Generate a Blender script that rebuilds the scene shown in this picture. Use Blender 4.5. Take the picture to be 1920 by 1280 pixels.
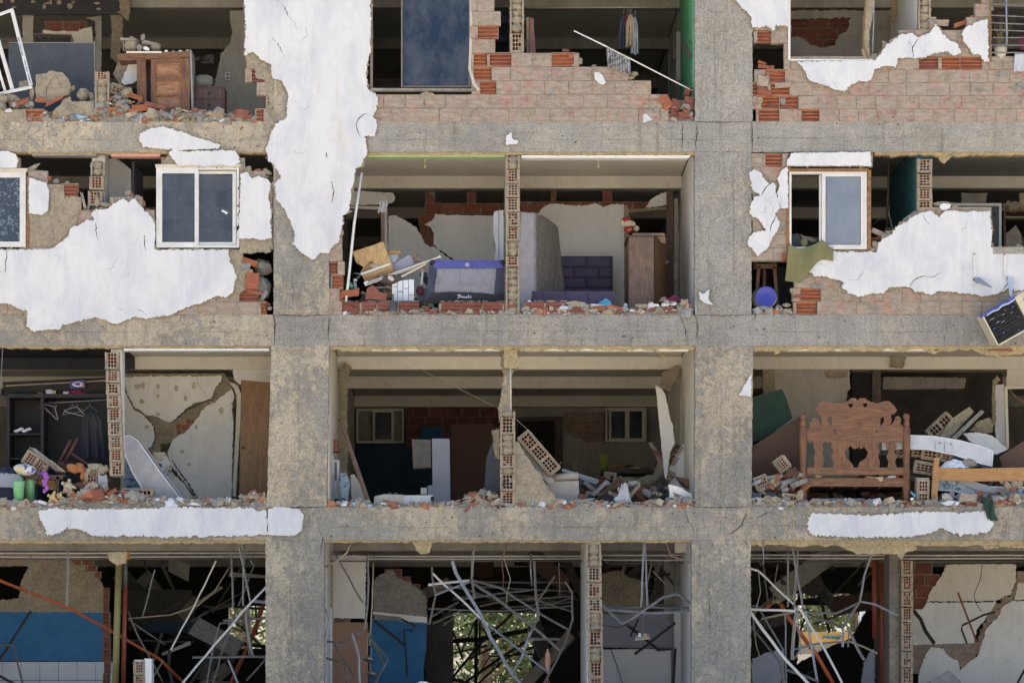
import bpy, math, random
from mathutils import Vector, Matrix, Euler, noise
from mathutils.geometry import tessellate_polygon
R = math.radians
random.seed(7)
for o in list(bpy.data.objects): bpy.data.objects.remove(o)
S = bpy.context.scene
COL = S.collection
# ---- picture -> place. The facade is the plane y=0; 125 photo pixels are a metre there ------------
PPM, D, HX, HZ = 125.0, 45.0, 896.0, 1275.0      # pixels per metre, camera distance, horizon point
CAMZ = 1.7
cam = bpy.data.cameras.new('camera'); co = bpy.data.objects.new('camera', cam); COL.objects.link(co)
co.location = ((HX-960)/PPM, -D, CAMZ); co.rotation_euler = (R(90), 0, 0)
cam.sensor_width = 36; cam.lens = 36*D/(1920/PPM)
cam.shift_x = (960-HX)/1920; cam.shift_y = (HZ-640)/1920
cam.clip_start = .5; cam.clip_end = 3000
S.camera = co
# ---- sky, sun, exposure: the facade is in its own shade, the sun stands high behind the building ---
W = bpy.data.worlds.new('World'); S.world = W; W.use_nodes = True
nt = W.node_tree; bg = nt.nodes['Background']
sky = nt.nodes.new('ShaderNodeTexSky'); sky.sky_type = 'NISHITA'; sky.sun_disc = False
SUN_EL, SUN_AZ = 66, 12          # elevation; azimuth from +y (behind the building) towards +x
sky.sun_elevation = R(SUN_EL); sky.sun_rotation = R(SUN_AZ)
sky.air_density = 1.0; sky.dust_density = 2.5; sky.ozone_density = 1.0
nt.links.new(sky.outputs[0], bg.inputs[0]); bg.inputs[1].default_value = .12
sl = bpy.data.lights.new('sun', 'SUN'); sl.energy = 4.8; sl.angle = R(.5); sl.color = (1, .95, .87)
so = bpy.data.objects.new('sun', sl); COL.objects.link(so)
dirv = Vector((math.sin(R(SUN_AZ))*math.cos(R(SUN_EL)), math.cos(R(SUN_AZ))*math.cos(R(SUN_EL)), math.sin(R(SUN_EL))))
so.rotation_euler = dirv.to_track_quat('Z', 'Y').to_euler(); so.location = (0, 30, 60)
vs = S.view_settings; S.display_settings.display_device = 'sRGB'
vs.view_transform = 'Standard'; vs.look = 'None'; vs.gamma = 1; vs.use_curve_mapping = False
vs.exposure = 1.46
S.cycles.use_denoising = True
S.cycles.max_bounces = 8; S.cycles.diffuse_bounces = 5; S.cycles.transparent_max_bounces = 12

# ---- coordinates -----------------------------------------------------------------------------------
def X(px, d=0): return ((HX-960) + (px-HX)*(D+d)/D)/PPM
def Z(py, d=0): return CAMZ + (HZ-py)*(D+d)/D/PPM
def P(px, py, d=0): return Vector((X(px, d), d, Z(py, d)))
FLOOR = {0: Z(-134), 1: Z(228), 2: Z(590), 3: Z(950), 4: Z(1312)}     # top of the beam / slab under each storey
def mpx(n, d=0): return n*(D+d)/D/PPM       # n pixels at depth d in metres
N = lambda x, y=0, z=0: noise.noise(Vector((x, y, z)))

# ---- materials -------------------------------------------------------------------------------------
MATS = {}
class NT:
    def __init__(s, name):
        s.m = bpy.data.materials.new(name); s.m.use_nodes = True; s.t = s.m.node_tree
        s.b = s.t.nodes['Principled BSDF']; MATS[name] = s.m
        s.co = s.t.nodes.new('ShaderNodeTexCoord').outputs['Object']
    def n(s, typ, ins=None, **kw):
        n = s.t.nodes.new(typ)
        for k, v in kw.items(): setattr(n, k, v)
        for k, v in (ins or {}).items():
            if hasattr(v, 'is_linked') or isinstance(v, bpy.types.NodeSocket): s.t.links.new(v, n.inputs[k])
            else: n.inputs[k].default_value = v
        return n
    def noise(s, scale, detail=5, rough=.6, stretch=(1, 1, 1), dist=0, off=0):
        mp = s.n('ShaderNodeMapping', {'Vector': s.co, 'Scale': stretch, 'Location': (off, off*.7, off*1.3)})
        return s.n('ShaderNodeTexNoise', {'Vector': mp.outputs[0], 'Scale': scale, 'Detail': detail, 'Roughness': rough, 'Distortion': dist}).outputs[0]
    def ramp(s, fac, stops):
        r = s.n('ShaderNodeValToRGB', {'Fac': fac}); e = r.color_ramp.elements
        while len(e) < len(stops): e.new(.5)
        for el, (p, c) in zip(e, stops):
            el.position = p; el.color = (*c, 1) if len(c) == 3 else c
        return r.outputs[0]
    def mix(s, fac, a, b, mode='MIX'):
        n = s.n('ShaderNodeMix', data_type='RGBA', blend_type=mode)
        for i, v in ((0, fac), (6, a), (7, b)):
            if isinstance(v, bpy.types.NodeSocket): s.t.links.new(v, n.inputs[i])
            else: n.inputs[i].default_value = (*v, 1) if isinstance(v, tuple) and len(v) == 3 else v
        return n.outputs[2]
    def out(s, color, rough=.9, bump=None, bs=.4, bd=.01, **kw):
        if isinstance(color, bpy.types.NodeSocket): s.t.links.new(color, s.b.inputs['Base Color'])
        else: s.b.inputs['Base Color'].default_value = (*color, 1)
        s.b.inputs['Roughness'].default_value = rough
        for k, v in kw.items(): s.b.inputs[k].default_value = v
        if bump is not None:
            bn = s.n('ShaderNodeBump', {'Height': bump, 'Strength': bs, 'Distance': bd})
            s.t.links.new(bn.outputs[0], s.b.inputs['Normal'])
        return s.m
def concrete(name, grey, tan, amount, grain=(1, 1, 1)):
    """bare cast concrete: grey skin, crusts of old tan render with crisp edges, pits, pale scrapes"""
    m = NT(name)
    a = m.noise(7.5, 12, .8, dist=.4); big = m.noise(.9, 3, .5, off=13); f = m.noise(42, 5, .75); g = m.noise(7, 4, .55, stretch=grain, off=4)
    fac = m.n('ShaderNodeMath', {0: a, 1: m.n('ShaderNodeMath', {0: big, 1: .55, 2: amount-.275}, operation='MULTIPLY_ADD').outputs[0]}, operation='SUBTRACT').outputs[0]
    mask = m.ramp(fac, [(.0, (0, 0, 0)), (.06, (1, 1, 1))])
    c = m.mix(mask, grey, tan)
    c = m.mix(m.ramp(m.noise(3.1, 9, .75, off=9, dist=1), [(.52, (0, 0, 0)), (.60, (.75, .75, .75))]), c, tuple(.5*(x+y)*1.12 for x, y in zip(grey, tan)))
    at = m.n('ShaderNodeAttribute', attribute_name='rnd').outputs['Fac']
    c = m.mix(1, c, m.ramp(at, [(0, (.93, .93, .94)), (1, (1.06, 1.05, 1.03))]), 'MULTIPLY')
    c = m.mix(.8, c, m.ramp(m.noise(.8, 6, .7, stretch=(1, 1, .7), off=41), [(.36, (.80, .80, .81)), (.6, (1.12, 1.11, 1.09))]), 'MULTIPLY')
    c = m.mix(.8, c, m.ramp(m.noise(2.6, 7, .7, stretch=(4, 4, .3), off=51), [(.34, (.74, .73, .71)), (.46, (1, 1, 1))]), 'MULTIPLY')
    c = m.mix(.6, c, m.ramp(g, [(.3, (.78, .78, .78)), (.68, (1.12, 1.12, 1.12))]), 'MULTIPLY')
    c = m.mix(.7, c, m.ramp(f, [(.36, (.42, .42, .42)), (.56, (1.14, 1.14, 1.14))]), 'MULTIPLY')
    c = m.mix(m.ramp(m.noise(11, 8, .8, off=21), [(.655, (0, 0, 0)), (.69, (1, 1, 1))]), c, (.56, .53, .46))
    c = m.mix(m.ramp(m.noise(8, 9, .85, off=31), [(.30, (1, 1, 1)), (.345, (0, 0, 0))]), c, (.15, .14, .115))
    m.out(c, .92, m.mix(.2, m.noise(20, 9, .82, dist=.4), mask), .8, .02)
concrete('concrete', (.325, .315, .285), (.39, .36, .30), .52, (.5, 1, 4))
concrete('concrete_tan', (.30, .288, .25), (.455, .395, .295), .47, (2, 1, 1))
concrete('concrete_column', (.325, .315, .285), (.375, .35, .295), .52, (10, 9, .5))
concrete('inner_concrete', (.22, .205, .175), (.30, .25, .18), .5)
def plaster(name, c0, c1, warm, bs=.25):
    m = NT(name)
    st = m.noise(1.7, 8, .72, stretch=(1.4, 1, .7), dist=.5); sp = m.noise(6, 8, .75, off=3)
    c = m.mix(m.ramp(st, [(.42, (0, 0, 0)), (.66, (1, 1, 1))]), c0, c1)
    c = m.mix(m.ramp(sp, [(.56, (0, 0, 0)), (.72, (.6, .6, .6))]), c, warm)
    c = m.mix(.4, c, m.ramp(m.noise(2.2, 7, .7, stretch=(5, 1, .35), off=7), [(.36, (.86, .86, .87)), (.46, (1, 1, 1))]), 'MULTIPLY')
    if bs > .2:
        c = m.mix(m.ramp(m.noise(5, 9, .85, off=17), [(.30, (1, 1, 1)), (.34, (0, 0, 0))]), c, (.42, .39, .33))
        c = m.mix(m.ramp(m.noise(1.3, 6, .7, stretch=(2.5, 1, .6), off=27), [(.60, (0, 0, 0)), (.72, (.5, .5, .5))]), c, (.58, .52, .42))
    m.out(c, .85, m.noise(14, 6, .6, stretch=(1, 1, 1.5)), bs, .012)
plaster('plaster', (.665, .665, .66), (.53, .545, .585), (.60, .575, .50), .4)
plaster('plaster_inner', (.84, .83, .79), (.74, .73, .70), (.62, .57, .49), .19)
plaster('paint_cream', (.77, .73, .63), (.70, .66, .57), (.52, .43, .30), .1)
plaster('paint_white', (.76, .76, .75), (.68, .69, .70), (.58, .55, .49), .1)
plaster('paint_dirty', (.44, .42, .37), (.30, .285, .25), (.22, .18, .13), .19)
def mortar(name, a, b):
    m = NT(name)
    c = m.mix(m.ramp(m.noise(4, 8, .75), [(.35, (0, 0, 0)), (.65, (1, 1, 1))]), a, b)
    c = m.mix(.7, c, m.ramp(m.noise(22, 6, .8, off=2), [(.33, (.4, .4, .4)), (.55, (1.1, 1.1, 1.1))]), 'MULTIPLY')
    m.out(c, .95, m.noise(13, 8, .8, dist=.7), 1, .035)
mortar('mortar', (.44, .37, .25), (.30, .26, .20))
mortar('mortar_gold_bounce', (.54, .41, .22), (.38, .31, .19))  # mortar whose gold takes in the warm bounce from sunlit ground
mortar('mortar_grey', (.36, .34, .30), (.24, .23, .21))
def brickm(name, stops, smear, ribs=True):
    m = NT(name)
    at = m.n('ShaderNodeAttribute', attribute_name='rnd').outputs['Fac']
    c = m.ramp(at, stops)
    sm = m.ramp(m.noise(7, 8, .78, dist=.5), [(smear-.05, (1, 1, 1)), (smear+.08, (0, 0, 0))])
    c = m.mix(sm, c, (.39, .325, .26))
    c = m.mix(.7, c, m.ramp(m.noise(25, 5, .75, stretch=(.4, 1, 1), off=5), [(.33, (.5, .5, .5)), (.6, (1.1, 1.1, 1.1))]), 'MULTIPLY')
    w = m.n('ShaderNodeTexWave', {'Vector': m.co, 'Scale': 16.0, 'Distortion': .6, 'Detail': 2.0}, bands_direction='Z').outputs[1]
    m.out(c, .9, m.mix(.6, m.noise(18, 6, .7), w) if ribs else m.noise(18, 6, .7), .7, .012)
brickm('brick_face', [(0, (.40, .215, .18)), (.3, (.46, .29, .22)), (.6, (.40, .27, .22)), (.8, (.50, .25, .17)), (1, (.34, .18, .165))], .53)
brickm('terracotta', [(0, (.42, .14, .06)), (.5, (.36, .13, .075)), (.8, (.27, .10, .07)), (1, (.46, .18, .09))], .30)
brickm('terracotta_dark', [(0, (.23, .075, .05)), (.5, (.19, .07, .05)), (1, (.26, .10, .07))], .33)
brickm('web', [(0, (.48, .25, .15)), (1, (.42, .20, .12))], .49, False)
def simple(name, c, rough=.6, var=.25, scale=6, bs=.15, stretch=(1, 1, 1), **kw):
    m = NT(name)
    lo = tuple(x*(1-var) for x in c); hi = tuple(min(.9, x*(1+var*.6)) for x in c)
    col = m.ramp(m.noise(scale, 6, .65, stretch=stretch), [(.32, lo), (.68, hi)])
    m.out(col, rough, m.noise(scale*4, 5, .6, stretch=stretch), bs, .006, **kw)
def wood(name, dark, light, rough=.55, stretch=(1, 1, 12), sc=1.0):
    m = NT(name)
    c = m.ramp(m.noise(5*sc, 8, .62, stretch=stretch, dist=1.2), [(.34, dark), (.5, tuple((a+b)/2 for a, b in zip(dark, light))), (.64, light)])
    c = m.mix(.6, c, m.ramp(m.noise(6, 7, .8, off=6), [(.33, (.45, .45, .45)), (.5, (1, 1, 1))]), 'MULTIPLY')
    m.out(c, rough, m.noise(22*sc, 5, .6, stretch=stretch), .3, .006)
wood('wood_red', (.09, .038, .018), (.24, .108, .045), stretch=(8, 8, .8))
wood('wood_red_h', (.09, .038, .018), (.25, .113, .046), stretch=(.8, 8, 8))
wood('wood_panel', (.17, .075, .035), (.44, .22, .11), stretch=(.8, 8, 8))
wood('wood_dark', (.05, .028, .022), (.12, .065, .05), stretch=(8, 8, .8))
wood('wood_brown', (.12, .075, .055), (.22, .14, .10), stretch=(8, 8, .6))
wood('wood_gold', (.30, .145, .05), (.46, .25, .09), stretch=(.6, 8, 8))
wood('plywood', (.36, .22, .09), (.55, .38, .17), stretch=(5, 5, 1.5))
wood('wood_stool', (.10, .05, .022), (.20, .10, .045), stretch=(8, 8, .8))
wood('door_brown', (.15, .075, .028), (.26, .14, .055), stretch=(9, 9, .5))
simple('white_frame', (.72, .71, .68), .45, .12, 5, .05)
simple('pvc_frame', (.66, .65, .62), .45, .15, 4, .05)
simple('rust', (.26, .14, .06), .9, .5, 14, .4)
simple('alu_brown', (.17, .14, .11), .45, .2)
simple('galv', (.22, .225, .23), .42, .35, 16, .15, Metallic=.6)
simple('galv_dark', (.17, .16, .15), .55, .35, 16, .15, Metallic=.4)
simple('galv_blue', (.27, .30, .35), .4, .2, 10, .1, Metallic=.4)
simple('black_steel', (.03, .028, .026), .6, .3)
simple('black', (.018, .018, .02), .7, .2)
simple('black_cloth', (.03, .03, .036), .95, .3)
simple('navy_cloth', (.045, .05, .085), .9, .3)
simple('blue_cloth', (.075, .085, .30), .8, .25)
simple('purple_fab', (.085, .068, .125), .75, .2, 5)
simple('grey_fab', (.22, .205, .18), .9, .2, 9, .3)
simple('white_fab', (.52, .54, .58), .9, .12, 5, .3)
simple('mesh_fab', (.35, .34, .37), .9, .15)
simple('olive_fab', (.19, .185, .085), .95, .22, 3, .3)
simple('armchair_fab', (.42, .39, .34), .85, .12, 5, .2)
simple('beige_fab', (.42, .33, .22), .9, .2, 7, .3)
simple('teal_wall', (.035, .15, .19), .85, .3, 3)
simple('blue_wall', (.022, .135, .30), .75, .18, 3)
simple('navy_wall', (.03, .075, .13), .85, .25, 3)
simple('tile_white', (.45, .47, .50), .3, .08, 4, .02)
simple('green_wall', (.13, .42, .22), .85, .12, 3)
simple('lime_paint', (.34, .48, .22), .85, .1)
simple('peach_wall', (.40, .24, .17), .85, .12, 3)
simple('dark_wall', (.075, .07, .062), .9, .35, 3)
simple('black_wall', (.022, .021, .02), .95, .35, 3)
simple('charcoal_paint', (.03, .032, .04), .7, .35, 7)
simple('slate_board', (.065, .072, .085), .55, .25, 4)
simple('green_board', (.02, .05, .033), .8, .25, 3)
simple('brown_board', (.095, .052, .034), .75, .25, 3)
simple('red_brown_board', (.19, .085, .06), .7, .2, 4)
simple('lilac_board', (.34, .36, .42), .6, .12, 3)
simple('grey_board', (.27, .265, .26), .7, .25, 7)
simple('cyan', (.12, .42, .55), .8, .2)
simple('sky_blue', (.42, .50, .60), .7, .12)
simple('quilt_fab', (.17, .155, .135), .9, .35, 12, .5)
simple('crack_shade', (.22, .20, .18), .9, .2)  # for hairline cracks: shade in the gap put into the colour
simple('stain', (.50, .46, .38), .9, .2)
simple('old_white', (.38, .38, .39), .9, .2, 7, .3)
simple('green_plastic', (.20, .50, .22), .4, .06, 3)
simple('yellow_plastic', (.26, .28, .045), .6, .15, 3)
simple('cobalt', (.055, .07, .36), .45, .1, 5)
simple('bucket_side', (.20, .175, .13), .6, .3, 8)
simple('orange_pipe', (.42, .10, .03), .45, .2, 4, .05)
simple('red_pipe', (.26, .065, .035), .5, .2, 4, .05)
simple('olive_pipe', (.26, .23, .09), .7, .25, 4)
simple('purple_ribbon', (.42, .12, .52), .45, .2)
simple('plush', (.47, .42, .29), 1, .15, 18, .6)
simple('plush_yellow', (.55, .44, .20), 1, .15, 18, .6)
simple('plush_red', (.28, .02, .025), 1, .2, 18, .5)
simple('plush_pink', (.45, .25, .23), 1, .2, 18, .5)
simple('magenta', (.26, .03, .085), .9, .25, 8)
simple('maroon', (.11, .02, .04), .9, .25, 8)
simple('white_paper', (.68, .70, .74), .7, .08)
simple('cardboard', (.30, .22, .14), .9, .15)
simple('cream_plastic', (.55, .50, .39), .5, .15)
simple('ac_fins', (.05, .05, .055), .55, .4, 20)
simple('cable', (.35, .29, .20), .8, .2)
simple('cable_dark', (.02, .02, .02), .7, .1)
simple('dry_stem', (.30, .25, .15), .9, .2)
simple('rub_white', (.66, .67, .69), .8, .1)
simple('rub_tan', (.40, .335, .235), .95, .3, 14, .4)
simple('rub_grey', (.30, .29, .27), .95, .3, 14, .4)
simple('rub_red', (.30, .115, .075), .95, .3, 14, .3)
simple('rub_orange', (.44, .17, .08), .95, .3, 14, .3)
simple('rub_blue', (.26, .45, .62), .6, .1)
simple('leaf', (.07, .12, .035), .6, .35, 2)
simple('leaf_light', (.13, .18, .05), .6, .3, 2)
simple('bark', (.16, .13, .10), .95, .3, 5)
simple('yellow_wall', (.50, .30, .10), .9, .12, 3)
simple('bulb', (.50, .46, .36), .3, .05)
simple('red', (.45, .02, .02), .7, .1)
simple('orange_seat', (.42, .16, .05), .6, .2)
simple('skyline_white', (.75, .75, .75), .6, .05)
simple('chair_wood', (.14, .06, .05), .6, .2)
simple('coral', (.62, .32, .26), .9, .1)
def cloth_pattern(name, base, spot, sc, thr, third=None):
    m = NT(name)
    c = m.mix(m.ramp(m.noise(sc, 3, .5, dist=1.5), [(thr, (0, 0, 0)), (thr+.03, (1, 1, 1))]), base, spot)
    if third: c = m.mix(m.ramp(m.noise(sc*.8, 3, .5, dist=1.5, off=8), [(thr, (0, 0, 0)), (thr+.03, (1, 1, 1))]), c, third)
    m.out(c, .9, m.noise(6, 4, .5), .3, .02)
cloth_pattern('floral', (.36, .42, .46), (.07, .17, .30), 9, .56)
cloth_pattern('ball_print', (.62, .62, .60), (.05, .08, .32), 7, .53, (.62, .52, .30))
cloth_pattern('stripe_cloth', (.35, .36, .38), (.12, .12, .13), 14, .5)
cloth_pattern('glass_ferns', (.045, .06, .085), (.16, .20, .25), 16, .56)
def glass(name, tint, alpha, rough=.03, spec=1.0):
    m = NT(name)
    dust = m.ramp(m.noise(2.4, 8, .75, stretch=(1, 1, .6)), [(.42, (0, 0, 0)), (.72, (.22, .22, .22))])
    m.out(m.mix(dust, tint, (.34, .33, .30)), rough, None, Alpha=alpha)
    m.t.links.new(m.n('ShaderNodeMath', {0: dust, 1: alpha}, operation='ADD', use_clamp=True).outputs[0], m.b.inputs['Alpha'])
    m.b.inputs['Specular IOR Level'].default_value = spec; m.b.inputs['IOR'].default_value = 1.5
glass('glass', (.055, .065, .085), .42, .03, .8)
glass('glass_frost', (.15, .18, .23), .93, .35)
glass('glass_navy', (.012, .022, .048), .95, .2, .35)
glass('net', (.34, .34, .38), .38, .9, .2)
def groundm():
    m = NT('ground_sand')
    c = m.ramp(m.noise(.15, 8, .7), [(.3, (.38, .33, .26)), (.7, (.50, .43, .34))])
    m.out(c, .95, m.noise(3, 6, .7), .4, .02)
groundm()

# ---- mesh builder ----------------------------------------------------------------------------------
class G:
    def __init__(s, mat='mortar'): s.v = []; s.f = []; s.m = []; s.r = []; s.mat = mat; s.sm = []
    def add(s, vs, fs, mat=None, rnd=None, smooth=False):
        b = len(s.v); s.v += [Vector(v) for v in vs]; mat = mat or s.mat
        if rnd is None: rnd = random.random()
        for f in fs: s.f.append([b+i for i in f]); s.m.append(mat); s.r.append(rnd); s.sm.append(smooth)
        return s
    def box(s, a, b, mat=None, rot=None, jit=0, rnd=None):
        (x0, y0, z0), (x1, y1, z1) = a, b
        c = Vector(((x0+x1)/2, (y0+y1)/2, (z0+z1)/2)); vs = []
        for x in (x0, x1):
            for y in (y0, y1):
                for z in (z0, z1):
                    v = Vector((x, y, z))+Vector([random.uniform(-jit, jit) for _ in range(3)])
                    if rot: v = c+Euler([R(q) for q in rot]).to_matrix()@(v-c)
                    vs.append(v)
        return s.add(vs, [(0, 1, 3, 2), (4, 6, 7, 5), (0, 4, 5, 1), (2, 3, 7, 6), (0, 2, 6, 4), (1, 5, 7, 3)], mat, rnd)
    def bpx(s, x0, y0, x1, y1, d0=0, d1=.1, mat=None, rot=None, jit=0, rnd=None):
        return s.box((X(x0, d0), d0, Z(y1, d0)), (X(x1, d0), d1, Z(y0, d0)), mat, rot, jit, rnd)
    def board(s, pts, t=.02, mat=None):     # pts: 4 (px,py,d); thick board going back
        q = [P(*p) for p in pts]; n = (q[1]-q[0]).cross(q[2]-q[0]).normalized()
        if n.y < 0: n = -n
        k = len(q); vs = q+[p+n*t for p in q]
        fs = [tuple(range(k)), tuple(range(2*k-1, k-1, -1))]+[(i, i+k, (i+1) % k+k, (i+1) % k) for i in range(k)]
        return s.add(vs, fs, mat)
    def slab(s, pts, d=0, t=.03, mat=None, rough=0, step=3, holes=(), seed=0, side=None, grow=0, bulge=0, dfn=None):
        loops = []
        for li, lp in enumerate([pts]+list(holes)):
            out = []; n = len(lp)
            for i in range(n):
                a, b = Vector(lp[i]), Vector(lp[(i+1) % n]); L = (b-a).length
                k = max(1, int(L/step)) if rough or grow else 1
                nr = Vector((b.y-a.y, a.x-b.x)); nr = nr/(nr.length or 1)
                for j in range(k):
                    p = a+(b-a)*j/k
                    if rough:
                        q = p/9
                        h = N(q.x+seed*3.1, q.y, seed)*1.0+N(q.x*2.6, q.y*2.6, seed+5)*1.15+N(q.x*7, q.y*7, seed+9)*.9
                        h2 = N(q.x*2+40, q.y*2, seed)*.6
                        p = p+nr*h*rough+Vector((nr.y, -nr.x))*h2*rough*.6
                    if grow: p = p+nr*grow*(.5+N(p.x/14, p.y/14, seed+3)*1.3+N(p.x/4, p.y/4, seed+7)*.5)*orient(pts)
                    out.append(p)
            loops.append(out)
        flat = [p for l in loops for p in l]
        try: tris = tessellate_polygon([[Vector((p.x, p.y, 0)) for p in l] for l in loops])
        except Exception: tris = []
        n = len(flat)
        dd = [d+(dfn(p.x, p.y) if dfn else 0) for p in flat]
        vs = [P(p.x, p.y, e) for p, e in zip(flat, dd)]+[P(p.x, p.y, e)+Vector((0, t, 0)) for p, e in zip(flat, dd)]
        fr = [tuple(q) for q in tris]; rn = random.random()
        s.add(vs, fr+[(q[2]+n, q[1]+n, q[0]+n) for q in fr], mat, rn)
        b = len(s.v)-2*n; o = 0
        for l in loops:
            m = len(l)
            for i in range(m):
                j = (i+1) % m
                s.f.append([b+o+i, b+o+j, b+n+o+j, b+n+o+i]); s.m.append(side or mat or s.mat); s.r.append(rn); s.sm.append(False)
            o += m
        return s
    def tube(s, pts, r, mat=None, seg=7, cap=True, taper=None, flat=None):
        pts = [Vector(p) for p in pts]; k = len(pts); vs = []; up0 = None
        for i, p in enumerate(pts):
            t = (pts[min(i+1, k-1)]-pts[max(i-1, 0)]).normalized()
            if up0 is None: up0 = Vector((0, 1, 0)) if abs(t.y) < .9 else Vector((1, 0, 0))
            u = t.cross(up0).normalized(); w = u.cross(t)
            rr = r if taper is None else r*(1+(taper-1)*i/(k-1))
            for j in range(seg):
                a = 2*math.pi*j/seg
                vs.append(p+u*math.cos(a)*rr+w*math.sin(a)*rr*(flat or 1))
        fs = [(i*seg+j, i*seg+(j+1) % seg, (i+1)*seg+(j+1) % seg, (i+1)*seg+j) for i in range(k-1) for j in range(seg)]
        if cap: fs += [tuple(range(seg)), tuple(range(k*seg-1, (k-1)*seg-1, -1))]
        return s.add(vs, fs, mat, smooth=seg > 4)
    def tpx(s, pts, rpx, mat=None, seg=6, **k):
        return s.tube([P(*p) for p in pts], mpx(rpx), mat, seg, **k)
    def chan(s, pts, w, mat=None, t=.5):    # thin folded metal channel along a px path; w,t px
        return s.tube([P(*p) for p in pts], mpx(w)*.38, mat, 4, flat=t)
    def lathe(s, c, prof, mat=None, seg=20, axis=None):   # prof [(r,h)]
        M = axis or Matrix.Identity(3); vs = []
        for r_, h in prof:
            for j in range(seg):
                a = 2*math.pi*j/seg; vs.append(Vector(c)+M@Vector((r_*math.cos(a), r_*math.sin(a), h)))
        k = len(prof)
        fs = [(i*seg+j, i*seg+(j+1) % seg, (i+1)*seg+(j+1) % seg, (i+1)*seg+j) for i in range(k-1) for j in range(seg)]
        fs += [tuple(range(seg)), tuple(range(k*seg-1, (k-1)*seg-1, -1))]
        return s.add(vs, fs, mat, smooth=True)
    def blob(s, c, r, mat=None, amp=.2, seg=12, seed=0, fr=1.5, flatb=False, smooth=True, rot=None):
        c = Vector(c); r = Vector(r) if not isinstance(r, (int, float)) else Vector((r, r, r)); vs = []; ring = seg//2
        M = Euler([R(q) for q in rot]).to_matrix() if rot else Matrix.Identity(3)
        for i in range(ring+1):
            th = math.pi*i/ring
            for j in range(seg):
                a = 2*math.pi*j/seg; v = Vector((math.sin(th)*math.cos(a), math.sin(th)*math.sin(a), math.cos(th)))
                k = 1+amp*(noise.noise(v*fr+Vector((seed*7.3, seed, 0)))+.5*noise.noise(v*fr*2.7+Vector((seed, 3, 1))))
                q = Vector((v.x*r.x*k, v.y*r.y*k, v.z*r.z*k))
                if flatb and q.z < -r.z*.55: q.z = -r.z*.55
                vs.append(c+M@q)
        fs = [(i*seg+j, (i+1)*seg+j, (i+1)*seg+(j+1) % seg, i*seg+(j+1) % seg) for i in range(ring) for j in range(seg)]
        return s.add(vs, fs, mat, smooth=smooth)
    def sheet(s, fn, nu, nv, mat=None, t=.006, smooth=True):   # fn(u,v)->Vector ; thin cloth with thickness
        vs = [fn(i/nu, j/nv) for i in range(nu+1) for j in range(nv+1)]; n = len(vs); w = nv+1
        vs2 = [v+Vector((0, t, 0)) for v in vs]; fs = []
        for i in range(nu):
            for j in range(nv):
                a = i*w+j; q = (a, a+1, a+w+1, a+w); fs.append(q); fs.append(tuple(x+n for x in q[::-1]))
        rim = [i*w for i in range(nu+1)]+[nu*w+j for j in range(1, nv+1)]+[i*w+nv for i in range(nu-1, -1, -1)]+[j for j in range(nv-1, 0, -1)]
        for a, b in zip(rim, rim[1:]+rim[:1]): fs.append((a, b, b+n, a+n))
        return s.add(vs+vs2, fs, mat, smooth=smooth)
def orient(p):
    a = sum(p[i][0]*p[(i+1) % len(p)][1]-p[(i+1) % len(p)][0]*p[i][1] for i in range(len(p)))
    return 1 if a > 0 else -1
def mesh_obj(name, g, origin=Vector((0, 0, 0)), parent=None):
    me = bpy.data.meshes.new(name)
    me.from_pydata([tuple(v-origin) for v in g.v], [], g.f)
    names = []
    for m in g.m:
        if m not in names: names.append(m)
    for m in names: me.materials.append(MATS[m])
    idx = {m: i for i, m in enumerate(names)}
    me.polygons.foreach_set('material_index', [idx[m] for m in g.m])
    me.polygons.foreach_set('use_smooth', g.sm)
    at = me.attributes.new('rnd', 'FLOAT', 'FACE'); at.data.foreach_set('value', g.r)
    me.update()
    import bmesh
    bm = bmesh.new(); bm.from_mesh(me); bmesh.ops.recalc_face_normals(bm, faces=bm.faces); bm.to_mesh(me); bm.free()
    o = bpy.data.objects.new(name, me); COL.objects.link(o); o.parent = parent
    return o
def tag(o, label, cat=None, group=None, kind=None):
    if label: o['label'] = label
    if cat: o['category'] = cat
    if group: o['group'] = group
    if kind: o['kind'] = kind
    return o
def base(gs):
    vs = [v for g in gs for v in g.v]
    return Vector(((min(v.x for v in vs)+max(v.x for v in vs))/2, (min(v.y for v in vs)+max(v.y for v in vs))/2, min(v.z for v in vs)))
def thing(name, label, cat, parts, group=None, kind='thing'):
    """parts: a G (one-mesh thing) or list of (part name, G[, [(sub name, G), ...]][, label])."""
    if isinstance(parts, G):
        o = base([parts]); m = mesh_obj(name, parts, o); m.location = o
        return tag(m, label, cat, group, kind)
    gs = []
    for p in parts:
        gs.append(p[1]); gs += [q[1] for q in (p[2] if len(p) > 2 and isinstance(p[2], list) else [])]
    o = base(gs); e = bpy.data.objects.new(name, None); COL.objects.link(e); e.location = o; e.empty_display_size = .1
    tag(e, label, cat, group, kind)
    for p in parts:
        m = mesh_obj(p[0], p[1], o, e)
        if isinstance(p[-1], str) and p[-1] != p[0]: m['label'] = p[-1]
        if len(p) > 2 and isinstance(p[2], list):
            for q in p[2]: mesh_obj(q[0], q[1], o, m)
    return e
def struct(name, g): return tag(mesh_obj(name, g), None, kind='structure')
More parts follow.
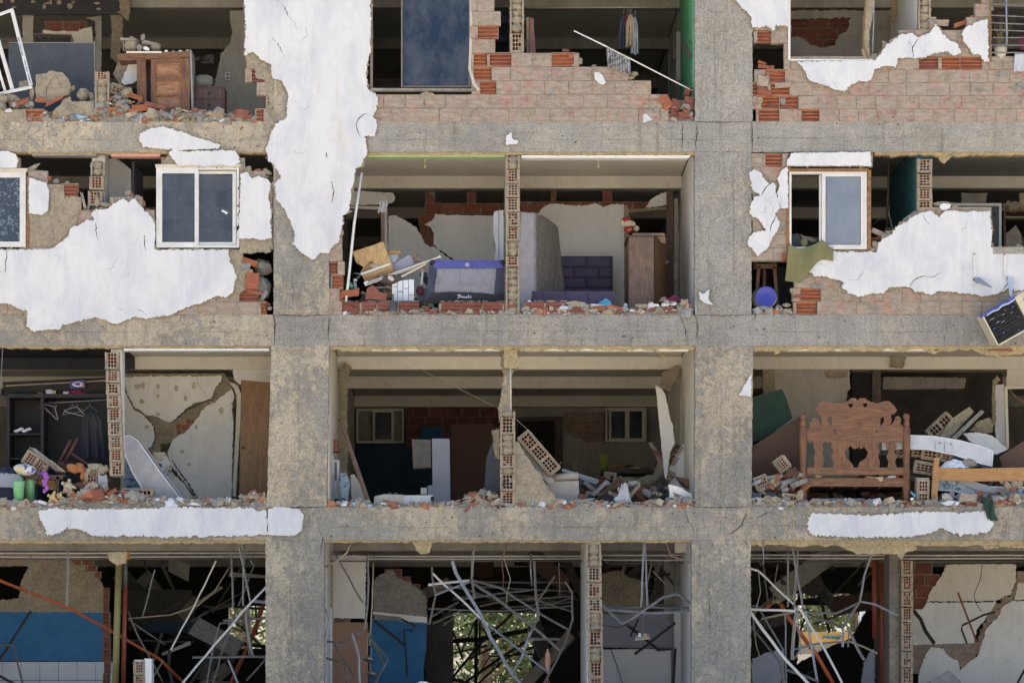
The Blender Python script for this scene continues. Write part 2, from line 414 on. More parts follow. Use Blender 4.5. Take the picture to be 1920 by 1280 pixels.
# ===== helpers for masonry ==========================================================================
def inpoly(x, y, poly):
    c = False; n = len(poly); j = n-1
    for i in range(n):
        (xi, yi), (xj, yj) = poly[i], poly[j]
        if (yi > y) != (yj > y) and x < (xj-xi)*(y-yi)/(yj-yi)+xi: c = not c
        j = i
    return c
def brickwork(g, poly, yb, ch, bl, d=0, t=.13, holes=(), opens=(), mat='brick_face', off=0, drop=0, jm='mortar', seed=1, om='terracotta'):
    rd = random.Random(seed); xs = [p[0] for p in poly]; ys = [p[1] for p in poly]
    ok = lambda x, y: inpoly(x, y, poly) and not any(inpoly(x, y, h) for h in holes)
    k = 0; y1 = yb
    while y1 > min(ys)-ch:
        y0 = y1-ch; ym = (y0+y1)/2
        x = min(xs)-bl*2+(bl/2 if k % 2 else 0)+off+rd.uniform(-2, 2)
        while x < max(xs):
            L = bl*rd.uniform(.86, 1.13); a, b = x, x+L; x = b
            q = [a+L*(i+.5)/10 for i in range(10)]; ins = [v for v in q if ok(v, ym)]
            if len(ins) < 2 or rd.random() < drop: continue
            if len(ins) < 10: a, b = min(ins)-L*.05, max(ins)+L*.05
            a += rd.uniform(-.5, .5); cut = (b-a) < L*.85
            dj = d+rd.uniform(-.004, .006)
            isop = any(a <= ox <= b and y0 <= oy <= y1 for ox, oy in opens)
            g.bpx(a-.4, y0, b+.4, y1, d+(.1 if isop else .008), d+t, jm, jit=.002)
            if isop: g.bpx(a-.6, y0, a+1, y1, d+.012, d+.1, jm, jit=.002); g.bpx(a, y0-.7, b, y0+.8, d+.012, d+.1, jm, jit=.002)
            rn = rd.random()
            if isop:
                for e, (u0, u1) in enumerate(((0, .13), (.31, .42), (.60, .71), (.9, 1))):
                    g.bpx(a+1, y0+1+(ch-2)*u0, b-1-rd.uniform(0, 4)*(cut or .3), y0+1+(ch-2)*u1, dj+rd.uniform(0, .02), dj+.09, om, jit=.004, rnd=rn)
                g.bpx(a+1, y0+1, b-1, y1-1, dj+.05, dj+.1, om, rnd=rn)
                if rd.random() < .6: g.bpx(a, y0+ch*.1, a+rd.uniform(3, 8), y1-1, dj-.002, dj+.06, mat, jit=.008)
            else:
                g.bpx(a+.9, y0+.8, b-.9, y1-.8, dj, dj+.1, mat, jit=.003, rnd=rn)
                if bl > 36 and rd.random() < .22:
                    sx, sy = rd.uniform(a, b), rd.uniform(y0, y1); sw = rd.uniform(6, 22)
                    g.slab([(sx+sw*math.cos(q)*rd.uniform(.6, 1), max(y0-6, min(y1+2, sy+sw*.45*math.sin(q)*rd.uniform(.6, 1)))) for q in [w*.785 for w in range(8)]], dj-.006, .02, 'mortar' if rd.random() < .6 else 'mortar_grey', rough=1.5, step=2, seed=int(sx))
                if rd.random() < .35: g.bpx(b-rd.uniform(1, 4), y0+rd.uniform(0, 12), b+rd.uniform(0, 2), y1-rd.uniform(0, 8), dj-.006, dj+.04, jm, jit=.008)
        y1 = y0; k += 1
def mbox(g, M, a, b, mat, rnd=None, jit=0):
    (x0, y0, z0), (x1, y1, z1) = a, b
    vs = [M@(Vector((x, y, z))+Vector([random.uniform(-jit, jit) for _ in range(3)])) for x in (x0, x1) for y in (y0, y1) for z in (z0, z1)]
    g.add(vs, [(0, 1, 3, 2), (4, 6, 7, 5), (0, 4, 5, 1), (2, 3, 7, 6), (0, 2, 6, 4), (1, 5, 7, 3)], mat, rnd)
def endgrid(g, M, w, h, dep=.2, nx=3, ny=4, mat='web', broken=.12):
    """end of a hollow brick: a grid of webs over real holes; M places its lower left front corner"""
    th = .011; rn = random.random()
    for i in range(nx+1):
        x = i*(w-th)/nx; mbox(g, M, (x, random.uniform(0, .012), 0), (x+th, dep, h), mat, rn, .0015)
    for j in range(ny+1):
        z = j*(h-th)/ny; mbox(g, M, (.001, .003+random.uniform(0, .012), z), (w-.001, dep, z+th), mat, rn, .0015)
    mbox(g, M, (0, dep, 0), (w, dep+.02, h), 'black_wall')
    for i in range(nx):
        for j in range(ny):
            if random.random() < broken:
                mbox(g, M, (i*w/nx, .02, j*h/ny), ((i+1)*w/nx, .1, (j+1)*h/ny), 'mortar', jit=.006)
def stack(g, x0, x1, cells, d=0, lean=None, mort=(), nx=3, rows=4):
    """stack of brick ends between px x0..x1; cells [(ytop, ybot)], mort [(ytop, ybot)] plugs of mortar"""
    ly = lambda y: lean(y) if lean else 0
    for y0, y1 in cells:
        o = ly(y1); m = 4
        M = Matrix.Translation(P(x0+o+m, y1-1.2, d))
        endgrid(g, M, mpx(x1-x0-2*m, d), mpx(y1-y0-2.4, d), .14, nx, rows if y1-y0 > 20 else 3)
        g.bpx(x0+o, y1-1.5, x1+o, y1+1.8, d+.006, d+.14, 'mortar', jit=.006)
        g.bpx(x0+o, y0, x0+o+m, y1, d+.002, d+.14, 'mortar', jit=.004); g.bpx(x1+o-m, y0, x1+o, y1, d+.002, d+.14, 'mortar', jit=.004)
    for y0, y1 in mort:
        o = ly(y1); y = y1
        while y > y0+4:
            h = min(y-y0, random.uniform(9, 17))
            g.blob(P((x0+x1)/2+o, y-h/2, d+.08), (mpx((x1-x0)/2+1), .085, mpx(h/2+2)), 'mortar', .3, 10, seed=y, fr=2, smooth=False); y -= h
        g.bpx(x0+o, y0, x0+o+3.5, y1, d, d+.14, 'mortar', jit=.004); g.bpx(x1+o-3.5, y0, x1+o, y1, d, d+.14, 'mortar', jit=.004)
# ===== ground ======================================================================================
g = G('ground_sand'); g.add([(-1500, -1500, 0), (1500, -1500, 0), (1500, 1500, 0), (-1500, 1500, 0)], [(0, 1, 2, 3)]); struct('ground', g)

# ===== the building ================================================================================
B = bpy.data.objects.new('apartment_building', None); COL.objects.link(B)
tag(B, 'wrecked concrete frame apartment building with its outer walls torn open', 'building')
def part(name, g, label=None, parent=None):
    o = mesh_obj(name, g, parent=parent or B)
    if label: o['label'] = label
    return o
TOPS = [(-496, -439), (-134, -77), (228, 285), (590, 648), (950, 1012), (1312, 1370)]
bm_ = {0: ('concrete',)*3, 1: ('concrete',)*3, 2: ('concrete_tan', 'concrete', 'concrete'), 3: ('concrete_tan', 'concrete', 'concrete_column'), 4: ('concrete_tan', 'concrete_tan', 'concrete_tan'), 5: ('concrete_tan',)*3}
ends = [(-620, 514), (514, 1408), (1408, 2420)]
for k, (t, b) in enumerate(TOPS):
    for j, (xa, xb) in enumerate(ends):
        g = G(); g.slab([(xa, t), (xb, t), (xb, b), (xa, b)], 0, .25, bm_[k][j], rough=.9, step=5, seed=k*3+j); part('beam', g)
    g = G('inner_concrete'); random.seed(k)
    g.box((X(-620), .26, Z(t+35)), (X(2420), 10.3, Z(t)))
    part('floor_slab', g)
    # plaster ceiling under the slab, and the deep cross beams behind
    if 0 < k:
        for j, (xa, xb) in enumerate(((-620, 513), (617, 1303), (1410, 2420))):
            g = G('paint_cream' if (k, j) not in ((1, 0), (2, 0), (2, 2)) else 'grey_board' if k == 2 else 'paint_cream')
            g.box((X(xa)+.003, .27, Z(t+35)-.012), (X(xb)-.003, 10, Z(t+35)-.002)); part('ceiling', g)
    if k:
        for d0 in (3.15, 6.3, 9.75):
            g = G('paint_cream' if k > 1 and not (k == 4 and d0 > 3) else 'paint_dirty'); g.box((X(-620), d0, Z(b+3)), (X(2420), d0+.24, Z(t+36))); part('cross_beam', g)
g = G('charcoal_paint'); g.box((X(-620)+.01, .28, Z(625)-.03), (X(208), 3.13, Z(625)-.014)); g.box((X(-620)+.01, 3.12, Z(652)), (X(208), 3.148, Z(626))); part('black_ceiling', g, 'black painted ceiling over the open wardrobe')
colm = {0: ('concrete', 'concrete'), 1: ('concrete_tan', 'concrete_column'), 2: ('concrete_tan', 'concrete_column'), 3: ('concrete_tan', 'concrete_tan'), 4: ('concrete_tan', 'concrete_tan')}
cx = {0: ((513, 617), (1303, 1410)), 1: ((513, 617), (1303, 1411)), 2: ((513, 617), (1303, 1409)), 3: ((509, 617, 500, 612), (1304, 1412, 1303, 1409)), 4: ((498, 608), (1297, 1408))}
for k in range(5):
    y0, y1 = TOPS[k][1], TOPS[k+1][0]
    for j in (0, 1):
        c = cx[k][j]; c = c if len(c) == 4 else (c[0], c[1], c[0], c[1])
        g = G(); g.slab([(c[0], y0), (c[1], y0), (c[3], y1), (c[2], y1)], -.01, .30, colm[k][j], rough=.9, step=5, seed=30+k*2+j); part('column', g)
    for xc in (-330, 2130):
        g = G(); g.slab([(xc-52, y0), (xc+52, y0), (xc+52, y1), (xc-52, y1)], -.01, .30, 'concrete_tan', rough=.8, step=8, seed=50+k); part('column', g)
    # cross walls behind the two columns
    for j, (a, b) in enumerate(((515, 615), (1305, 1408))):
        if k == 4: a, b = (500, 606) if j == 0 else (1299, 1406)
        g = G('paint_white' if k != 3 else 'paint_cream'); zt, zb = Z(TOPS[k][0]+37), Z(y1)+.002
        for (u0, u1) in ((.29, 3.14), (3.4, 6.29), (6.55, 9.74)):
            g.box((X(a), u0, zb), (X(b), u1, zt))
        part('cross_wall', g, 'bright green painted cross wall' if False else None)
    g = G('brick_face')
    for xa in (X(-620), X(2420)-.15): g.box((xa, .26, Z(y1)), (xa+.15, 10, Z(TOPS[k][0]+36)))
    part('end_wall', g)
# base below the lowest floor, and the storey above the picture walled up
g = G('concrete_tan'); g.box((X(-620), .01, -.2), (X(2420), 10, Z(1370))); part('plinth', g)
g = G('plaster')
for xa, xb in ((-270, 513), (617, 1303), (1410, 2070)): g.box((X(xa), .02, Z(-136)), (X(xb), .16, Z(-440)))
part('upper_wall', g)
# rear wall, with the openings of the lowest storey
def rear(rects, k, mat):
    y0, y1 = TOPS[k][0]+36, TOPS[k+1][0]
    zt, zb = Z(y0), Z(y1); xs = sorted({X(-620), X(2420)}|{X(r[0], 10) for r in rects}|{X(r[2], 10) for r in rects})
    g = G(mat)
    for a, b in zip(xs, xs[1:]):
        m = (a+b)/2; hs = [(Z(r[3], 10), Z(r[1], 10)) for r in rects if X(r[0], 10) < m < X(r[2], 10)]
        z = zb
        for h0, h1 in sorted(hs): g.box((a, 10, z), (b, 10.15, h0)); z = h1
        g.box((a, 10, z), (b, 10.15, zt))
    part('rear_wall', g)
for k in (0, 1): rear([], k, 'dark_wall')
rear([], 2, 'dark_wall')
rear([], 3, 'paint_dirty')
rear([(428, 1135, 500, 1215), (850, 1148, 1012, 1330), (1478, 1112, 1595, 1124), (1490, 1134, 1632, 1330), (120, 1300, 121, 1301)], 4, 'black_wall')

# ===== facade masonry ==============================================================================
def wall(poly, yb, label=None, mp=(), **k):
    g = G(); brickwork(g, poly, yb, **k)
    for i, q in enumerate(mp): g.slab(q, k.get('d', 0)-.008, .05, 'mortar', rough=2.2, step=3, seed=i+len(poly))
    return part('brick_wall', g, label)
wall([(617, 229), (617, 172), (886, 172), (882, 60), (886, -40), (926, -40), (930, 25), (938, 28), (937, 62), (925, 72), (928, 97), (1080, 96), (1085, 112), (1095, 124), (1172, 126), (1182, 150), (1213, 152), (1222, 158), (1220, 170), (1206, 178), (1240, 182), (1254, 196), (1254, 229)],
     229, 'stepped brick parapet with its plaster gone', ch=25.9, bl=41, opens=[(926, 62), (900, 115), (925, 115), (910, 140), (903, 165), (1062, 110), (888, 140)], seed=3)
wall([(1412, -40), (1480, -40), (1480, 116), (1640, 114), (1655, 95), (1690, 64), (1722, 62), (1722, 50), (1750, 42), (1795, 62), (1812, 45), (1818, 30), (1836, 15), (1845, -40), (1858, -40), (1858, 116), (2070, 118), (2070, 229), (1412, 229), (1412, 130), (1470, 130), (1470, 85), (1412, 85)],
     229, 'long brick parapet with orange broken bricks beside the column', ch=24.6, bl=38.5, opens=[(1432, 65), (1735, 118), (1765, 118), (1795, 118), (1838, 118), (1445, 140), (1435, 165), (1468, 170), (1485, 195), (1430, 200), (1430, 218), (1505, 218), (1448, 190)], seed=5)
wall([(-280, 205), (60, 205), (85, 207), (85, 229), (-280, 229)], 229, ch=24, bl=42, opens=[(75, 215)], seed=8, mp=[[(0, 206), (40, 207), (52, 228), (0, 229)]])
wall([(461, 100), (513, 100), (513, 229), (479, 229), (479, 204), (500, 200), (498, 180), (482, 178), (482, 152), (461, 150)], 229, ch=25, bl=30, opens=[(490, 215), (470, 148), (505, 190)], seed=11,
     mp=[[(459, 103), (475, 98), (490, 112), (508, 122), (512, 150), (513, 176), (513, 225), (505, 226), (502, 176), (497, 150), (480, 146), (476, 122), (462, 118)]])
WIN_L = [(293, 312), (449, 312), (449, 466), (291, 466)]
wall([(-280, 285), (35, 287), (40, 316), (62, 312), (88, 330), (95, 340), (142, 344), (152, 385), (165, 400), (180, 394), (240, 365), (262, 378), (282, 392), (291, 402), (297, 310), (296, 288), (455, 288), (462, 315), (470, 325), (495, 330), (513, 345), (513, 474), (448, 474), (455, 480), (462, 500), (470, 520), (480, 545), (490, 560), (505, 585), (505, 590), (-280, 590)],
     590, 'wall round the sliding window, mostly still plastered', ch=24.5, bl=40, holes=[[(-60, 318), (52, 318), (54, 463), (-60, 463)], WIN_L], opens=[(125, 352), (307, 300), (465, 520), (470, 545), (485, 580)], seed=13,
     mp=[[(56, 402), (92, 398), (96, 352), (118, 352), (120, 368), (145, 368), (152, 388), (142, 420), (130, 436), (100, 460), (58, 462)], [(448, 446), (506, 444), (508, 472), (450, 474)], [(430, 470), (444, 468), (452, 480), (458, 498), (462, 540), (440, 560), (430, 540)], [(316, 290), (325, 280), (333, 310), (300, 312)]])
wall([(617, 440), (640, 440), (645, 470), (645, 520), (640, 590), (617, 590)], 590, ch=25, bl=30, opens=[(632, 495), (630, 520), (636, 545)], seed=17)
wall([(1409, 288), (1634, 288), (1634, 465), (1660, 447), (1690, 427), (1725, 397), (1745, 384), (1778, 383), (1792, 397), (1858, 397), (1860, 462), (2070, 462), (2070, 590), (1484, 590), (1487, 540), (1478, 505), (1470, 492), (1440, 478), (1409, 478)],
     590, 'wall round the half open window, plaster torn off along its foot', ch=25.2, bl=38.5, holes=[[(1481, 316), (1633, 316), (1633, 470), (1481, 470)]], opens=[(1433, 305), (1492, 578), (1530, 578), (1515, 553), (1440, 310)], seed=19)
# the low course left standing along the middle bay
g = G()
for i, (a, b) in enumerate([(641, 674), (677, 705), (708, 744), (748, 786), (826, 864), (866, 903), (906, 943), (945, 965), (984, 1020), (1024, 1060), (1064, 1100), (1102, 1140)]):
    h = 566 if a < 1060 else 576
    rn = random.random()
    for u0, u1 in ((0, .3), (.34, .62), (.66, 1)):
        g.bpx(a, h+(589-h)*u0, b, h+(589-h)*u1+.3, .02+.006*(u0 > .3), .13, 'terracotta_dark', jit=.004, rnd=rn)
    g.bpx(a-3, h+2, a, 589, .03, .12, 'mortar', jit=.01)
    for q in range(5): g.blob(P(a+random.uniform(0, b-a), h-1, .06+random.uniform(0, .05)), (random.uniform(.02, .07), .05, random.uniform(.008, .018)), 'mortar_grey', .4, 8, seed=q+i*7, smooth=False)
part('brick_wall', g, 'single course of dark red bricks left along the slab edge')

# ===== plaster =====================================================================================
PL = [
 ([(450, -40), (460, 20), (459, 104), (475, 98), (490, 112), (508, 122), (510, 148), (527, 150), (540, 176), (538, 222), (518, 232), (510, 245), (505, 265), (498, 280), (503, 300), (511, 306), (527, 330), (514, 345), (517, 372), (535, 395), (545, 420), (553, 440), (549, 458), (560, 468), (571, 478), (585, 487), (593, 484), (600, 474), (616, 474), (621, 463), (637, 452), (636, 446), (643, 420), (642, 404), (653, 398), (656, 385), (659, 360), (664, 341), (666, 316), (679, 311), (683, 298), (689, 286), (687, 262), (684, 256), (702, 255), (708, 238), (705, 225), (698, 219), (703, 212), (709, 188), (704, 176), (690, 168), (686, 140), (690, 110), (695, 95), (695, -40)], 'large white sheet of plaster hanging down the column'),
 ([(-280, 470), (55, 468), (95, 466), (115, 454), (128, 441), (131, 428), (150, 421), (165, 411), (175, 413), (172, 400), (180, 393), (200, 392), (215, 380), (232, 372), (240, 379), (252, 374), (268, 390), (278, 402), (288, 412), (291, 425), (290, 468), (430, 468), (428, 478), (437, 500), (443, 520), (437, 548), (425, 558), (410, 554), (395, 560), (380, 568), (345, 578), (325, 588), (300, 594), (275, 597), (250, 594), (220, 608), (200, 602), (180, 594), (155, 600), (140, 604), (120, 609), (110, 618), (75, 619), (62, 622), (50, 612), (51, 585), (30, 577), (20, 569), (-280, 572)], 'broad stained white plaster below the sliding window'),
 ([(54, 332), (70, 338), (87, 343), (92, 360), (90, 395), (80, 403), (54, 400)], None),
 ([(-280, 283), (15, 284), (30, 290), (34, 300), (31, 315), (-280, 315)], None),
 ([(262, 250), (275, 243), (292, 240), (305, 237), (330, 244), (360, 255), (385, 262), (413, 272), (408, 279), (375, 280), (345, 282), (330, 280), (300, 279), (270, 277), (262, 266)], None),
 ([(316, 288), (325, 274), (340, 284), (440, 282), (448, 295), (450, 305), (440, 311), (335, 311), (325, 300)], None),
 ([(451, 325), (465, 322), (472, 335), (485, 330), (500, 335), (508, 345), (503, 370), (509, 400), (506, 420), (510, 445), (495, 450), (470, 447), (448, 448)], None),
 ([(1345, -40), (1365, -6), (1380, 1), (1387, 10), (1400, 22), (1408, 32), (1411, 52), (1425, 53), (1435, 50), (1452, 57), (1455, 48), (1478, 50), (1480, -40)], None),
 ([(1494, 116), (1640, 113), (1652, 100), (1662, 85), (1680, 72), (1690, 66), (1710, 62), (1722, 70), (1742, 62), (1755, 47), (1765, 60), (1775, 72), (1795, 82), (1803, 100), (1790, 105), (1772, 97), (1755, 100), (1735, 107), (1712, 110), (1700, 107), (1685, 112), (1680, 127), (1665, 122), (1640, 130), (1632, 150), (1625, 154), (1610, 152), (1595, 160), (1582, 173), (1570, 168), (1552, 162), (1535, 156), (1515, 150), (1510, 135), (1503, 125)], 'jagged white plaster under the empty window opening'),
 ([(1852, 36), (1854, 116), (1845, 114), (1838, 104), (1825, 103), (1818, 92), (1808, 80), (1802, 64), (1812, 52), (1830, 42)], None),
 ([(1405, 325), (1415, 316), (1425, 322), (1432, 335), (1443, 344), (1452, 343), (1455, 360), (1460, 375), (1462, 390), (1452, 402), (1462, 415), (1458, 435), (1447, 447), (1440, 465), (1420, 480), (1412, 468), (1402, 462), (1405, 445), (1412, 436), (1436, 432), (1430, 420), (1420, 410), (1405, 402), (1407, 385), (1415, 370), (1425, 367), (1410, 355)], 'long torn scrap of white plaster beside the column'),
 ([(1477, 311), (1464, 322), (1458, 335), (1462, 348), (1457, 362), (1463, 385), (1465, 392), (1478, 390)], None),
 ([(1484, 287), (1632, 285), (1634, 311), (1476, 311), (1476, 302)], None),
 ([(1645, 472), (1647, 456), (1660, 446), (1672, 440), (1680, 426), (1700, 416), (1712, 406), (1728, 399), (1745, 395), (1752, 401), (1760, 408), (1770, 397), (1785, 393), (1800, 397), (1856, 396), (1860, 430), (1858, 464), (2070, 464), (2070, 535), (1905, 545), (1890, 540), (1882, 545), (1865, 552), (1840, 556), (1820, 551), (1790, 548), (1765, 545), (1745, 552), (1715, 545), (1705, 538), (1680, 537), (1665, 540), (1657, 550), (1635, 550), (1610, 557), (1590, 548), (1578, 540), (1583, 530), (1570, 525), (1545, 518), (1525, 517), (1517, 508), (1522, 490), (1545, 478), (1560, 472)], 'broad white plaster with rusty bracket marks beside the half open window'),
 ([(1762, 383), (1775, 381), (1783, 384), (1780, 392), (1770, 394), (1762, 391)], None),
 ([(75, 956), (100, 953), (160, 955), (250, 953), (330, 951), (470, 952), (486, 958), (501, 955), (501.5, 985), (501, 1003), (430, 1004), (310, 1006), (250, 1004), (180, 1005), (155, 994), (125, 990), (110, 1000), (90, 1004), (82, 985), (73, 968)], 'flat strip of white plaster left along the beam'),
 ([(502.4, 955), (520, 949), (560, 954), (570, 965), (565, 995), (550, 1004), (502.6, 1003)], None),
 ([(1520, 962), (1560, 962), (1600, 965), (1650, 965), (1700, 960), (1755, 957), (1800, 960), (1850, 957), (1862, 970), (1862, 985), (1850, 998), (1830, 1000), (1805, 1003), (1790, 1000), (1768, 990), (1740, 1000), (1700, 1006), (1600, 1007), (1540, 1004), (1517, 1000), (1513, 982)], 'flat white plaster strip on the beam under the headboard'),
 ([(950, 255), (958, 248), (962, 262), (972, 264), (970, 270), (948, 272)], None), ([(1310, 545), (1318, 552), (1330, 542), (1328, 562), (1338, 572), (1322, 568), (1312, 560)], None), ([(1385, 740), (1400, 715), (1409, 700), (1408, 745), (1396, 742)], None),
]
CR = {0: [[(520, 0), (532, 12), (540, 30), (552, 42), (557, 55)], [(668, 230), (676, 218), (684, 214), (694, 217)], [(668, 230), (670, 244), (676, 256), (684, 258)], [(612, 285), (613, 296)], [(622, 340), (626, 360), (622, 378), (626, 384)], [(510, 70), (524, 88), (534, 106)]],
      1: [[(172, 413), (180, 420), (181, 438), (184, 452)], [(222, 575), (232, 583), (240, 590)], [(255, 579), (268, 584), (277, 593)], [(12, 470), (13, 482), (10, 492), (11, 512)], [(270, 440), (273, 470)]],
      8: [[(1712, 108), (1711, 90), (1722, 72)], [(1711, 90), (1702, 76)]],
      10: [[(1443, 344), (1432, 358), (1428, 367)], [(1455, 405), (1447, 420), (1444, 435)]],
      13: [[(1525, 492), (1540, 495), (1553, 500), (1560, 506)], [(1706, 538), (1714, 524), (1730, 518), (1748, 520), (1765, 510)], [(1730, 402), (1737, 415), (1744, 422)], [(1880, 545), (1886, 536), (1895, 525)]]}
def crack(g, pts, d, w=1.1, mat='black_wall', seed=0):  # shade of the gap put into a dark ribbon just proud of the surface
    out = []
    for (a, b) in zip(pts, pts[1:]):
        n = max(2, int(math.dist(a, b)/3))
        for i in range(n):
            t = i/n; x, y = a[0]+(b[0]-a[0])*t, a[1]+(b[1]-a[1])*t
            out.append((x+N(x/5, y/5, seed)*2.2, y+N(x/5+9, y/5, seed)*2.2))
    out.append(pts[-1]); L = len(out); v = []
    for i, (x, y) in enumerate(out):
        ww = w*.55*(.25+.75*math.sin(math.pi*min(1, .08+i/L)))*(.7+.6*abs(N(x/4, y/4, 2)))
        v += [P(x-ww, y-ww*.6, d), P(x+ww, y+ww*.6, d)]
    g.add(v, [(2*i, 2*i+1, 2*i+3, 2*i+2) for i in range(L-1)], mat)
for i, (p, lab) in enumerate(PL):
    small = len(p) < 9
    g = G(); g.slab(p, -.045-.001*(i % 3), .045, 'plaster', rough=2.1+(i in (15, 16, 17))*.9 if not small else 1.2, step=1.8, seed=i+2, side='mortar')
    o = part('plaster', g, lab)
    g2 = G(); g2.slab(p, -.02-.001*(i % 3), .035, 'mortar', rough=3.2, step=2.2, seed=i+77, grow=3.6 if not small else 1.6)
    part('plaster_undercoat', g2, parent=o)
    if len(p) > 24:
        g3 = G(); rr = random.Random(i); xs = [max(0, min(1920, q[0])) for q in p]; ys = [max(0, q[1]) for q in p]
        for e in range(7):
            x, y = rr.uniform(min(xs), max(xs)), rr.uniform(min(ys), max(ys)); a = rr.uniform(0, 3.14); L = rr.uniform(8, 26); q = [(x, y), (x+L*math.cos(a), y+L*math.sin(a)), (x+L*1.7*math.cos(a+.5), y+L*1.7*math.sin(a+.5))]
            if all(inpoly(u, v, p) for u, v in q): crack(g3, q, -.0484, .7, 'crack_shade', seed=e)
        if g3.v: part('crack', g3, parent=o)
    if i in CR:
        g3 = G()
        for q in CR[i]: crack(g3, q, -.0485, 1.6, seed=i)
        part('crack', g3, parent=o)
# cracks in the concrete joints
g = G()
for q in [[(1305, 230), (1307, 250), (1304, 270), (1306, 286)], [(1280, 230), (1279, 286)], [(1410, 230), (1411, 286)], [(1303, 590), (1308, 610), (1306, 640)], [(1275, 592), (1285, 615), (1288, 646)],
          [(512, 588), (516, 610), (514, 645)], [(617, 592), (615, 640)], [(1282, 952), (1290, 975), (1300, 990), (1302, 1008)], [(1370, 1000), (1390, 985), (1400, 960)], [(1395, 1012), (1405, 1030)], [(598, 990), (605, 1010), (600, 1040)], [(1420, 970), (1440, 960), (1470, 968)], [(1413, 600), (1425, 575)], [(512, 350), (511, 470)], [(493, 990), (500, 965)]]:
    crack(g, q, -.0125, 1.5, seed=5)
g2 = G()
for y in (228.5, 590.5, 950): 
    for a, b in ((514, 616), (1304, 1409)): crack(g2, [(a, y), ((a+b)/2, y+1), (b, y)], -.0128, 1.8, seed=int(y))
part('crack', g); part('crack', g2)
g = G()      # board marks and pour joints along the beams
for (xa, xb, y) in ((514, 1408, 262), (1408, 2000, 259), (617, 1303, 620), (1410, 2000, 622), (-200, 510, 622), (-200, 500, 262), (617, 1300, 988), (1410, 2000, 985)):
    x = xa
    while x < xb:
        L = random.uniform(60, 240)
        if random.random() < .7: crack(g, [(x, y), (min(xb, x+L), y+random.uniform(-.8, .8))], -.0126, .8, 'dark_wall', seed=int(x))
        x += L+random.uniform(5, 60)
for (x, ya, yb) in ((1340, 60, 220), (1375, 300, 560), (1352, 700, 940), (548, 500, 580), (560, 680, 900), (1330, 1050, 1250), (545, 1050, 1230)): crack(g, [(x, ya), (x+1, yb)], -.0126, .7, 'dark_wall', seed=x)
for i in range(150):   # pits and blow holes
    x = random.uniform(0, 1920); t, b = random.choice(TOPS[2:5]); g.blob(P(x, random.uniform(t+3, b-3), -.002), (random.uniform(.006, .02), .012, random.uniform(.005, .014)), 'dark_wall', .5, 6, seed=i)
part('surface_marks', g)
# ragged mortar along the soffits, warm bounce light put into its gold colour
for (xa, xb, y, h) in [(-280, 505, 284, 4), (690, 1303, 284, 6), (1640, 2060, 284, 7), (-280, 510, 647, 5), (617, 1303, 647, 8), (1410, 2060, 647, 9), (-280, 498, 1011, 7), (608, 1297, 1011, 5), (1408, 2060, 1011, 11)]:
    g = G(); pts = [(xa, y), (xb, y), (xb, y+h)]; x = xb
    while x > xa+14:
        x -= random.uniform(5, 16); pts.append((x, y+h+random.choice([0, 0, 1, -1, 2, random.uniform(-3, 4)])*h/9))
    pts.append((xa, y+h)); g.slab(pts, .03, .15, 'mortar_gold_bounce', rough=1.2, step=3, seed=int(xa+y)); part('soffit_mortar', g)
g = G()
for q in ([(1738, 290), (1790, 290), (1782, 296), (1772, 306), (1764, 303), (1758, 294)], [(1442, 650), (1478, 650), (1476, 656), (1470, 658), (1455, 664), (1448, 655)], [(1745, 648), (1775, 650), (1760, 660), (1748, 664), (1738, 658)], [(1810, 650), (1925, 650), (1925, 662), (1868, 668), (1840, 664), (1826, 656)],
          [(1560, 1018), (1925, 1018), (1925, 1028), (1880, 1025), (1850, 1030), (1838, 1022), (1760, 1024), (1716, 1020), (1720, 1030), (1700, 1034), (1690, 1048), (1682, 1038), (1610, 1038)], [(772, 1012), (810, 1013), (806, 1036), (790, 1040), (780, 1030)], [(200, 1035), (238, 1035), (236, 1055), (220, 1060), (206, 1050)]):
    g = G(); g.slab(q, .05, .08, 'mortar_gold_bounce', rough=1.6, step=3, seed=q[0][0]); part('soffit_mortar', g)
g = G()
g.bpx(203, 1034, 240, 1049, .06, .2, 'terracotta', jit=.01)
part('brick_remnant', g)
g = G(); g.bpx(1852, 655, 1898, 657.5, .02, .1, 'terracotta', jit=.01); part('brick_remnant', g)
g = G(); g.slab([(687, 289), (948, 289), (948, 294), (687, 294.5)], .05, .2, 'lime_paint'); part('lintel_paint', g, 'lime green painted lintel edge')
g = G(); g.slab([(978, 291), (1296, 291), (1290, 296.5), (978, 296)], .05, .2, 'paint_white'); g.slab([(232, 653), (505, 653), (505, 657), (232, 657)], .05, .2, 'paint_white'); g.slab([(640, 653), (940, 653), (940, 657), (640, 657)], .05, .2, 'paint_cream'); g.slab([(975, 652), (1296, 652), (1290, 658), (975, 657)], .05, .2, 'paint_cream'); g.slab([(1415, 652), (1800, 652), (1790, 657), (1415, 657)], .05, .2, 'paint_cream'); g.slab([(60, 287), (180, 287), (180, 292), (60, 292)], .05, .2, 'grey_board'); part('lintel_paint', g)
g = G(); g.slab([(208, 288), (300, 288), (300, 293.5), (208, 293)], .05, .2, 'coral'); part('lintel_paint', g, 'pinkish painted lintel edge')

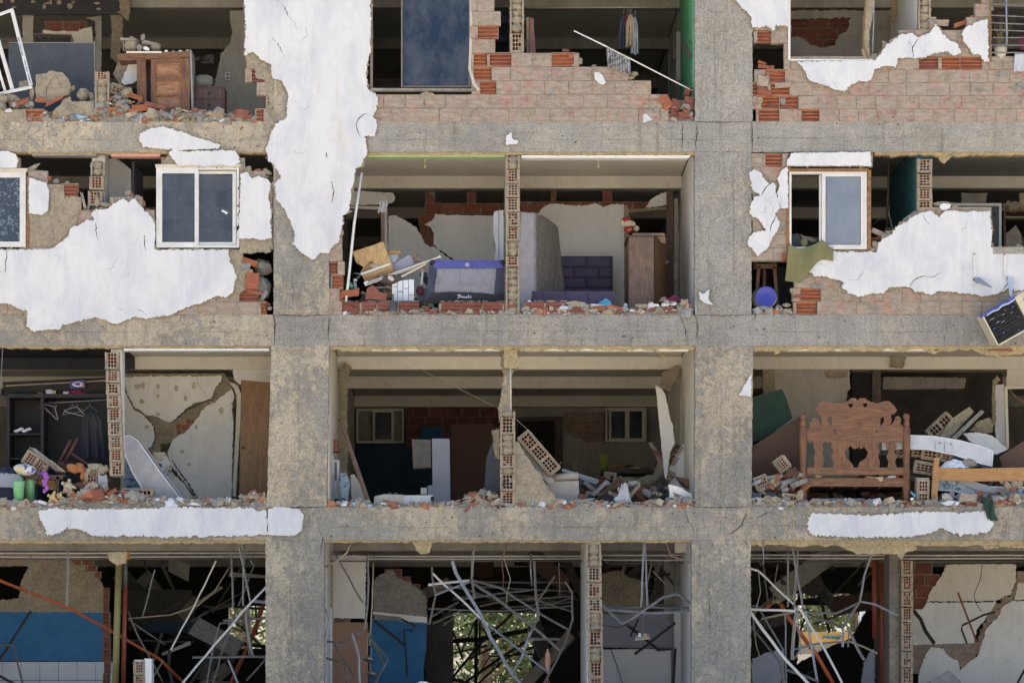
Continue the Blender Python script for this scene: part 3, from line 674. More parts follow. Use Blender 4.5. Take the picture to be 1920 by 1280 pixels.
# ===== partitions standing end-on to the street ====================================================
def partition(x0, x1, ytop, ybot, mat, d0=.15, d1=3.1, topd=None, label=None, brick=None):
    """wall running back from the facade, x in facade pixels (true width), top and bottom as real heights"""
    g = G(mat); zt, zb = Z(ytop), Z(ybot)
    vs = []
    for (x, y, z) in ((x0, d0, zb), (x1, d0, zb), (x1, d1, zb), (x0, d1, zb), (x0, d0, zt), (x1, d0, zt), (x1, d1, Z(topd) if topd else zt), (x0, d1, Z(topd) if topd else zt)):
        vs.append((X(x), y, z))
    g.add(vs, [(0, 1, 5, 4), (1, 2, 6, 5), (2, 3, 7, 6), (3, 0, 4, 7), (4, 5, 6, 7), (0, 3, 2, 1)])
    if brick: brick(g)
    return part('partition_wall', g, label)
partition(949, 973, 263, 590, 'paint_white', brick=lambda g: stack(g, 948, 974, [(318, 342), (345, 368), (371, 395), (398, 423), (426, 450), (480, 498)], .01, lambda y: (590-y)*.002, [(292, 317), (452, 479), (499, 589)]), label='partition of hollow bricks seen end-on in the bedroom storey')
partition(205, 226, 626, 890, 'paint_white', d0=.2, d1=.55, label='leaning column of hollow brick ends beside the black wardrobe', brick=lambda g: stack(g, 206, 232, [(660, 690), (694, 715), (718, 738), (741, 763), (766, 789), (792, 815), (818, 840), (842, 864), (866, 890)], .02, lambda y: -(890-y)*.045, []))
partition(942, 962, 778, 950, 'paint_white', d0=.15, d1=1.6, label='low stump of hollow brick partition between the two rooms', brick=lambda g: stack(g, 938, 966, [(782, 812), (852, 875), (888, 918), (921, 945)], .01, None, [(813, 851), (876, 888), (770, 781)]))
partition(1102, 1126, 985, 1312, 'paint_white', d1=3.1, label='partition of hollow brick ends on the lowest storey', brick=lambda g: stack(g, 1101, 1129, [(1062, 1088), (1092, 1118), (1122, 1146), (1182, 1210), (1240, 1268), (1270, 1290)], .01, lambda y: (y-1150)*.02, [(1020, 1061), (1148, 1181), (1212, 1239)]))
partition(168, 192, 263, 590, 'paint_white', d0=.3, d1=.8, brick=lambda g: stack(g, 167, 194, [(330, 354), (358, 384)], .03, lambda y: -(y-385)*.08-2, [(304, 329)]), label='broken partition head between the two plastered rooms')
partition(1721, 1745, 263, 590, 'teal_wall', label='partition with a teal painted side', brick=lambda g: stack(g, 1719, 1747, [(298, 322), (326, 350), (352, 374), (376, 402)], .01, lambda y: 1, []))
partition(958, 980, -99, 228, 'paint_dirty', brick=lambda g: stack(g, 956, 982, [(62, 97)], .01, None, [(-40, 61)]))
partition(1722, 1745, -99, 228, 'paint_white', topd=-60, brick=lambda g: stack(g, 1722, 1745, [], .01, None, [(-40, 64)]))
partition(180, 202, 150, 228, 'paint_white', d0=.15, d1=1.0, brick=lambda g: stack(g, 178, 204, [(134, 150)], .01, None, [(151, 227)]), label='crumbling stump of partition filled with mortar')
partition(1690, 1708, 985, 1312, 'inner_concrete', d0=1.3, d1=3.1, brick=lambda g: stack(g, 1690, 1712, [(1050, 1078), (1081, 1106), (1109, 1135), (1138, 1163), (1166, 1190), (1193, 1218), (1221, 1248), (1251, 1280)], 1.2, None, []))
g = G()    # tan wall faces that turn the corner of the stumps
g.slab([(965, 826), (972, 828), (985, 852), (997, 868), (1003, 880), (1012, 884), (1020, 902), (1030, 918), (1040, 925), (1043, 949), (965, 950)], .04, .1, 'mortar', rough=1.6, step=3, seed=4)
for y in (852, 875, 900, 925): crack(g, [(966, y), (1003, y+1)], .038, .9, 'dark_wall', seed=y)
part('partition_wall', g, 'sloping tan mortar face of the broken low wall')
g = G()    # rough hanging mortar above it
g.slab([(938, 655), (972, 655), (970, 690), (960, 700), (958, 772), (948, 780), (936, 790), (934, 770), (940, 740), (946, 700), (940, 690)], .3, .18, 'mortar', rough=2.5, step=3, seed=14)
g.slab([(944, 655), (970, 655), (972, 690), (945, 690)], .08, .18, 'mortar_gold_bounce', rough=1, step=3)
part('mortar_remnant', g)
g = G(); g.slab([(100, 208), (112, 196), (120, 185), (132, 182), (135, 190), (176, 190), (178, 226), (98, 228)], .03, .1, 'mortar', rough=1.5, step=3, seed=3); part('mortar_remnant', g)
g = G(); g.slab([(1478, 288), (1484, 288), (1478, 318), (1481, 470), (1474, 470), (1476, 318)], -.02, .1, 'rust', rough=1, step=3); part('mortar_remnant', g)

# ===== inner walls across the rooms at the first cross beam ========================================
def iwall(poly, d, mat='paint_white', back=None, rough=1.6, label=None, holes=(), t=.03, side='mortar', seed=1, name='inner_wall'):
    g = G(); g.slab(poly, d, t, mat, rough=rough, step=3, seed=seed, holes=holes, side=side)
    for b in back or []:
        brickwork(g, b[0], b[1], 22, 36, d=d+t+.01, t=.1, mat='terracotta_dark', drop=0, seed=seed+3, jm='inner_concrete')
    return part(name, g, label)
DW = 3.2
# row 2, middle left room
iwall([(728, 404), (742, 404), (764, 416), (780, 426), (790, 442), (797, 457), (806, 463), (814, 461), (826, 472), (848, 488), (849, 640), (728, 640)], DW, seed=2)
iwall([(813, 459), (813, 437), (806, 424), (797, 421), (813, 412), (816, 401), (846, 404), (952, 404), (952, 640), (851, 640), (850, 487), (835, 475), (822, 468)], DW, seed=3)
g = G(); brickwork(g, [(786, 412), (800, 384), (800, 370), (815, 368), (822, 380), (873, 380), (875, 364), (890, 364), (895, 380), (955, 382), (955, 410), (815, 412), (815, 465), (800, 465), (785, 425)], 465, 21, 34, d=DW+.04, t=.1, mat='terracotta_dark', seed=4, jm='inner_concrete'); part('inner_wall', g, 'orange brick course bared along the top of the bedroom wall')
iwall([(655, 357), (738, 362), (740, 372), (736, 380), (722, 386), (705, 384), (655, 385)], DW, seed=5)
g = G('white_frame'); g.slab([(657, 386), (722, 387), (726, 392), (728, 640), (722, 640), (720, 393), (657, 391)], DW-.03, .08); part('door_frame', g)
iwall([(960, 400), (1010, 398), (1018, 390), (1026, 384), (1050, 382), (1075, 386), (1100, 385), (1115, 381), (1130, 388), (1150, 383), (1168, 382), (1171, 392), (1172, 640), (960, 640)], DW, seed=6)
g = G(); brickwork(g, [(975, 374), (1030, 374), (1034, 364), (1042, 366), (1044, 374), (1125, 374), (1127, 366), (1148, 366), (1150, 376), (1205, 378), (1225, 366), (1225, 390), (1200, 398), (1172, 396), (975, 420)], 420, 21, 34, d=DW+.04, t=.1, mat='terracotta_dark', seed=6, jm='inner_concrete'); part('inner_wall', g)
iwall([(1258, 360), (1256, 384), (1210, 390), (1215, 380), (1228, 368), (1240, 362)], DW, seed=7)
g = G('mortar'); g.slab([(1170, 384), (1176, 386), (1180, 393), (1256, 387), (1256, 392), (1180, 398), (1176, 640), (1171, 640)], DW-.02, .06, rough=.6); g.slab([(1264, 372), (1272, 372), (1271, 640), (1264, 640)], DW-.05, .06, 'paint_dirty', rough=1); part('door_frame', g)
# row 1
iwall([(431, 20), (431, 35), (435, 60), (433, 79), (418, 97), (414, 100), (410, 125), (403, 149), (404, 300), (515, 300), (515, 20)], DW, 'paint_dirty', seed=8, label='dark grey inner wall with a broken edge')
iwall([(42, 20), (62, 20), (62, 84), (175, 84), (180, 66), (178, 40), (160, 34), (190, 30), (190, 300), (42, 300)], DW+.05, 'paint_dirty', seed=9, side='terracotta_dark')
iwall([(80, 56), (110, 60), (140, 54), (150, 56), (172, 50), (176, 100), (78, 100)], DW, 'paint_cream', seed=10, rough=1)
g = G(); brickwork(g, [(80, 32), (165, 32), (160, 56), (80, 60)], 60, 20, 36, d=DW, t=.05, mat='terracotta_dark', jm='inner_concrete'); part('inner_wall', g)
iwall([(206, 20), (232, 20), (228, 80), (222, 120), (206, 108), (210, 60)], DW, 'mortar', seed=11)
g = G('charcoal_paint'); g.slab([(-60, 0), (228, 0), (226, 27), (-60, 28)], 3.08, .05, rough=.8, step=6)
for i in range(14): g.blob(P(random.uniform(0, 225), random.choice([random.uniform(1, 8), random.uniform(2, 25)]), 3.08), (random.uniform(.01, .05), .01, random.uniform(.01, .05)), 'rub_tan', .5, 8, seed=i)
part('painted_beam', g, 'black painted beam with paint flaking off')
g = G('mortar'); g.slab([(222, -6), (242, -6), (244, 12), (240, 42), (232, 30), (226, 28)], 3.0, .12, rough=2, step=3); part('mortar_remnant', g)
g = G('green_wall'); g.box((X(1303)-.02, .2, FLOOR[1]), (X(1303)-.001, 3.14, Z(-99)-.02)); g.slab([(1280, -60), (1303, -60), (1303, 16), (1276, 22)], 3.0, .06); part('green_wall', g, 'bright green painted side wall with soot streaks')
iwall([(1478, 20), (1690, 20), (1690, 300), (1478, 300)], DW, 'paint_dirty', holes=[[(1484, 36), (1595, 34), (1588, 58), (1572, 66), (1566, 84), (1540, 90), (1518, 84), (1502, 70), (1484, 68)]], seed=12, rough=2.4)
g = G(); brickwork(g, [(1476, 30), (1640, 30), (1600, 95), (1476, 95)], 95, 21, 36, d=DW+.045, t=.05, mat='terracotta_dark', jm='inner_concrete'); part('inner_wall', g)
g = G('mortar_gold_bounce'); g.slab([(1672, -5), (1700, -5), (1692, 14), (1680, 28), (1674, 48), (1668, 60), (1670, 26)], 2.2, .05, rough=2.4); part('mortar_remnant', g)
# row 2 left and right
iwall([(197, 300), (212, 296), (228, 303), (245, 318), (247, 372), (247, 420), (190, 420), (192, 330), (200, 328)], 1.2, 'paint_white', seed=16, label='white plastered slab leaning between the rooms', rough=1, t=.1)
g = G('lilac_board'); g.slab([(247, 300), (247, 560), (252, 560), (252, 300)], 1.8, 1.2); part('partition_wall', g)
iwall([(1803, 362), (1852, 362), (1848, 378), (1850, 400), (1803, 400)], DW, 'paint_dirty', seed=17)
iwall([(1745, 382), (1795, 380), (1795, 560), (1745, 560)], DW, 'paint_dirty', seed=18)
iwall([(1885, 440), (1905, 422), (1915, 440), (1918, 560), (1880, 560)], DW, 'paint_dirty', seed=19)
# row 3 left, crossed by the big X of cracks
iwall([(228, 706), (415, 704), (416, 712), (402, 730), (396, 748), (375, 753), (360, 757), (345, 770), (325, 789), (318, 793), (305, 786), (290, 779), (275, 779), (262, 769), (252, 764), (240, 745), (233, 722)], DW, 'plaster_inner', seed=20, label='upper white wedge of the cross-cracked wall')
iwall([(226, 712), (236, 737), (250, 767), (262, 773), (278, 788), (288, 800), (290, 820), (283, 838), (270, 846), (284, 856), (300, 872), (318, 882), (330, 892), (345, 907), (372, 945), (380, 960), (226, 990)], DW, 'plaster_inner', seed=21)
iwall([(420, 747), (434, 754), (437, 790), (433, 990), (386, 990), (378, 942), (345, 903), (318, 868), (314, 845), (325, 822), (345, 812), (362, 795), (375, 775), (384, 764), (400, 755)], DW, 'plaster_inner', seed=22, label='right white wedge of the cross-cracked wall')
iwall([(226, 700), (420, 700), (430, 715), (438, 735), (438, 990), (226, 990)], DW+.035, 'mortar', holes=[[(300, 832), (322, 830), (318, 850), (328, 868), (352, 902), (386, 950), (384, 968), (374, 960), (340, 905), (316, 878), (306, 868)]], seed=23, t=.1)
g = G(); brickwork(g, [(330, 795), (365, 785), (358, 800), (332, 815)], 815, 10, 17, d=DW+.02, t=.02, mat='terracotta'); part('inner_wall', g)
iwall([(436, 690), (520, 690), (520, 722), (450, 720), (440, 714)], DW, 'plaster_inner', seed=24)
g = G('paint_cream'); g.slab([(430, 715), (446, 722), (452, 740), (450, 800), (442, 930), (436, 930), (442, 800), (444, 745), (440, 732)], DW-.06, .08, rough=.6)
g.slab([(404, 752), (420, 740), (435, 728), (440, 742), (436, 754), (424, 760)], DW-.05, .05, 'plaster_inner', rough=1); part('door_frame', g, 'bent cream door frame torn from the wall')
# row 3 middle, deep inside
DB = 9.85
g = G('navy_wall'); g.slab([(664, 768), (925, 768), (925, 1060), (664, 1060)], DB, .1, holes=[[(670, 766), (757, 766), (757, 830), (670, 830)]]); part('inner_wall', g, 'dark navy back wall with a small window')
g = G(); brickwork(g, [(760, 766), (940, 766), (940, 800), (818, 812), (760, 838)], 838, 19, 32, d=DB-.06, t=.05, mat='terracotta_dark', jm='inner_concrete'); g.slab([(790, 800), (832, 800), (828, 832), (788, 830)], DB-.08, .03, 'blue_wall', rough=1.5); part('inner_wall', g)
def inwin(x0, y0, x1, y1, d, mat, mids, panes):
    g = G(mat); w = 3.5
    for a in ((x0, y0, x1, y0+w), (x0, y1-w, x1, y1), (x0, y0+w, x0+w, y1-w), (x1-w, y0+w, x1, y1-w)): g.bpx(*a, d-.06, d+.04)
    fr = part('inner_window', g)
    g = G(mat)
    for a, b in mids:
        for q in ((a, y0+w, b, y0+w+3), (a, y1-w-3, b, y1-w), (a, y0+w+3, a+4, y1-w-3), (b-4, y0+w+3, b, y1-w-3)): g.bpx(*q, d-.04, d+.02)
    part('sash', g, parent=fr)
    g = G('glass_navy')
    for a, b in panes: g.bpx(a, y0+w+3, b, y1-w-3, d, d+.01)
    part('pane', g, parent=fr)
inwin(668, 766, 757, 830, DB-.05, 'paint_cream', [(699, 738)], [(703, 734)])
inwin(1135, 764, 1212, 828, DB-.05, 'paint_cream', [(1142, 1176), (1176, 1208)], [(1146, 1172), (1180, 1204)])
iwall([(1053, 768), (1062, 808), (1075, 820), (1100, 822), (1132, 830), (1215, 830), (1250, 830), (1250, 1060), (1050, 1060)], DB, 'paint_dirty', seed=30)
g = G(); brickwork(g, [(1060, 766), (1132, 766), (1132, 830), (1095, 824), (1062, 812)], 830, 19, 32, d=DB+.0, t=.06, mat='brick_face', jm='inner_concrete'); part('inner_wall', g)
g = G('wood_dark'); g.slab([(965, 782), (1055, 780), (1055, 1060), (965, 1060)], DB-.1, .06); g.slab([(972, 790), (1040, 788), (1040, 1060), (972, 1060)], DB-.13, .03, 'black_wall'); part('inner_door', g)
iwall([(1229, 722), (1240, 728), (1248, 740), (1252, 765), (1262, 800), (1265, 830), (1256, 850), (1252, 880), (1250, 900), (1246, 894)], 2.4, 'plaster_inner', seed=31, label='thin white plaster sheet leaning at the end of the room', rough=1, t=.05)
iwall([(1302, 826), (1290, 824), (1278, 835), (1262, 858), (1258, 868), (1250, 890), (1256, 905), (1270, 930), (1302, 950)], 2.6, 'paint_white', seed=32, rough=1, t=.1)
g = G()
for p in ((1264, 838), (1256, 858), (1250, 888)):
    M = Matrix.Translation(P(p[0]-4, p[1]+6, 2.55))@Matrix.Rotation(R(35), 4, 'Y'); endgrid(g, M, .12, .14, .1, 2, 3)
part('mortar_remnant', g)
g = G('mortar'); g.slab([(640, 688), (648, 680), (658, 686), (655, 694), (650, 760), (652, 900), (640, 940), (636, 800), (640, 740), (636, 698)], 3.0, .1, rough=3); part('mortar_remnant', g)
g = G('mortar'); g.slab([(1240, 700), (1272, 684), (1275, 700), (1262, 720), (1255, 735), (1240, 728)], 3.0, .1, rough=2.5); g.slab([(1222, 655), (1265, 655), (1255, 664), (1240, 670), (1228, 660)], 1.0, .03, 'mortar_gold_bounce', rough=2); part('mortar_remnant', g)
# row 3 right
iwall([(1452, 690), (1592, 690), (1594, 725), (1586, 750), (1600, 990), (1452, 990)], DW, 'paint_dirty', seed=33, rough=2)
g = G('mortar'); g.slab([(1430, 690), (1453, 690), (1452, 745), (1432, 745)], DW-.02, .1, rough=1.5)
g.slab([(1548, 695), (1590, 695), (1588, 706), (1570, 710), (1550, 708)], DW-.03, .1, rough=2); part('mortar_remnant', g)
g = G('paint_dirty'); g.slab([(1656, 706), (1812, 708), (1808, 728), (1656, 730)], 5.2, .25, rough=1.2); part('lintel', g, 'stained concrete lintel in the dark behind the headboard')
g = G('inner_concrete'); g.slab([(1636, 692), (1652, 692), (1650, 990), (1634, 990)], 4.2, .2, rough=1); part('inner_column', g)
g = G('mortar'); g.slab([(1672, 668), (1680, 658), (1700, 654), (1710, 660), (1700, 668), (1694, 690), (1670, 688)], 3.05, .12, rough=2.2); part('mortar_remnant', g)
g = G(); g.slab([(1890, 690), (1930, 690), (1930, 722), (1886, 726)], DW, .05, 'paint_cream', rough=1.5); g.slab([(1864, 722), (1882, 720), (1884, 745), (1890, 760), (1890, 840), (1868, 836), (1866, 800)], 2.6, .06, 'paint_white', rough=1)
g.slab([(1862, 712), (1870, 704), (1876, 712), (1866, 722), (1868, 790), (1862, 800), (1860, 760)], 2.5, .05, 'mortar', rough=1); g.slab([(1884, 724), (1930, 724), (1930, 728), (1889, 729), (1892, 840), (1887, 840)], 2.5, .05, 'paint_cream'); part('door_frame', g, 'splintered door frame beside the wooden bed rail')
g = G('black_wall'); g.slab([(1598, 688), (1880, 688), (1880, 1000), (1598, 1000)], 5.6, .1, 'dark_wall'); part('inner_wall', g, 'dark wall far behind the headboard')
# row 4
iwall([(-60, 1035), (150, 1035), (175, 1062), (190, 1090), (200, 1110), (204, 1150), (-60, 1150)], DW, 'mortar', holes=[[(-50, 1062), (53, 1060), (40, 1090), (34, 1122), (-50, 1126)]], seed=40, rough=2.2)
g = G('blue_wall'); g.slab([(-60, 1147), (198, 1148), (196, 1180), (198, 1239), (-60, 1238)], DW-.02, .06, rough=.8); part('inner_wall', g, 'deep blue painted wall with a tiled foot')
g = G('tile_white')
for i in range(-2, 6):
    for j in range(3): g.bpx(-15+i*35+20, 1240+j*35, -15+i*35+54.3, 1274+j*35, DW-.03+random.uniform(0, .002), DW+.02)
part('wall_tiles', g)
g = G(); brickwork(g, [(193, 1095), (205, 1100), (209, 1400), (193, 1400)], 1400, 23, 20, d=DW-.04, t=.1, mat='terracotta_dark', jm='inner_concrete'); brickwork(g, [(112, 1046), (170, 1046), (190, 1078), (186, 1082), (150, 1058)], 1083, 12, 22, d=DW-.05, t=.1, mat='terracotta_dark', jm='mortar'); part('inner_wall', g)
g = G('dark_wall'); g.slab([(240, 1104), (358, 1105), (366, 1140), (360, 1185), (240, 1180)], 6, .1, rough=1.5); g.slab([(270, 1166), (362, 1168), (360, 1186), (270, 1184)], 5.98, .1, 'navy_wall'); part('inner_wall', g)
iwall([(622, 1040), (686, 1040), (686, 1070), (684, 1158), (622, 1158)], DW, 'plaster_inner', seed=41)
g = G('peach_wall'); g.slab([(618, 1166), (690, 1166), (690, 1400), (618, 1400)], DW, .06); part('inner_wall', g, 'peach painted wall behind the lamp cords')
iwall([(702, 1085), (712, 1076), (722, 1072), (738, 1067), (745, 1082), (768, 1092), (790, 1108), (800, 1120), (802, 1170), (700, 1165)], DW, 'mortar_grey', seed=42, rough=2)
g = G(); brickwork(g, [(712, 1068), (752, 1064), (755, 1080), (775, 1090), (795, 1108), (798, 1122), (770, 1115), (745, 1085)], 1122, 14, 26, d=DW+.03, t=.08, mat='terracotta_dark', jm='inner_concrete'); part('inner_wall', g)
g = G('blue_wall'); g.slab([(695, 1160), (800, 1166), (799, 1220), (794, 1240), (796, 1400), (688, 1400)], DW-.01, .05, rough=.8); part('inner_wall', g, 'deep blue wall behind a bent black steel bar')
g = G('paint_white'); g.slab([(700, 1146), (800, 1156), (800, 1167), (752, 1164), (752, 1156), (700, 1150)], DW-.02, .05, rough=.6); part('inner_wall', g)
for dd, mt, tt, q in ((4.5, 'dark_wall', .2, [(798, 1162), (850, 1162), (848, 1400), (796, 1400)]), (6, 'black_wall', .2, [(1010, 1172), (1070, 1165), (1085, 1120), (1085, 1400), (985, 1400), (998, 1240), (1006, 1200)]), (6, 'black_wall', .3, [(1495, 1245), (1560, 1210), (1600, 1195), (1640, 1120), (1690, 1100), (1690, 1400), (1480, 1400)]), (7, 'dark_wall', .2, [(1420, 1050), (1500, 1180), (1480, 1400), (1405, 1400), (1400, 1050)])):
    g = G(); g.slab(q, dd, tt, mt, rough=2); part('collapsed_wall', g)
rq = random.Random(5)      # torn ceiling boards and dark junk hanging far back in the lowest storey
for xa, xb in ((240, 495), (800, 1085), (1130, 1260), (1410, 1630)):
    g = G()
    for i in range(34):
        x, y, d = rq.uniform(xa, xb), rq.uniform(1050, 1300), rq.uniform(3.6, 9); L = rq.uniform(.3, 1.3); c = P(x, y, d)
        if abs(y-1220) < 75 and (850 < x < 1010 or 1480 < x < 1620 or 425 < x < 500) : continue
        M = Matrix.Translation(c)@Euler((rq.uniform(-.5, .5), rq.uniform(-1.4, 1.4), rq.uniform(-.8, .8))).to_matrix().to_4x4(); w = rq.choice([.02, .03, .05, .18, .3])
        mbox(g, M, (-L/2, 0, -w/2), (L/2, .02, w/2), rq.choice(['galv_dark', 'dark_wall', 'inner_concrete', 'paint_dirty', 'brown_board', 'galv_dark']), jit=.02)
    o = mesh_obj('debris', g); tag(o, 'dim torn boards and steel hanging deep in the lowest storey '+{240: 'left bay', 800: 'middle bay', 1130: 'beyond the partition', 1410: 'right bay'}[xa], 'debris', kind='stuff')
g = G()
for (x, y, w, h) in ((258, 724, 9, 8), (268, 722, 6, 9), (296, 724, 5, 8), (330, 728, 6, 9), (363, 722, 6, 10), (296, 742, 4, 6), (266, 752, 7, 7), (348, 746, 5, 8), (296, 776, 6, 5), (415, 770, 7, 10), (342, 846, 6, 5), (368, 800, 5, 6), (354, 870, 6, 4), (275, 800, 6, 5)):
    g.slab([(x+w*math.cos(t)*(.7+.5*N(t*2, x)), y+h*math.sin(t)*(.7+.5*N(t*2, y))) for t in [i*.5236 for i in range(12)]], DW-.0015, .003, 'stain', rough=.8, step=2)
part('wall_stains', g)
g = G(); crack(g, [(229, 712), (238, 738), (252, 766), (262, 771), (278, 784), (289, 800), (292, 822), (286, 840)], DW-.004, 3.2, seed=3); crack(g, [(318, 793), (330, 786), (350, 768), (376, 755), (398, 748), (406, 735)], DW-.004, 2.2, seed=4); crack(g, [(322, 862), (336, 884), (352, 905), (368, 932), (380, 952)], DW-.004, 6, seed=6); crack(g, [(370, 706), (371, 720), (382, 732), (388, 745)], DW-.004, 1, seed=7)
part('crack', g)
iwall([(1128, 1075), (1160, 1068), (1185, 1085), (1212, 1090), (1215, 1130), (1200, 1150), (1128, 1150)], DW, 'mortar', seed=43, rough=2)
g = G(); g.slab([(1128, 1150), (1245, 1150), (1262, 1170), (1262, 1215), (1128, 1213)], DW, .05, 'lilac_board', rough=1); g.slab([(1128, 1217), (1258, 1215), (1258, 1400), (1128, 1400)], DW-.3, .05, 'paint_white'); part('inner_wall', g)
g = G('paint_white'); g.slab([(1264, 1148), (1297, 1148), (1297, 1400), (1264, 1400)], DW-.5, .2); g.slab([(1266, 1034), (1292, 1032), (1290, 1148), (1264, 1148)], DW-.48, .2, 'mortar_grey', rough=1); g.slab([(1266, 1016), (1296, 1014), (1292, 1034), (1266, 1036)], 1.5, .2, 'paint_cream'); part('inner_wall', g)
g = G('paint_white'); g.slab([(608, 1136), (622, 1140), (622, 1400), (602, 1400)], 2.2, .2); g.slab([(608, 1030), (622, 1032), (622, 1140), (608, 1136)], 2.2, .2, 'mortar_gold_bounce', rough=1); part('inner_wall', g)
iwall([(1775, 1057), (1905, 1057), (1905, 1090), (1895, 1112), (1868, 1126), (1738, 1127), (1742, 1112), (1752, 1098), (1764, 1080)], DW, 'paint_cream', seed=44, rough=1.6)
iwall([(1738, 1129), (1868, 1128), (1860, 1142), (1845, 1162), (1830, 1182), (1826, 1205), (1712, 1208), (1704, 1180), (1702, 1140), (1730, 1142)], DW, 'plaster_inner', seed=45, rough=1.4)
iwall([(2000, 1090), (1908, 1092), (1902, 1124), (2000, 1124)], DW, 'paint_cream', seed=46)
iwall([(2000, 1126), (1898, 1126), (1880, 1136), (1872, 1155), (1848, 1180), (1842, 1205), (1832, 1230), (1812, 1244), (1800, 1256), (1796, 1238), (1778, 1230), (1768, 1215), (1745, 1212), (1736, 1225), (1730, 1240), (1722, 1262), (1715, 1400), (2000, 1400)], DW, 'plaster_inner', seed=47, rough=1.6, label='large white wall split by a brick-lined crack')
g = G(); brickwork(g, [(1700, 1050), (1790, 1050), (1745, 1110), (1738, 1140), (1705, 1142)], 1142, 22, 34, d=DW+.05, t=.08, mat='terracotta_dark', jm='mortar', drop=.15)
brickwork(g, [(1925, 1070), (1905, 1072), (1900, 1110), (1860, 1135), (1832, 1200), (1708, 1206), (1708, 1400), (1736, 1400), (1736, 1240), (1810, 1250), (1850, 1210), (1875, 1160), (1925, 1110)], 1262, 12, 20, d=DW+.035, t=.1, mat='brick_face', jm='mortar'); part('inner_wall', g, 'brickwork bared inside the cracks of the white wall')
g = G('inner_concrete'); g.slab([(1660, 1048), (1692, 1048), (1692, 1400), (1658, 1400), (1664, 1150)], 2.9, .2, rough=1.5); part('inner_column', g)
g = G('grey_board'); g.slab([(1232+500, 1284), (1780, 1256), (1800, 1275), (1812, 1300), (1732, 1300)], 1.6, .08, rough=.5); part('inner_wall', g)

# ===== facade windows ==============================================================================
def rect_frame(g, x0, y0, x1, y1, w, d0, d1, mat=None, sk=0):
    for a in ((x0, y0, x1, y0+w), (x0, y1-w, x1, y1), (x0, y0+w, x0+w, y1-w), (x1-w, y0+w, x1, y1-w)): g.bpx(*a, d0, d1, mat)
def window(outer, sashes, mat, panes, label, top=None, extra=None):
    g = G(mat); rect_frame(g, *outer, 4, -.02, .08)
    if top: g.bpx(outer[0]-2, outer[1]-6, outer[2]+3, outer[1]-.3, -.035, .07, top, jit=.004)
    if extra: extra(g)
    w = part('window', g, label)
    for s in sashes:
        g = G(mat); rect_frame(g, *s[:4], 7, s[4], s[4]+.035); part('sash', g, parent=w)
    for p in panes:
        g = G(p[5]); g.bpx(*p[:4], p[4], p[4]+.006); part('pane', g, parent=w)
window((293, 314, 448, 464), [(297, 318, 372, 461, -.012), (366, 319, 443, 461, .03)], 'pvc_frame', [(303, 325, 365, 454, .005, 'glass'), (373, 326, 437, 454, .045, 'glass')], 'white sliding window, both panes whole', 'cream_plastic')
window((-60, 322, 48, 463), [(-30, 326, 44, 460, -.012)], 'pvc_frame', [(-24, 333, 38, 454, .005, 'glass_ferns')], 'white window with fern patterned glass', 'cream_plastic', lambda g: g.bpx(49, 330, 54, 464, -.01, .1, 'rust', jit=.004))
window((1480, 322, 1625, 467), [(1541, 324, 1621, 466, -.012), (1483, 326, 1545, 464, .035)] [:1], 'pvc_frame', [(1549, 332, 1613, 458, .005, 'glass_frost')], 'white window with one frosted pane and one side empty', 'rust', lambda g: (g.bpx(1626, 318, 1633, 470, -.02, .1, 'rust', jit=.006), g.bpx(1536, 328, 1540, 463, .03, .06), g.bpx(1540, 468, 1634, 471, -.02, .08, 'rust', jit=.005)))
g = G('alu_brown')
g.bpx(694, -40, 699, 168, -.01, .08); g.bpx(696, 166, 890, 170, -.03, .1, 'mortar_grey', jit=.006); g.bpx(700, -40, 882, -34, 0, .08)
g.tube([P(883, -40, .03), P(884, 60, .03), P(881, 130, .02), P(889, 158, .0), P(898, 170, -.02)], .03, 'cream_plastic', 5)
w = part('window', g, 'tall brown framed window with a dark blue sliding pane')
g = G('alu_brown'); rect_frame(g, 752, -36, 882, 164, 3, .02, .05); part('sash', g, parent=w)
g = G('glass_navy'); g.bpx(756, -33, 879, 161, .03, .036); part('pane', g, parent=w)
g = G('white_frame'); g.bpx(1478, -40, 1482, 112, -.035, .1); g.bpx(1482, 111, 1636, 114, -.03, .1); part('window', g, 'empty window opening edged in thin white frame')
g = G('mortar'); g.slab([(1624, -20), (1642, -20), (1638, 20), (1630, 60), (1630, 104), (1622, 112), (1617, 100), (1619, 40)], -.01, .06, rough=1.2, step=3); g.tube([P(1624, -20, -.02), P(1618, 80, -.02), (P(1628, 113, -.02))], .012, 'rust', 5); g.tube([P(1640, -20, 0), P(1636, 100, 0)], .01, 'galv_blue', 5)
part('window_jamb', g, 'torn window jamb standing alone in the opening')
# mortar lump sill at the right edge
g = G('concrete'); g.bpx(1862, 463, 2060, 476, -.052, .12); g.bpx(1856, 117, 1908, 129, -.01, .12, 'mortar', jit=.008); part('sill', g)
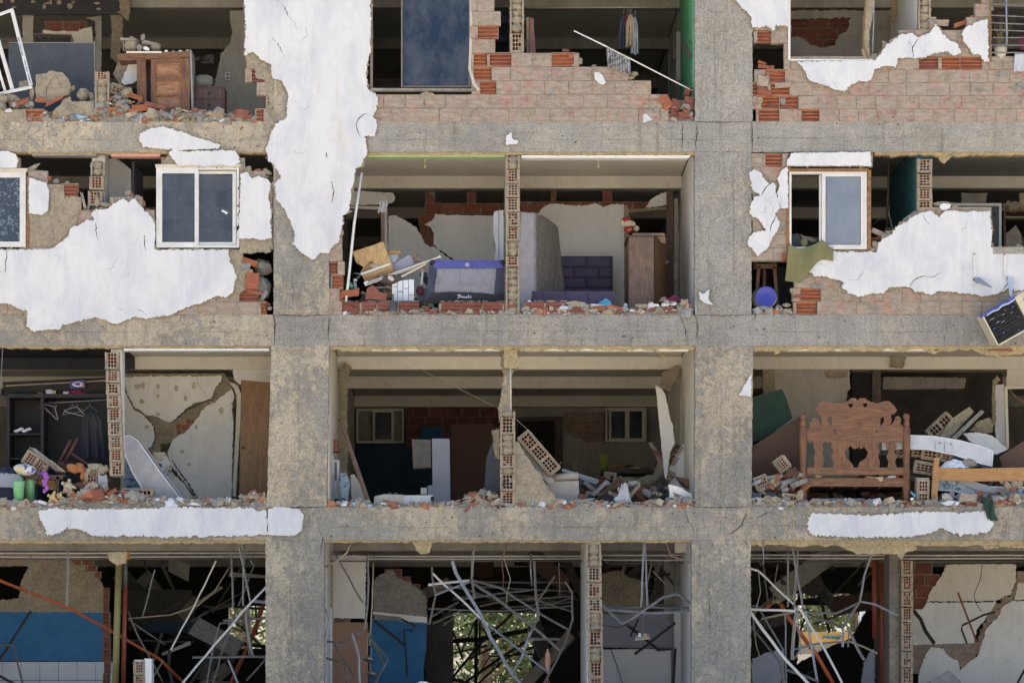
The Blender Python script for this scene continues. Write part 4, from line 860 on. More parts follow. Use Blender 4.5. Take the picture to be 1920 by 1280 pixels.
# ===== loose things ================================================================================
def FP(k, d): return HZ-(HZ-TOPS[k+1][0])*D/(D+d)      # picture height of the floor of storey k at depth d
RD = random.Random(21)
def bits(g, xa, xb, k, n, prof, dmax=.3, mats=('rub_tan', 'rub_grey', 'rub_red', 'rub_tan', 'mortar_grey', 'rub_grey', 'mortar', 'mortar', 'rub_grey', 'rub_white', 'rub_orange'), s=(.012, .05)):
    for i in range(n):
        x = RD.uniform(xa, xb); d = RD.uniform(.02, dmax); h = (prof(x)*1.15+.01)*(1-.5*d/dmax)*RD.random()
        c = Vector((X(x), d, FLOOR[k]+.008+h)); sz = RD.uniform(*s)*RD.choice([.4, .5, .6, .8, 1, 1.3, 1.9, 2.7]); fl = RD.choice([.3, .45, .9])
        M = Matrix.Translation(c)@Euler((RD.uniform(-.6, .6), RD.uniform(-.5, .5), RD.uniform(0, 6))).to_matrix().to_4x4()
        n0 = RD.randint(4, 6); a0 = RD.random()*6; pts = []
        for q in range(n0):
            a = a0+q*6.283/n0; r = sz*RD.uniform(.6, 1.1); pts.append((r*math.cos(a), r*math.sin(a)*.75))
        vs = [M@Vector((p[0], p[1], -sz*fl*.5)) for p in pts]+[M@Vector((p[0]*.85, p[1]*.85, sz*fl*.5)) for p in pts]
        fs = [tuple(range(n0)), tuple(range(2*n0-1, n0-1, -1))]+[(q, (q+1) % n0, (q+1) % n0+n0, q+n0) for q in range(n0)]
        g.add(vs, fs, RD.choice(mats), RD.random())
def rubble(xa, xb, k, n, prof, label, **kw):
    g = G()
    # a continuous dusty bed first
    n = int(n*2.6); m = int((xb-xa)/6); vs = []
    for i in range(m+1):
        x = xa+(xb-xa)*i/m; h = prof(x)*.75*(.75+.6*N(x/11, k)+.35*N(x/3.1, k, 4))+.004
        for dd, hh in ((.012, 0), (.03, h*.8), (.12, h), (.4, h*.4)): vs.append((X(x), dd, FLOOR[k]+.003+hh))
    g.add(vs, [(i*4+j, i*4+j+1, (i+1)*4+j+1, (i+1)*4+j) for i in range(m) for j in range(3)], 'mortar_grey')
    bits(g, xa, xb, k, n, prof, **kw)
    thing('rubble', label, 'rubble', g, kind='stuff')
def bump_prof(base, *b):   # b: (centre px, half width px, height m)
    return lambda x: base+sum(h*max(0, 1-abs(x-c)/w) for c, w, h in b)
rubble(-40, 60, 1, 120, bump_prof(.2, (20, 60, .1)), 'crumbled mortar and chips under the leaning window frame', s=(.02, .06))
rubble(62, 180, 1, 200, bump_prof(.05, (90, 40, .1)), 'fine debris in front of the cracked mortar boulder')
rubble(180, 478, 1, 900, bump_prof(.10, (215, 45, .28), (340, 60, .05)), 'heap of brick chips and plaster flakes along the slab before the wooden desk', s=(.014, .06))
rubble(1206, 1300, 1, 240, bump_prof(.22, (1280, 40, .10)), 'brick crumbs at the low end of the stepped parapet')
rubble(1412, 1480, 2, 160, bump_prof(.07), 'crumbs around the blue lidded bucket')
rubble(645, 975, 2, 300, bump_prof(.03, (800, 30, .08)), 'grit between the bricks of the low red course')
rubble(980, 1300, 2, 520, bump_prof(.07, (1260, 60, .12), (1110, 60, .05)), 'brick chips and dust on the ledge before the purple bed', s=(.012, .05))
rubble(-60, 205, 3, 500, bump_prof(.05, (170, 60, .25)), 'broken plaster around the stuffed toys', s=(.014, .055))
rubble(205, 500, 3, 800, bump_prof(.08, (240, 60, .12), (480, 40, .12)), 'spill of brick flakes below the cross-cracked wall', s=(.014, .055))
rubble(612, 940, 3, 520, bump_prof(.05, (900, 50, .18)), 'chips and dust on the ledge of the dark kitchen', s=(.012, .045))
rubble(965, 1303, 3, 600, bump_prof(.06, (1280, 40, .1), (1060, 30, .05)), 'chips and dust below the armchair and white bag', s=(.012, .045))
rubble(1408, 1925, 3, 900, bump_prof(.07, (1440, 40, .06), (1900, 60, .1)), 'pale debris strewn round the feet of the carved headboard', s=(.012, .05))
rubble(150, 215, 2, 60, bump_prof(1.35), 'x') if False else None

def shardg(px, py, w, h, kind, rot=0, d=.1, seed=0):
    """one loose piece; centre, size in px, rotation in degrees in the picture plane"""
    g = G(); W_, H_ = mpx(w), mpx(h); c = P(px, py, d); rr = random.Random(seed+px*3+py)
    if kind in ('rock', 'grey', 'redrock'):
        g.blob(c, (W_/2, min(W_, H_)*.45, H_/2), {'rock': 'mortar', 'grey': 'mortar_grey', 'redrock': 'rub_red'}[kind], .35, 10, seed=px+py, fr=1.7, smooth=False, rot=(0, -rot, 0)); return g
    mat = {'brick': 'terracotta', 'dark': 'terracotta_dark', 'face': 'brick_face', 'white': 'rub_white', 'blue': 'rub_blue', 'tan': 'mortar', 'board': 'grey_board', 'orange': 'terracotta'}[kind]
    n = rr.randint(5, 6); a0 = rr.uniform(0, 6)
    base_ = [(-.5, -.5), (.5, -.42), (.5, .5), (.1, .44), (-.44, .5)] if kind not in ('white', 'blue', 'tan') else [(.5*math.cos(a0+q*6.283/n), .5*math.sin(a0+q*6.283/n)) for q in range(n)]
    M = Matrix.Translation(c)@Euler((R(rr.uniform(-25, 25)), R(rot), R(rr.uniform(-18, 18)))).to_matrix().to_4x4()
    pts = [((x+rr.uniform(-.06, .06))*W_, (z+rr.uniform(-.08, .08))*H_) for x, z in base_]; t = min(.09, max(.02, H_*.5)) if kind in ('brick', 'dark', 'face', 'orange') else .018
    k = len(pts)
    g.add([M@Vector((x, -t/2, z)) for x, z in pts]+[M@Vector((x*.96, t/2, z*.96)) for x, z in pts], [tuple(range(k)), tuple(range(2*k-1, k-1, -1))]+[(q, (q+1) % k, (q+1) % k+k, q+k) for q in range(k)], mat)
    if kind in ('brick', 'dark', 'orange') and H_ > .06:
        for u in (-.25, .1): mbox(g, M, (-W_*.42, -t/2-.006, u*H_), (W_*.42, -t/2+.004, u*H_+H_*.12), mat, jit=.003)
    return g
KN = {'rock': ('mortar_lump', 'rubble'), 'grey': ('mortar_lump', 'rubble'), 'redrock': ('mortar_lump', 'rubble'), 'brick': ('brick_shard', 'broken brick'), 'dark': ('brick_shard', 'broken brick'), 'face': ('brick_shard', 'broken brick'), 'orange': ('brick_shard', 'broken brick'),
      'white': ('plaster_flake', 'plaster piece'), 'blue': ('plaster_flake', 'plaster piece'), 'tan': ('plaster_flake', 'plaster piece'), 'board': ('board_scrap', 'board')}
KD = {'rock': 'tan mortar lump', 'grey': 'grey mortar lump', 'redrock': 'reddish brick lump', 'brick': 'orange brick shard', 'dark': 'dark red brick shard', 'face': 'pinkish brick shard', 'orange': 'bright orange brick shard', 'white': 'white plaster flake', 'blue': 'pale blue plaster flake', 'tan': 'tan mortar flake', 'board': 'grey board scrap'}
def junk(xa, xb, k, n, prof, label, d0=.3, d1=1.4, mats=('mortar', 'mortar_grey', 'terracotta_dark', 'terracotta', 'paint_dirty', 'brown_board', 'grey_board', 'rub_tan', 'wood_brown', 'charcoal_paint')):
    """deep heap of lumps, brick pieces, splintered boards and rags"""
    g = G()
    for i in range(n):
        x = RD.uniform(xa, xb); d = RD.uniform(d0, d1); h = (prof(x)+.06*(d-d0))*RD.random()**.8; c = Vector((X(x, d), d, FLOOR[k]+.03+h)); t = RD.random(); mt = RD.choice(mats)
        if t < .35: g.blob(c, (RD.uniform(.03, .12), RD.uniform(.03, .09), RD.uniform(.02, .07)), mt if 'wood' not in mt else 'mortar', .45, 8, seed=i, smooth=False, rot=(0, RD.uniform(-40, 40), 0))
        else:
            L, w, q = (RD.uniform(.08, .24), RD.uniform(.05, .14), RD.uniform(.02, .1)) if t < .75 else (RD.uniform(.25, .7), .02, RD.uniform(.02, .07))
            M = Matrix.Translation(c)@Euler((RD.uniform(-.7, .7), RD.uniform(-.7, .7), RD.uniform(-1, 1))).to_matrix().to_4x4(); mbox(g, M, (-L/2, -w/2, -q/2), (L/2, w/2, q/2), mt, jit=.012)
    o = mesh_obj('debris', g, base([g])); o.location = base([g]); tag(o, label, 'debris', kind='stuff')
junk(1412, 1508, 3, 110, bump_prof(.22, (1480, 60, .35)), 'heap of wall pieces and boards left of the carved headboard', .15, .8)
junk(1515, 1700, 3, 120, bump_prof(.35, (1640, 80, .25)), 'dim heap of wall pieces behind the carved headboard', 1.3, 2.4)
junk(1712, 1925, 3, 150, bump_prof(.4, (1800, 120, .25)), 'heap of bricks and boards under the two mattresses', .75, 1.6)
junk(1765, 1925, 3, 50, bump_prof(.12), 'splintered wood and brick under the floral mattress', .1, .4)
junk(1050, 1292, 3, 150, bump_prof(.2, (1180, 90, .2)), 'heap of broken wall and household things round the white bag', .5, 2.4)
junk(130, 225, 3, 60, bump_prof(.15, (175, 45, .4)), 'pile of tile and brick pieces right of the low table', .15, .6)
junk(228, 440, 3, 60, bump_prof(.06), 'broken pieces lying at the foot of the cracked wall', .5, 2.2)
junk(650, 800, 2, 90, bump_prof(.16, (730, 70, .3)), 'household rubble under the white plank', .3, .9)
junk(180, 285, 1, 70, bump_prof(.12, (215, 45, .4)), 'heap of brick and mortar pieces left of the wooden desk', .1, .5)
junk(870, 935, 3, 40, bump_prof(.05, (915, 40, .2)), 'brick pile before the low partition stump', .08, .4)
ORD = ['leftmost', 'second from left', 'third from left', 'fourth from left', 'fifth from left', 'sixth from left', 'seventh from left', 'eighth from left', 'ninth from left', 'tenth from left', 'eleventh from left', 'twelfth from left']
def shards(where, items):
    cnt = {}
    for it in items:
        if len(it) < 8: cnt.setdefault(it[4], []).append(it[0]+it[1]*1e-3)
    for i, it in enumerate(items):
        px, py, w, h, kind, rot = it[:6]; d = it[6] if len(it) > 6 else .1
        lab = it[7] if len(it) > 7 else None
        nm, cat = KN[kind]
        if lab: thing(nm, lab, cat, shardg(px, py, w, h, kind, rot, d, i)); continue
        c = sorted(cnt[kind]); n = c.index(px+py*1e-3); o = '' if len(c) == 1 else ('rightmost ' if n == len(c)-1 else ORD[n]+' ')
        thing(nm, o+KD[kind]+' '+where, cat, shardg(px, py, w, h, kind, rot, d, i), group=(KD[kind]+'s '+where) if len(c) > 1 else None)
shards('in the debris before the wooden desk', [(250, 180, 40, 9, 'orange', 22, .1, 'long bright orange brick shard leaning before the desk'), (262, 203, 34, 14, 'brick', -8, .05), (290, 200, 40, 10, 'brick', 14, .06), (355, 212, 34, 9, 'orange', -24, .05, 'orange brick shard propped up like a ramp under the desk door'),
  (278, 221, 18, 9, 'brick', -25, .04), (288, 226, 20, 6, 'white', 0, .03), (297, 214, 14, 10, 'grey', 0, .05), (312, 216, 18, 11, 'rock', 0, .05), (334, 204, 12, 6, 'rock', 0, .06), (333, 210, 18, 4, 'tan', 0, .06), (362, 218, 30, 13, 'rock', 5, .06), (352, 225, 16, 6, 'tan', 0, .03), (402, 224, 12, 10, 'white', 0, .04), (410, 228, 10, 4, 'white', 0, .03),
  (224, 208, 20, 12, 'grey', 0, .04), (222, 214, 12, 8, 'brick', -20, .03), (462, 214, 20, 9, 'dark', -5, .08), (386, 216, 24, 5, 'tan', 8, .06), (318, 222, 10, 8, 'dark', 10, .02), (326, 224, 9, 7, 'brick', 0, .02), (304, 225, 8, 5, 'orange', 0, .02), (205, 218, 14, 7, 'dark', 10, .03), (238, 226, 14, 5, 'dark', 15, .03), (440, 213, 26, 4, 'tan', 0, .1), (378, 208, 22, 6, 'face', 10, .09), (385, 224, 9, 6, 'grey', 0, .03), (428, 222, 10, 6, 'grey', 0, .03)])
shards('on the ledge by the chalkboard', [(36, 192, 40, 9, 'brick', -14, .03), (75, 188, 20, 9, 'brick', 8, .05), (102, 189, 38, 7, 'brick', -22, .02), (148, 219, 28, 8, 'blue', 8, .0, 'large pale blue plaster flake on the ledge below the mortar stump'), (166, 224, 9, 3, 'blue', 0, .0), (156, 178, 24, 24, 'rock', 0, .2), (172, 182, 10, 18, 'rock', 10, .2), (134, 166, 14, 10, 'rock', 20, .2), (20, 186, 40, 18, 'rock', -8, .15), (4, 186, 22, 20, 'rock', 0, .05), (60, 176, 10, 30, 'tan', 10, .15), (46, 160, 24, 26, 'tan', -40, .25)])
shards('at the end of the stepped parapet', [(1218, 185, 36, 14, 'brick', 4, .04), (1248, 192, 18, 26, 'brick', -30, .02), (1268, 196, 20, 22, 'dark', 20, .03), (1290, 195, 18, 26, 'dark', 5, .05), (1280, 216, 20, 14, 'dark', -10, .02), (1262, 212, 12, 18, 'dark', 0, .02), (1290, 172, 12, 20, 'dark', 20, .15), (1235, 183, 10, 12, 'rock', 0, .1), (1296, 215, 8, 8, 'rock', 0, .02), (1290, 222, 18, 6, 'dark', 0, .02), (1190, 139, 14, 10, 'rock', 0, .06), (1216, 165, 10, 16, 'rock', 0, .02), (1085, 116, 16, 14, 'rock', 20, .05), (1114, 124, 10, 5, 'rock', 0, .05), (1183, 146, 14, 8, 'rock', 0, .04), (1072, 104, 14, 7, 'brick', -25, .02), (1060, 95, 14, 5, 'dark', 0, .04), (1105, 142, 8, 8, 'rock', 0, -.01)])
thing('plaster_flake', 'white plaster chip clinging to the face of the stepped parapet', 'plaster piece', G().slab([(1114, 136), (1122, 135), (1130, 142), (1136, 155), (1130, 160), (1122, 156), (1115, 148)], -.03, .03, 'plaster', rough=.5, side='mortar'))
thing('cement_bag_scrap', 'flat tan flake stuck on the stepped parapet under the wall end', 'plaster piece', G().slab([(1000, 103), (1026, 104), (1028, 108), (1014, 109), (1000, 107)], -.02, .03, 'mortar', rough=.6))
shards('on top of the long parapet', [(1761, 44, 36, 12, 'face', 0, .06), (1800, 45, 28, 9, 'orange', -20, .05), (1838, 18, 14, 8, 'brick', 0, .05), (1832, 32, 28, 8, 'brick', -4, .04), (1845, 38, 12, 10, 'rock', 0, .03), (1820, 38, 10, 12, 'rock', 0, .03), (1428, 118, 18, 6, 'brick', 20, .05), (1436, 126, 32, 8, 'orange', 6, .03), (1449, 137, 34, 10, 'orange', 0, .03), (1640, 108, 18, 14, 'rock', -30, .05), (1655, 96, 14, 8, 'redrock', 0, .05), (1660, 82, 16, 8, 'rock', -30, .05), (1430, 152, 20, 22, 'face', 0, 0), (1468, 160, 34, 10, 'face', -4, -.01), (1433, 172, 30, 14, 'brick', 15, -.01), (1450, 197, 22, 9, 'dark', 0, -.01), (1468, 190, 14, 14, 'grey', 0, .03), (1425, 188, 12, 14, 'tan', 0, 0)])
shards('in the broken corner beside the column', [(467, 492, 30, 12, 'brick', 20, .03), (466, 510, 20, 14, 'rock', 0, 0), (472, 528, 26, 34, 'orange', 5, .01, 'orange brick face sliding out beside the tall column'), (478, 548, 34, 6, 'brick', 12, 0), (492, 500, 38, 34, 'grey', -10, .25, 'big grey mortar boulder wedged in the hole by the column'), (492, 540, 36, 42, 'grey', 0, .22, 'lower grey mortar boulder in the hole by the column'), (485, 572, 24, 12, 'dark', 0, .04), (494, 556, 8, 26, 'board', 30, .1), (500, 570, 14, 8, 'dark', 20, .08), (506, 578, 10, 8, 'grey', 0, .04), (484, 322, 14, 14, 'redrock', 30, .05), (466, 318, 14, 14, 'rock', 0, .03), (500, 322, 18, 10, 'rock', -30, .05), (488, 334, 30, 6, 'rock', 10, .03)])
shards('on the broken wall top beside the fern patterned window', [(60, 315, 32, 8, 'rock', 25, .05), (75, 325, 20, 12, 'grey', 0, .06), (62, 322, 16, 10, 'grey', 0, .05), (78, 331, 24, 6, 'dark', -14, .03), (91, 334, 10, 8, 'brick', 0, .03), (105, 340, 12, 10, 'grey', 0, .06), (126, 343, 10, 6, 'rock', 0, .06), (157, 378, 5, 34, 'face', -14, .06), (166, 388, 5, 26, 'board', 18, .06), (182, 378, 10, 22, 'rock', 0, .02), (164, 396, 16, 5, 'brick', 0, .02), (156, 402, 14, 4, 'dark', 0, .02), (198, 384, 30, 8, 'rock', -12, .01), (240, 362, 14, 10, 'rock', 0, .05), (246, 366, 12, 8, 'redrock', 0, .04), (258, 372, 14, 14, 'grey', 0, .05), (268, 384, 10, 16, 'redrock', -20, .05), (277, 396, 10, 10, 'redrock', 0, .04), (286, 410, 8, 18, 'rock', 0, .03)])
shards('on the wall top near the teal partition', [(1648, 437, 30, 10, 'face', 25, .1), (1642, 448, 20, 8, 'dark', -10, .1), (1640, 458, 12, 14, 'rock', 0, .02), (1668, 437, 18, 9, 'grey', -20, .05), (1697, 423, 10, 8, 'rock', 0, .05), (1735, 392, 18, 8, 'rock', -15, .04), (1766, 382, 30, 8, 'rock', 0, .02), (1790, 388, 12, 8, 'rock', 0, .02), (1760, 396, 10, 14, 'rock', 0, .0), (1708, 410, 30, 18, 'board', -35, .12)])
shards('beside the blue lidded bucket', [(1428, 577, 14, 7, 'face', -10, .03), (1445, 581, 30, 8, 'dark', 0, .04), (1460, 576, 12, 8, 'grey', 0, .05), (1475, 572, 16, 8, 'rock', 0, .05), (1468, 470, 14, 10, 'face', 0, .02), (1472, 482, 14, 14, 'orange', 0, .0), (1462, 462, 12, 8, 'rock', 0, .0), (1480, 520, 8, 16, 'rock', 10, .02), (1484, 545, 7, 10, 'rock', 0, .02), (1500, 555, 34, 5, 'orange', -4, -.01)])
shards('on the low red course of bricks', [(655, 549, 36, 14, 'brick', -6, .05, 'pinkish orange brick slab lying under the plywood'), (657, 580, 30, 14, 'dark', 25, .02), (800, 580, 20, 7, 'dark', 20, .05), (842, 584, 8, 6, 'rock', 0, 0), (902, 583, 8, 7, 'rock', 0, 0), (778, 584, 10, 8, 'rock', 0, 0), (703, 584, 7, 12, 'rock', 0, 0), (825, 576, 6, 12, 'rock', 0, .02), (1080, 570, 38, 14, 'tan', 3, .04), (1056, 572, 8, 10, 'grey', 0, .04), (1118, 578, 36, 8, 'orange', 6, .02), (1160, 578, 44, 7, 'orange', 8, .02), (1080, 583, 34, 7, 'dark', 0, .02), (1205, 574, 30, 9, 'rock', -6, .04), (1240, 580, 44, 9, 'dark', 0, .03), (1262, 570, 16, 6, 'white', 0, .04), (1282, 568, 14, 14, 'face', 0, .05), (1290, 576, 20, 6, 'brick', 0, .03), (1222, 570, 14, 5, 'face', 30, .04), (1275, 578, 12, 9, 'grey', 0, .02), (1250, 570, 14, 9, 'grey', 0, .05), (993, 566, 9, 6, 'white', 0, .04), (1035, 565, 24, 4, 'tan', 0, .05), (1185, 582, 12, 4, 'white', 0, .03), (1252, 586, 40, 3, 'dark', 0, .02)])
shards('among the toys and rubble', [(184, 928, 24, 22, 'orange', -15, .0, 'big orange brick plate leaning in the rubble right of the toys'), (210, 922, 20, 8, 'brick', -30, .02), (143, 929, 24, 7, 'brick', 25, .05), (124, 940, 24, 10, 'grey', -20, .03), (150, 926, 16, 9, 'rock', 10, .04), (180, 875, 30, 14, 'rock', -8, .1), (192, 880, 26, 18, 'rock', 0, .1), (168, 880, 9, 22, 'rock', -30, .12), (196, 912, 12, 18, 'grey', 0, .03), (220, 934, 26, 7, 'tan', 10, .02), (236, 924, 24, 7, 'orange', 30, .04), (246, 928, 24, 6, 'tan', 20, .03), (200, 940, 22, 6, 'tan', 0, .01), (178, 910, 14, 14, 'face', 15, .05), (188, 893, 2, 2, 'white', 0, .1), (262, 929, 14, 12, 'face', 0, .06), (160, 915, 26, 6, 'board', -40, .06), (106, 944, 14, 6, 'brick', 0, .02), (95, 945, 12, 4, 'white', -20, .01), (235, 940, 20, 6, 'brick', 5, .01), (140, 945, 20, 5, 'rock', -30, .0), (200, 918, 12, 6, 'orange', -50, .05), (248, 942, 22, 4, 'tan', 0, .0), (163, 938, 14, 8, 'dark', 0, .02)])
shards('below the cross-cracked wall', [(295, 937, 12, 8, 'white', 0, .02), (320, 936, 12, 6, 'white', 0, .02), (306, 934, 9, 12, 'face', 0, .04), (325, 945, 30, 5, 'dark', 4, .02), (370, 942, 14, 9, 'rock', 0, .03), (383, 943, 10, 4, 'white', 0, .02), (412, 942, 22, 5, 'tan', 0, .03), (485, 932, 18, 5, 'brick', -20, .05), (488, 926, 12, 5, 'dark', -10, .06), (495, 932, 6, 20, 'rock', 0, .02), (448, 938, 18, 4, 'tan', 0, .03), (350, 944, 18, 4, 'tan', 0, .02), (430, 936, 12, 6, 'grey', 0, .04), (465, 936, 14, 8, 'grey', 0, .04)])
shards('on the ledge of the dark kitchen', [(667, 944, 16, 10, 'blue', -10, .02), (690, 947, 20, 6, 'blue', 0, .01), (640, 943, 20, 5, 'rock', 0, .03), (632, 948, 12, 4, 'dark', 0, .02), (675, 936, 8, 8, 'rock', 0, .05), (690, 940, 10, 7, 'rock', 0, .04), (928, 943, 18, 9, 'face', -8, .02), (900, 936, 22, 5, 'brick', -20, .05), (910, 940, 14, 5, 'brick', 0, .04), (880, 938, 16, 6, 'face', -30, .05), (953, 946, 18, 7, 'board', 20, -.0), (918, 930, 8, 8, 'dark', 0, .1), (888, 944, 24, 4, 'brick', -10, .02)])
shards('on the ledge below the armchair', [(1065, 948, 24, 7, 'orange', -8, .0), (1035, 950, 16, 5, 'orange', 0, .0), (1100, 946, 16, 6, 'tan', 0, .02), (1058, 942, 9, 7, 'white', 0, .03), (1106, 943, 24, 5, 'tan', 8, .03), (1122, 946, 20, 5, 'rock', 0, .02), (1095, 938, 40, 5, 'grey', 10, .06), (1280, 940, 30, 4, 'tan', -10, .05), (1290, 945, 20, 6, 'orange', 0, .02), (1260, 944, 20, 5, 'tan', -10, .03), (1150, 952, 16, 3, 'brick', 0, .0), (1140, 948, 9, 4, 'white', 0, .02), (1265, 948, 8, 5, 'white', 0, .0), (1275, 935, 5, 18, 'board', 30, .04)])
shards('round the feet of the carved headboard', [(1475, 935, 14, 8, 'grey', 0, .05), (1440, 938, 40, 4, 'tan', 20, .02), (1464, 952, 12, 7, 'white', 10, .0), (1450, 946, 26, 4, 'tan', 15, .0), (1412, 938, 8, 10, 'white', 0, .04), (1500, 945, 20, 8, 'grey', 0, .04), (1685, 940, 26, 5, 'rock', 0, .03), (1700, 944, 20, 4, 'dark', 0, .02), (1710, 935, 8, 7, 'white', 0, .02), (1720, 948, 16, 4, 'dark', 0, .01), (1755, 940, 8, 20, 'tan', 10, .1), (1815, 933, 38, 17, 'face', 1, .05, 'whole pinkish brick lying before the floral mattress'), (1783, 943, 40, 11, 'white', 0, -.01, 'clean white edged plaster block before the orange bed rail'), (1825, 946, 40, 7, 'dark', -4, .02), (1878, 939, 28, 11, 'grey', 0, .03), (1896, 942, 18, 12, 'dark', 15, .03), (1908, 938, 12, 14, 'white', 0, .02), (1870, 946, 20, 7, 'face', 0, .01), (1780, 930, 22, 14, 'board', -25, .2), (1500, 928, 12, 20, 'rock', -20, .0), (1878, 902, 8, 10, 'rock', 10, .25), (1890, 912, 14, 22, 'rock', 20, .25), (1902, 906, 12, 18, 'rock', 0, .25), (1912, 908, 12, 20, 'rock', -15, .25), (1898, 918, 14, 10, 'redrock', 0, .22)])

def brickchunk(name, label, x, y, w, h, rot, d, nx, ny, cells=1, mat='mortar', dep=.22, along=1):
    """fallen piece of wall with its brick ends showing; x,y px of the lower left corner, w,h px of one brick end"""
    g = G(mat); M = Matrix.Translation(P(x, y, d))@Matrix.Rotation(R(rot), 4, 'Y'); W_, H_ = mpx(w), mpx(h); gap = .022
    for i in range(cells):
        o = i*(W_+gap) if along == 1 else 0; oz = i*(H_+gap) if along != 1 else 0
        M2 = M@Matrix.Translation((o+.02, 0, oz+.02)); endgrid(g, M2, W_, H_, .12, nx, ny, broken=.06)
        mbox(g, M2, (W_, .01, -.01), (W_+gap, .2, H_+.01), mat, jit=.006)
        if along != 1: mbox(g, M2, (-.005, .01, H_), (W_+.005, .2, H_+gap), mat, jit=.006)
    LW = cells*(W_+gap)+.02 if along == 1 else W_+.03; LH = H_+.035 if along == 1 else cells*(H_+gap)+.02
    mbox(g, M, (-.012, .012, -.012), (LW, dep, .018), mat, jit=.008); mbox(g, M, (-.012, .012, LH-.01), (LW, dep, LH+.02), mat, jit=.01)
    mbox(g, M, (-.014, .012, 0), (.018, dep, LH), mat, jit=.008); mbox(g, M, (LW-.01, .012, 0), (LW+.014, dep, LH), mat, jit=.008); mbox(g, M, (0, .15, 0), (LW, dep+.02, LH), mat, jit=.01)
    return thing(name, label, 'brick chunk', g)

# ---- storey 1, left: window frame, chalkboard, desk, drawers ---------------------------------------
g = G('white_frame')
for a, b, w in (((-8, 30, .1), (25, 18, .1), 5), ((22, 18, .1), (58, 160, .1), 6), ((-20, 180, .1), (60, 163, .1), 5)):
    g.tube([P(*a), P(*b)], mpx(w)*.6, None, 4, flat=.7)
g.tube([P(-6, 66, .14), P(24, 170, .14)], mpx(6)*.6, None, 4, flat=.7); g.tube([P(-12, 100, .14), P(10, 172, .14)], mpx(4)*.6, None, 4, flat=.6)
g2 = G('cobalt')
for q in ((34, 75), (37, 88), (40, 100), (46, 118), (49, 130), (53, 145), (55, 152)): g2.tube([P(q[0], q[1]-5, .06), P(q[0]+2, q[1]+5, .06)], .006, 'cobalt', 5)
thing('loose_frame', 'loose white window frame leaning out of the ruined room', 'window frame', [('frame', g), ('paint_marks', g2)])
g = G('slate_board'); g.board([(16, 82, .9), (176, 79, .9), (175, FP(1, .9), .9), (16, FP(1, .9), .9)], .02)
g2 = G('grey_board'); g2.bpx(176, 79, 178.2, FP(1, .9), .88, .93); g2.tube([P(78, 84, .89), P(108, 122, .89)], .003, None, 4); g2.bpx(16, 79.5, 176, 81, .89, .93)
thing('chalkboard', 'large dusty dark slate board standing behind the mortar boulder', 'board', [('panel', g), ('edging', g2)])
g = G('dark_wall'); p = [P(a, b, 2.4) for a, b in ((63, 64), (130, 66), (136, 72), (137, 80))]; g.tube(p, .012, 'alu_brown', 5)
for q in (70, 84, 98, 112, 124):
    g.tube([P(q+5*math.cos(t*.55)*(1-t*.06), 73+6*math.sin(t*.55)*(1-t*.06), 2.4) for t in range(14)], .006, 'black_steel', 4)
g.bpx(62, 65, 134, 110, 2.42, 2.44, 'dark_wall'); thing('wire_bed_end', 'dark wire bed end with scroll work behind the slate board', 'bed frame', g)
g = G('mortar'); g.slab([(68, 140), (85, 138), (95, 131), (108, 135), (118, 137), (128, 148), (133, 165), (128, 178), (110, 186), (95, 192), (85, 192), (70, 184), (66, 172)], .12, .14, 'mortar', rough=1.5, step=3, seed=5)
g2 = G()
for q in ([(86, 188), (88, 165), (95, 150), (110, 140)], [(70, 142), (85, 150), (92, 148)], [(100, 140), (112, 152), (116, 150)]): crack(g2, q, .116, 1, 'dark_wall')
thing('mortar_boulder', 'big rounded tan slab of cracked wall propped before the slate board', 'wall chunk', [('slab', g), ('crack', g2)])
g = G('mortar'); g.slab([(213, 140), (220, 118), (232, 108), (250, 102), (262, 108), (262, 150), (240, 160), (225, 158)], .75, .14, rough=1.8, step=3, seed=9); g.slab([(228, 152), (240, 122), (252, 112), (266, 116), (268, 140), (250, 156), (232, 160)], .70, .03, 'plaster_inner', rough=1)
thing('wall_chunk', 'rounded wall chunk with smooth cream plaster behind the desk legs', 'wall chunk', g)
brickchunk('brick_chunk', 'crumbly brick end piece among the chips left of the desk', 205, 172, 22, 12, 20, .15, 3, 2, dep=.15)
shards('left of the desk', [(236, 176, 34, 20, 'rock', 35, .15), (218, 165, 24, 14, 'rock', 25, .25), (228, 190, 20, 6, 'tan', 0, .1), (222, 197, 26, 5, 'tan', 10, .08), (215, 184, 16, 8, 'grey', 0, .1), (245, 193, 22, 5, 'tan', -8, .08), (240, 190, 12, 5, 'rock', 0, .06)])
d = .35
top = G('wood_red_h'); top.board([(217, 101, d), (356, 96, d), (357, 109, d), (222, 113, d)], .55)
sp = G('wood_red'); sp.board([(256, 112, d+.02), (273, 112, d+.02), (275, 196, d+.02), (257, 193, d+.02)], .04)
dr = G('wood_red'); dd = d+.0
X0, X1 = 283, 356
for a in ((X0, 110, X0+9, 212), (X1-17, 108, X1, 212), (X0+9, 110, X1-17, 117), (X0+9, 144, X1-17, 151), (X0+9, 178, X1-17, 181), (X0+9, 206, X1-17, 212)): dr.bpx(*a, dd, dd+.03)
pn = [G('wood_panel') for _ in range(3)]
for q, a in zip(pn, ((X0+9, 117, X1-17, 144), (X0+9, 151, X1-17, 178), (X0+9, 181, X1-17, 206))): q.bpx(*a, dd+.02, dd+.028); q.bpx(a[0]+4, a[1]+3.5, a[2]-4, a[3]-3.5, dd+.002, dd+.022)
edge = G('grey_board'); edge.board([(356, 94, d-.01), (359, 94, d-.01), (363, 214, d-.01), (359, 214, d-.01)], .5)
back = G('wood_dark'); back.bpx(275, 113, 283, 214, d+.45, d+.5); back.bpx(275, 188, 283, 200, d+.2, d+.3, 'maroon')
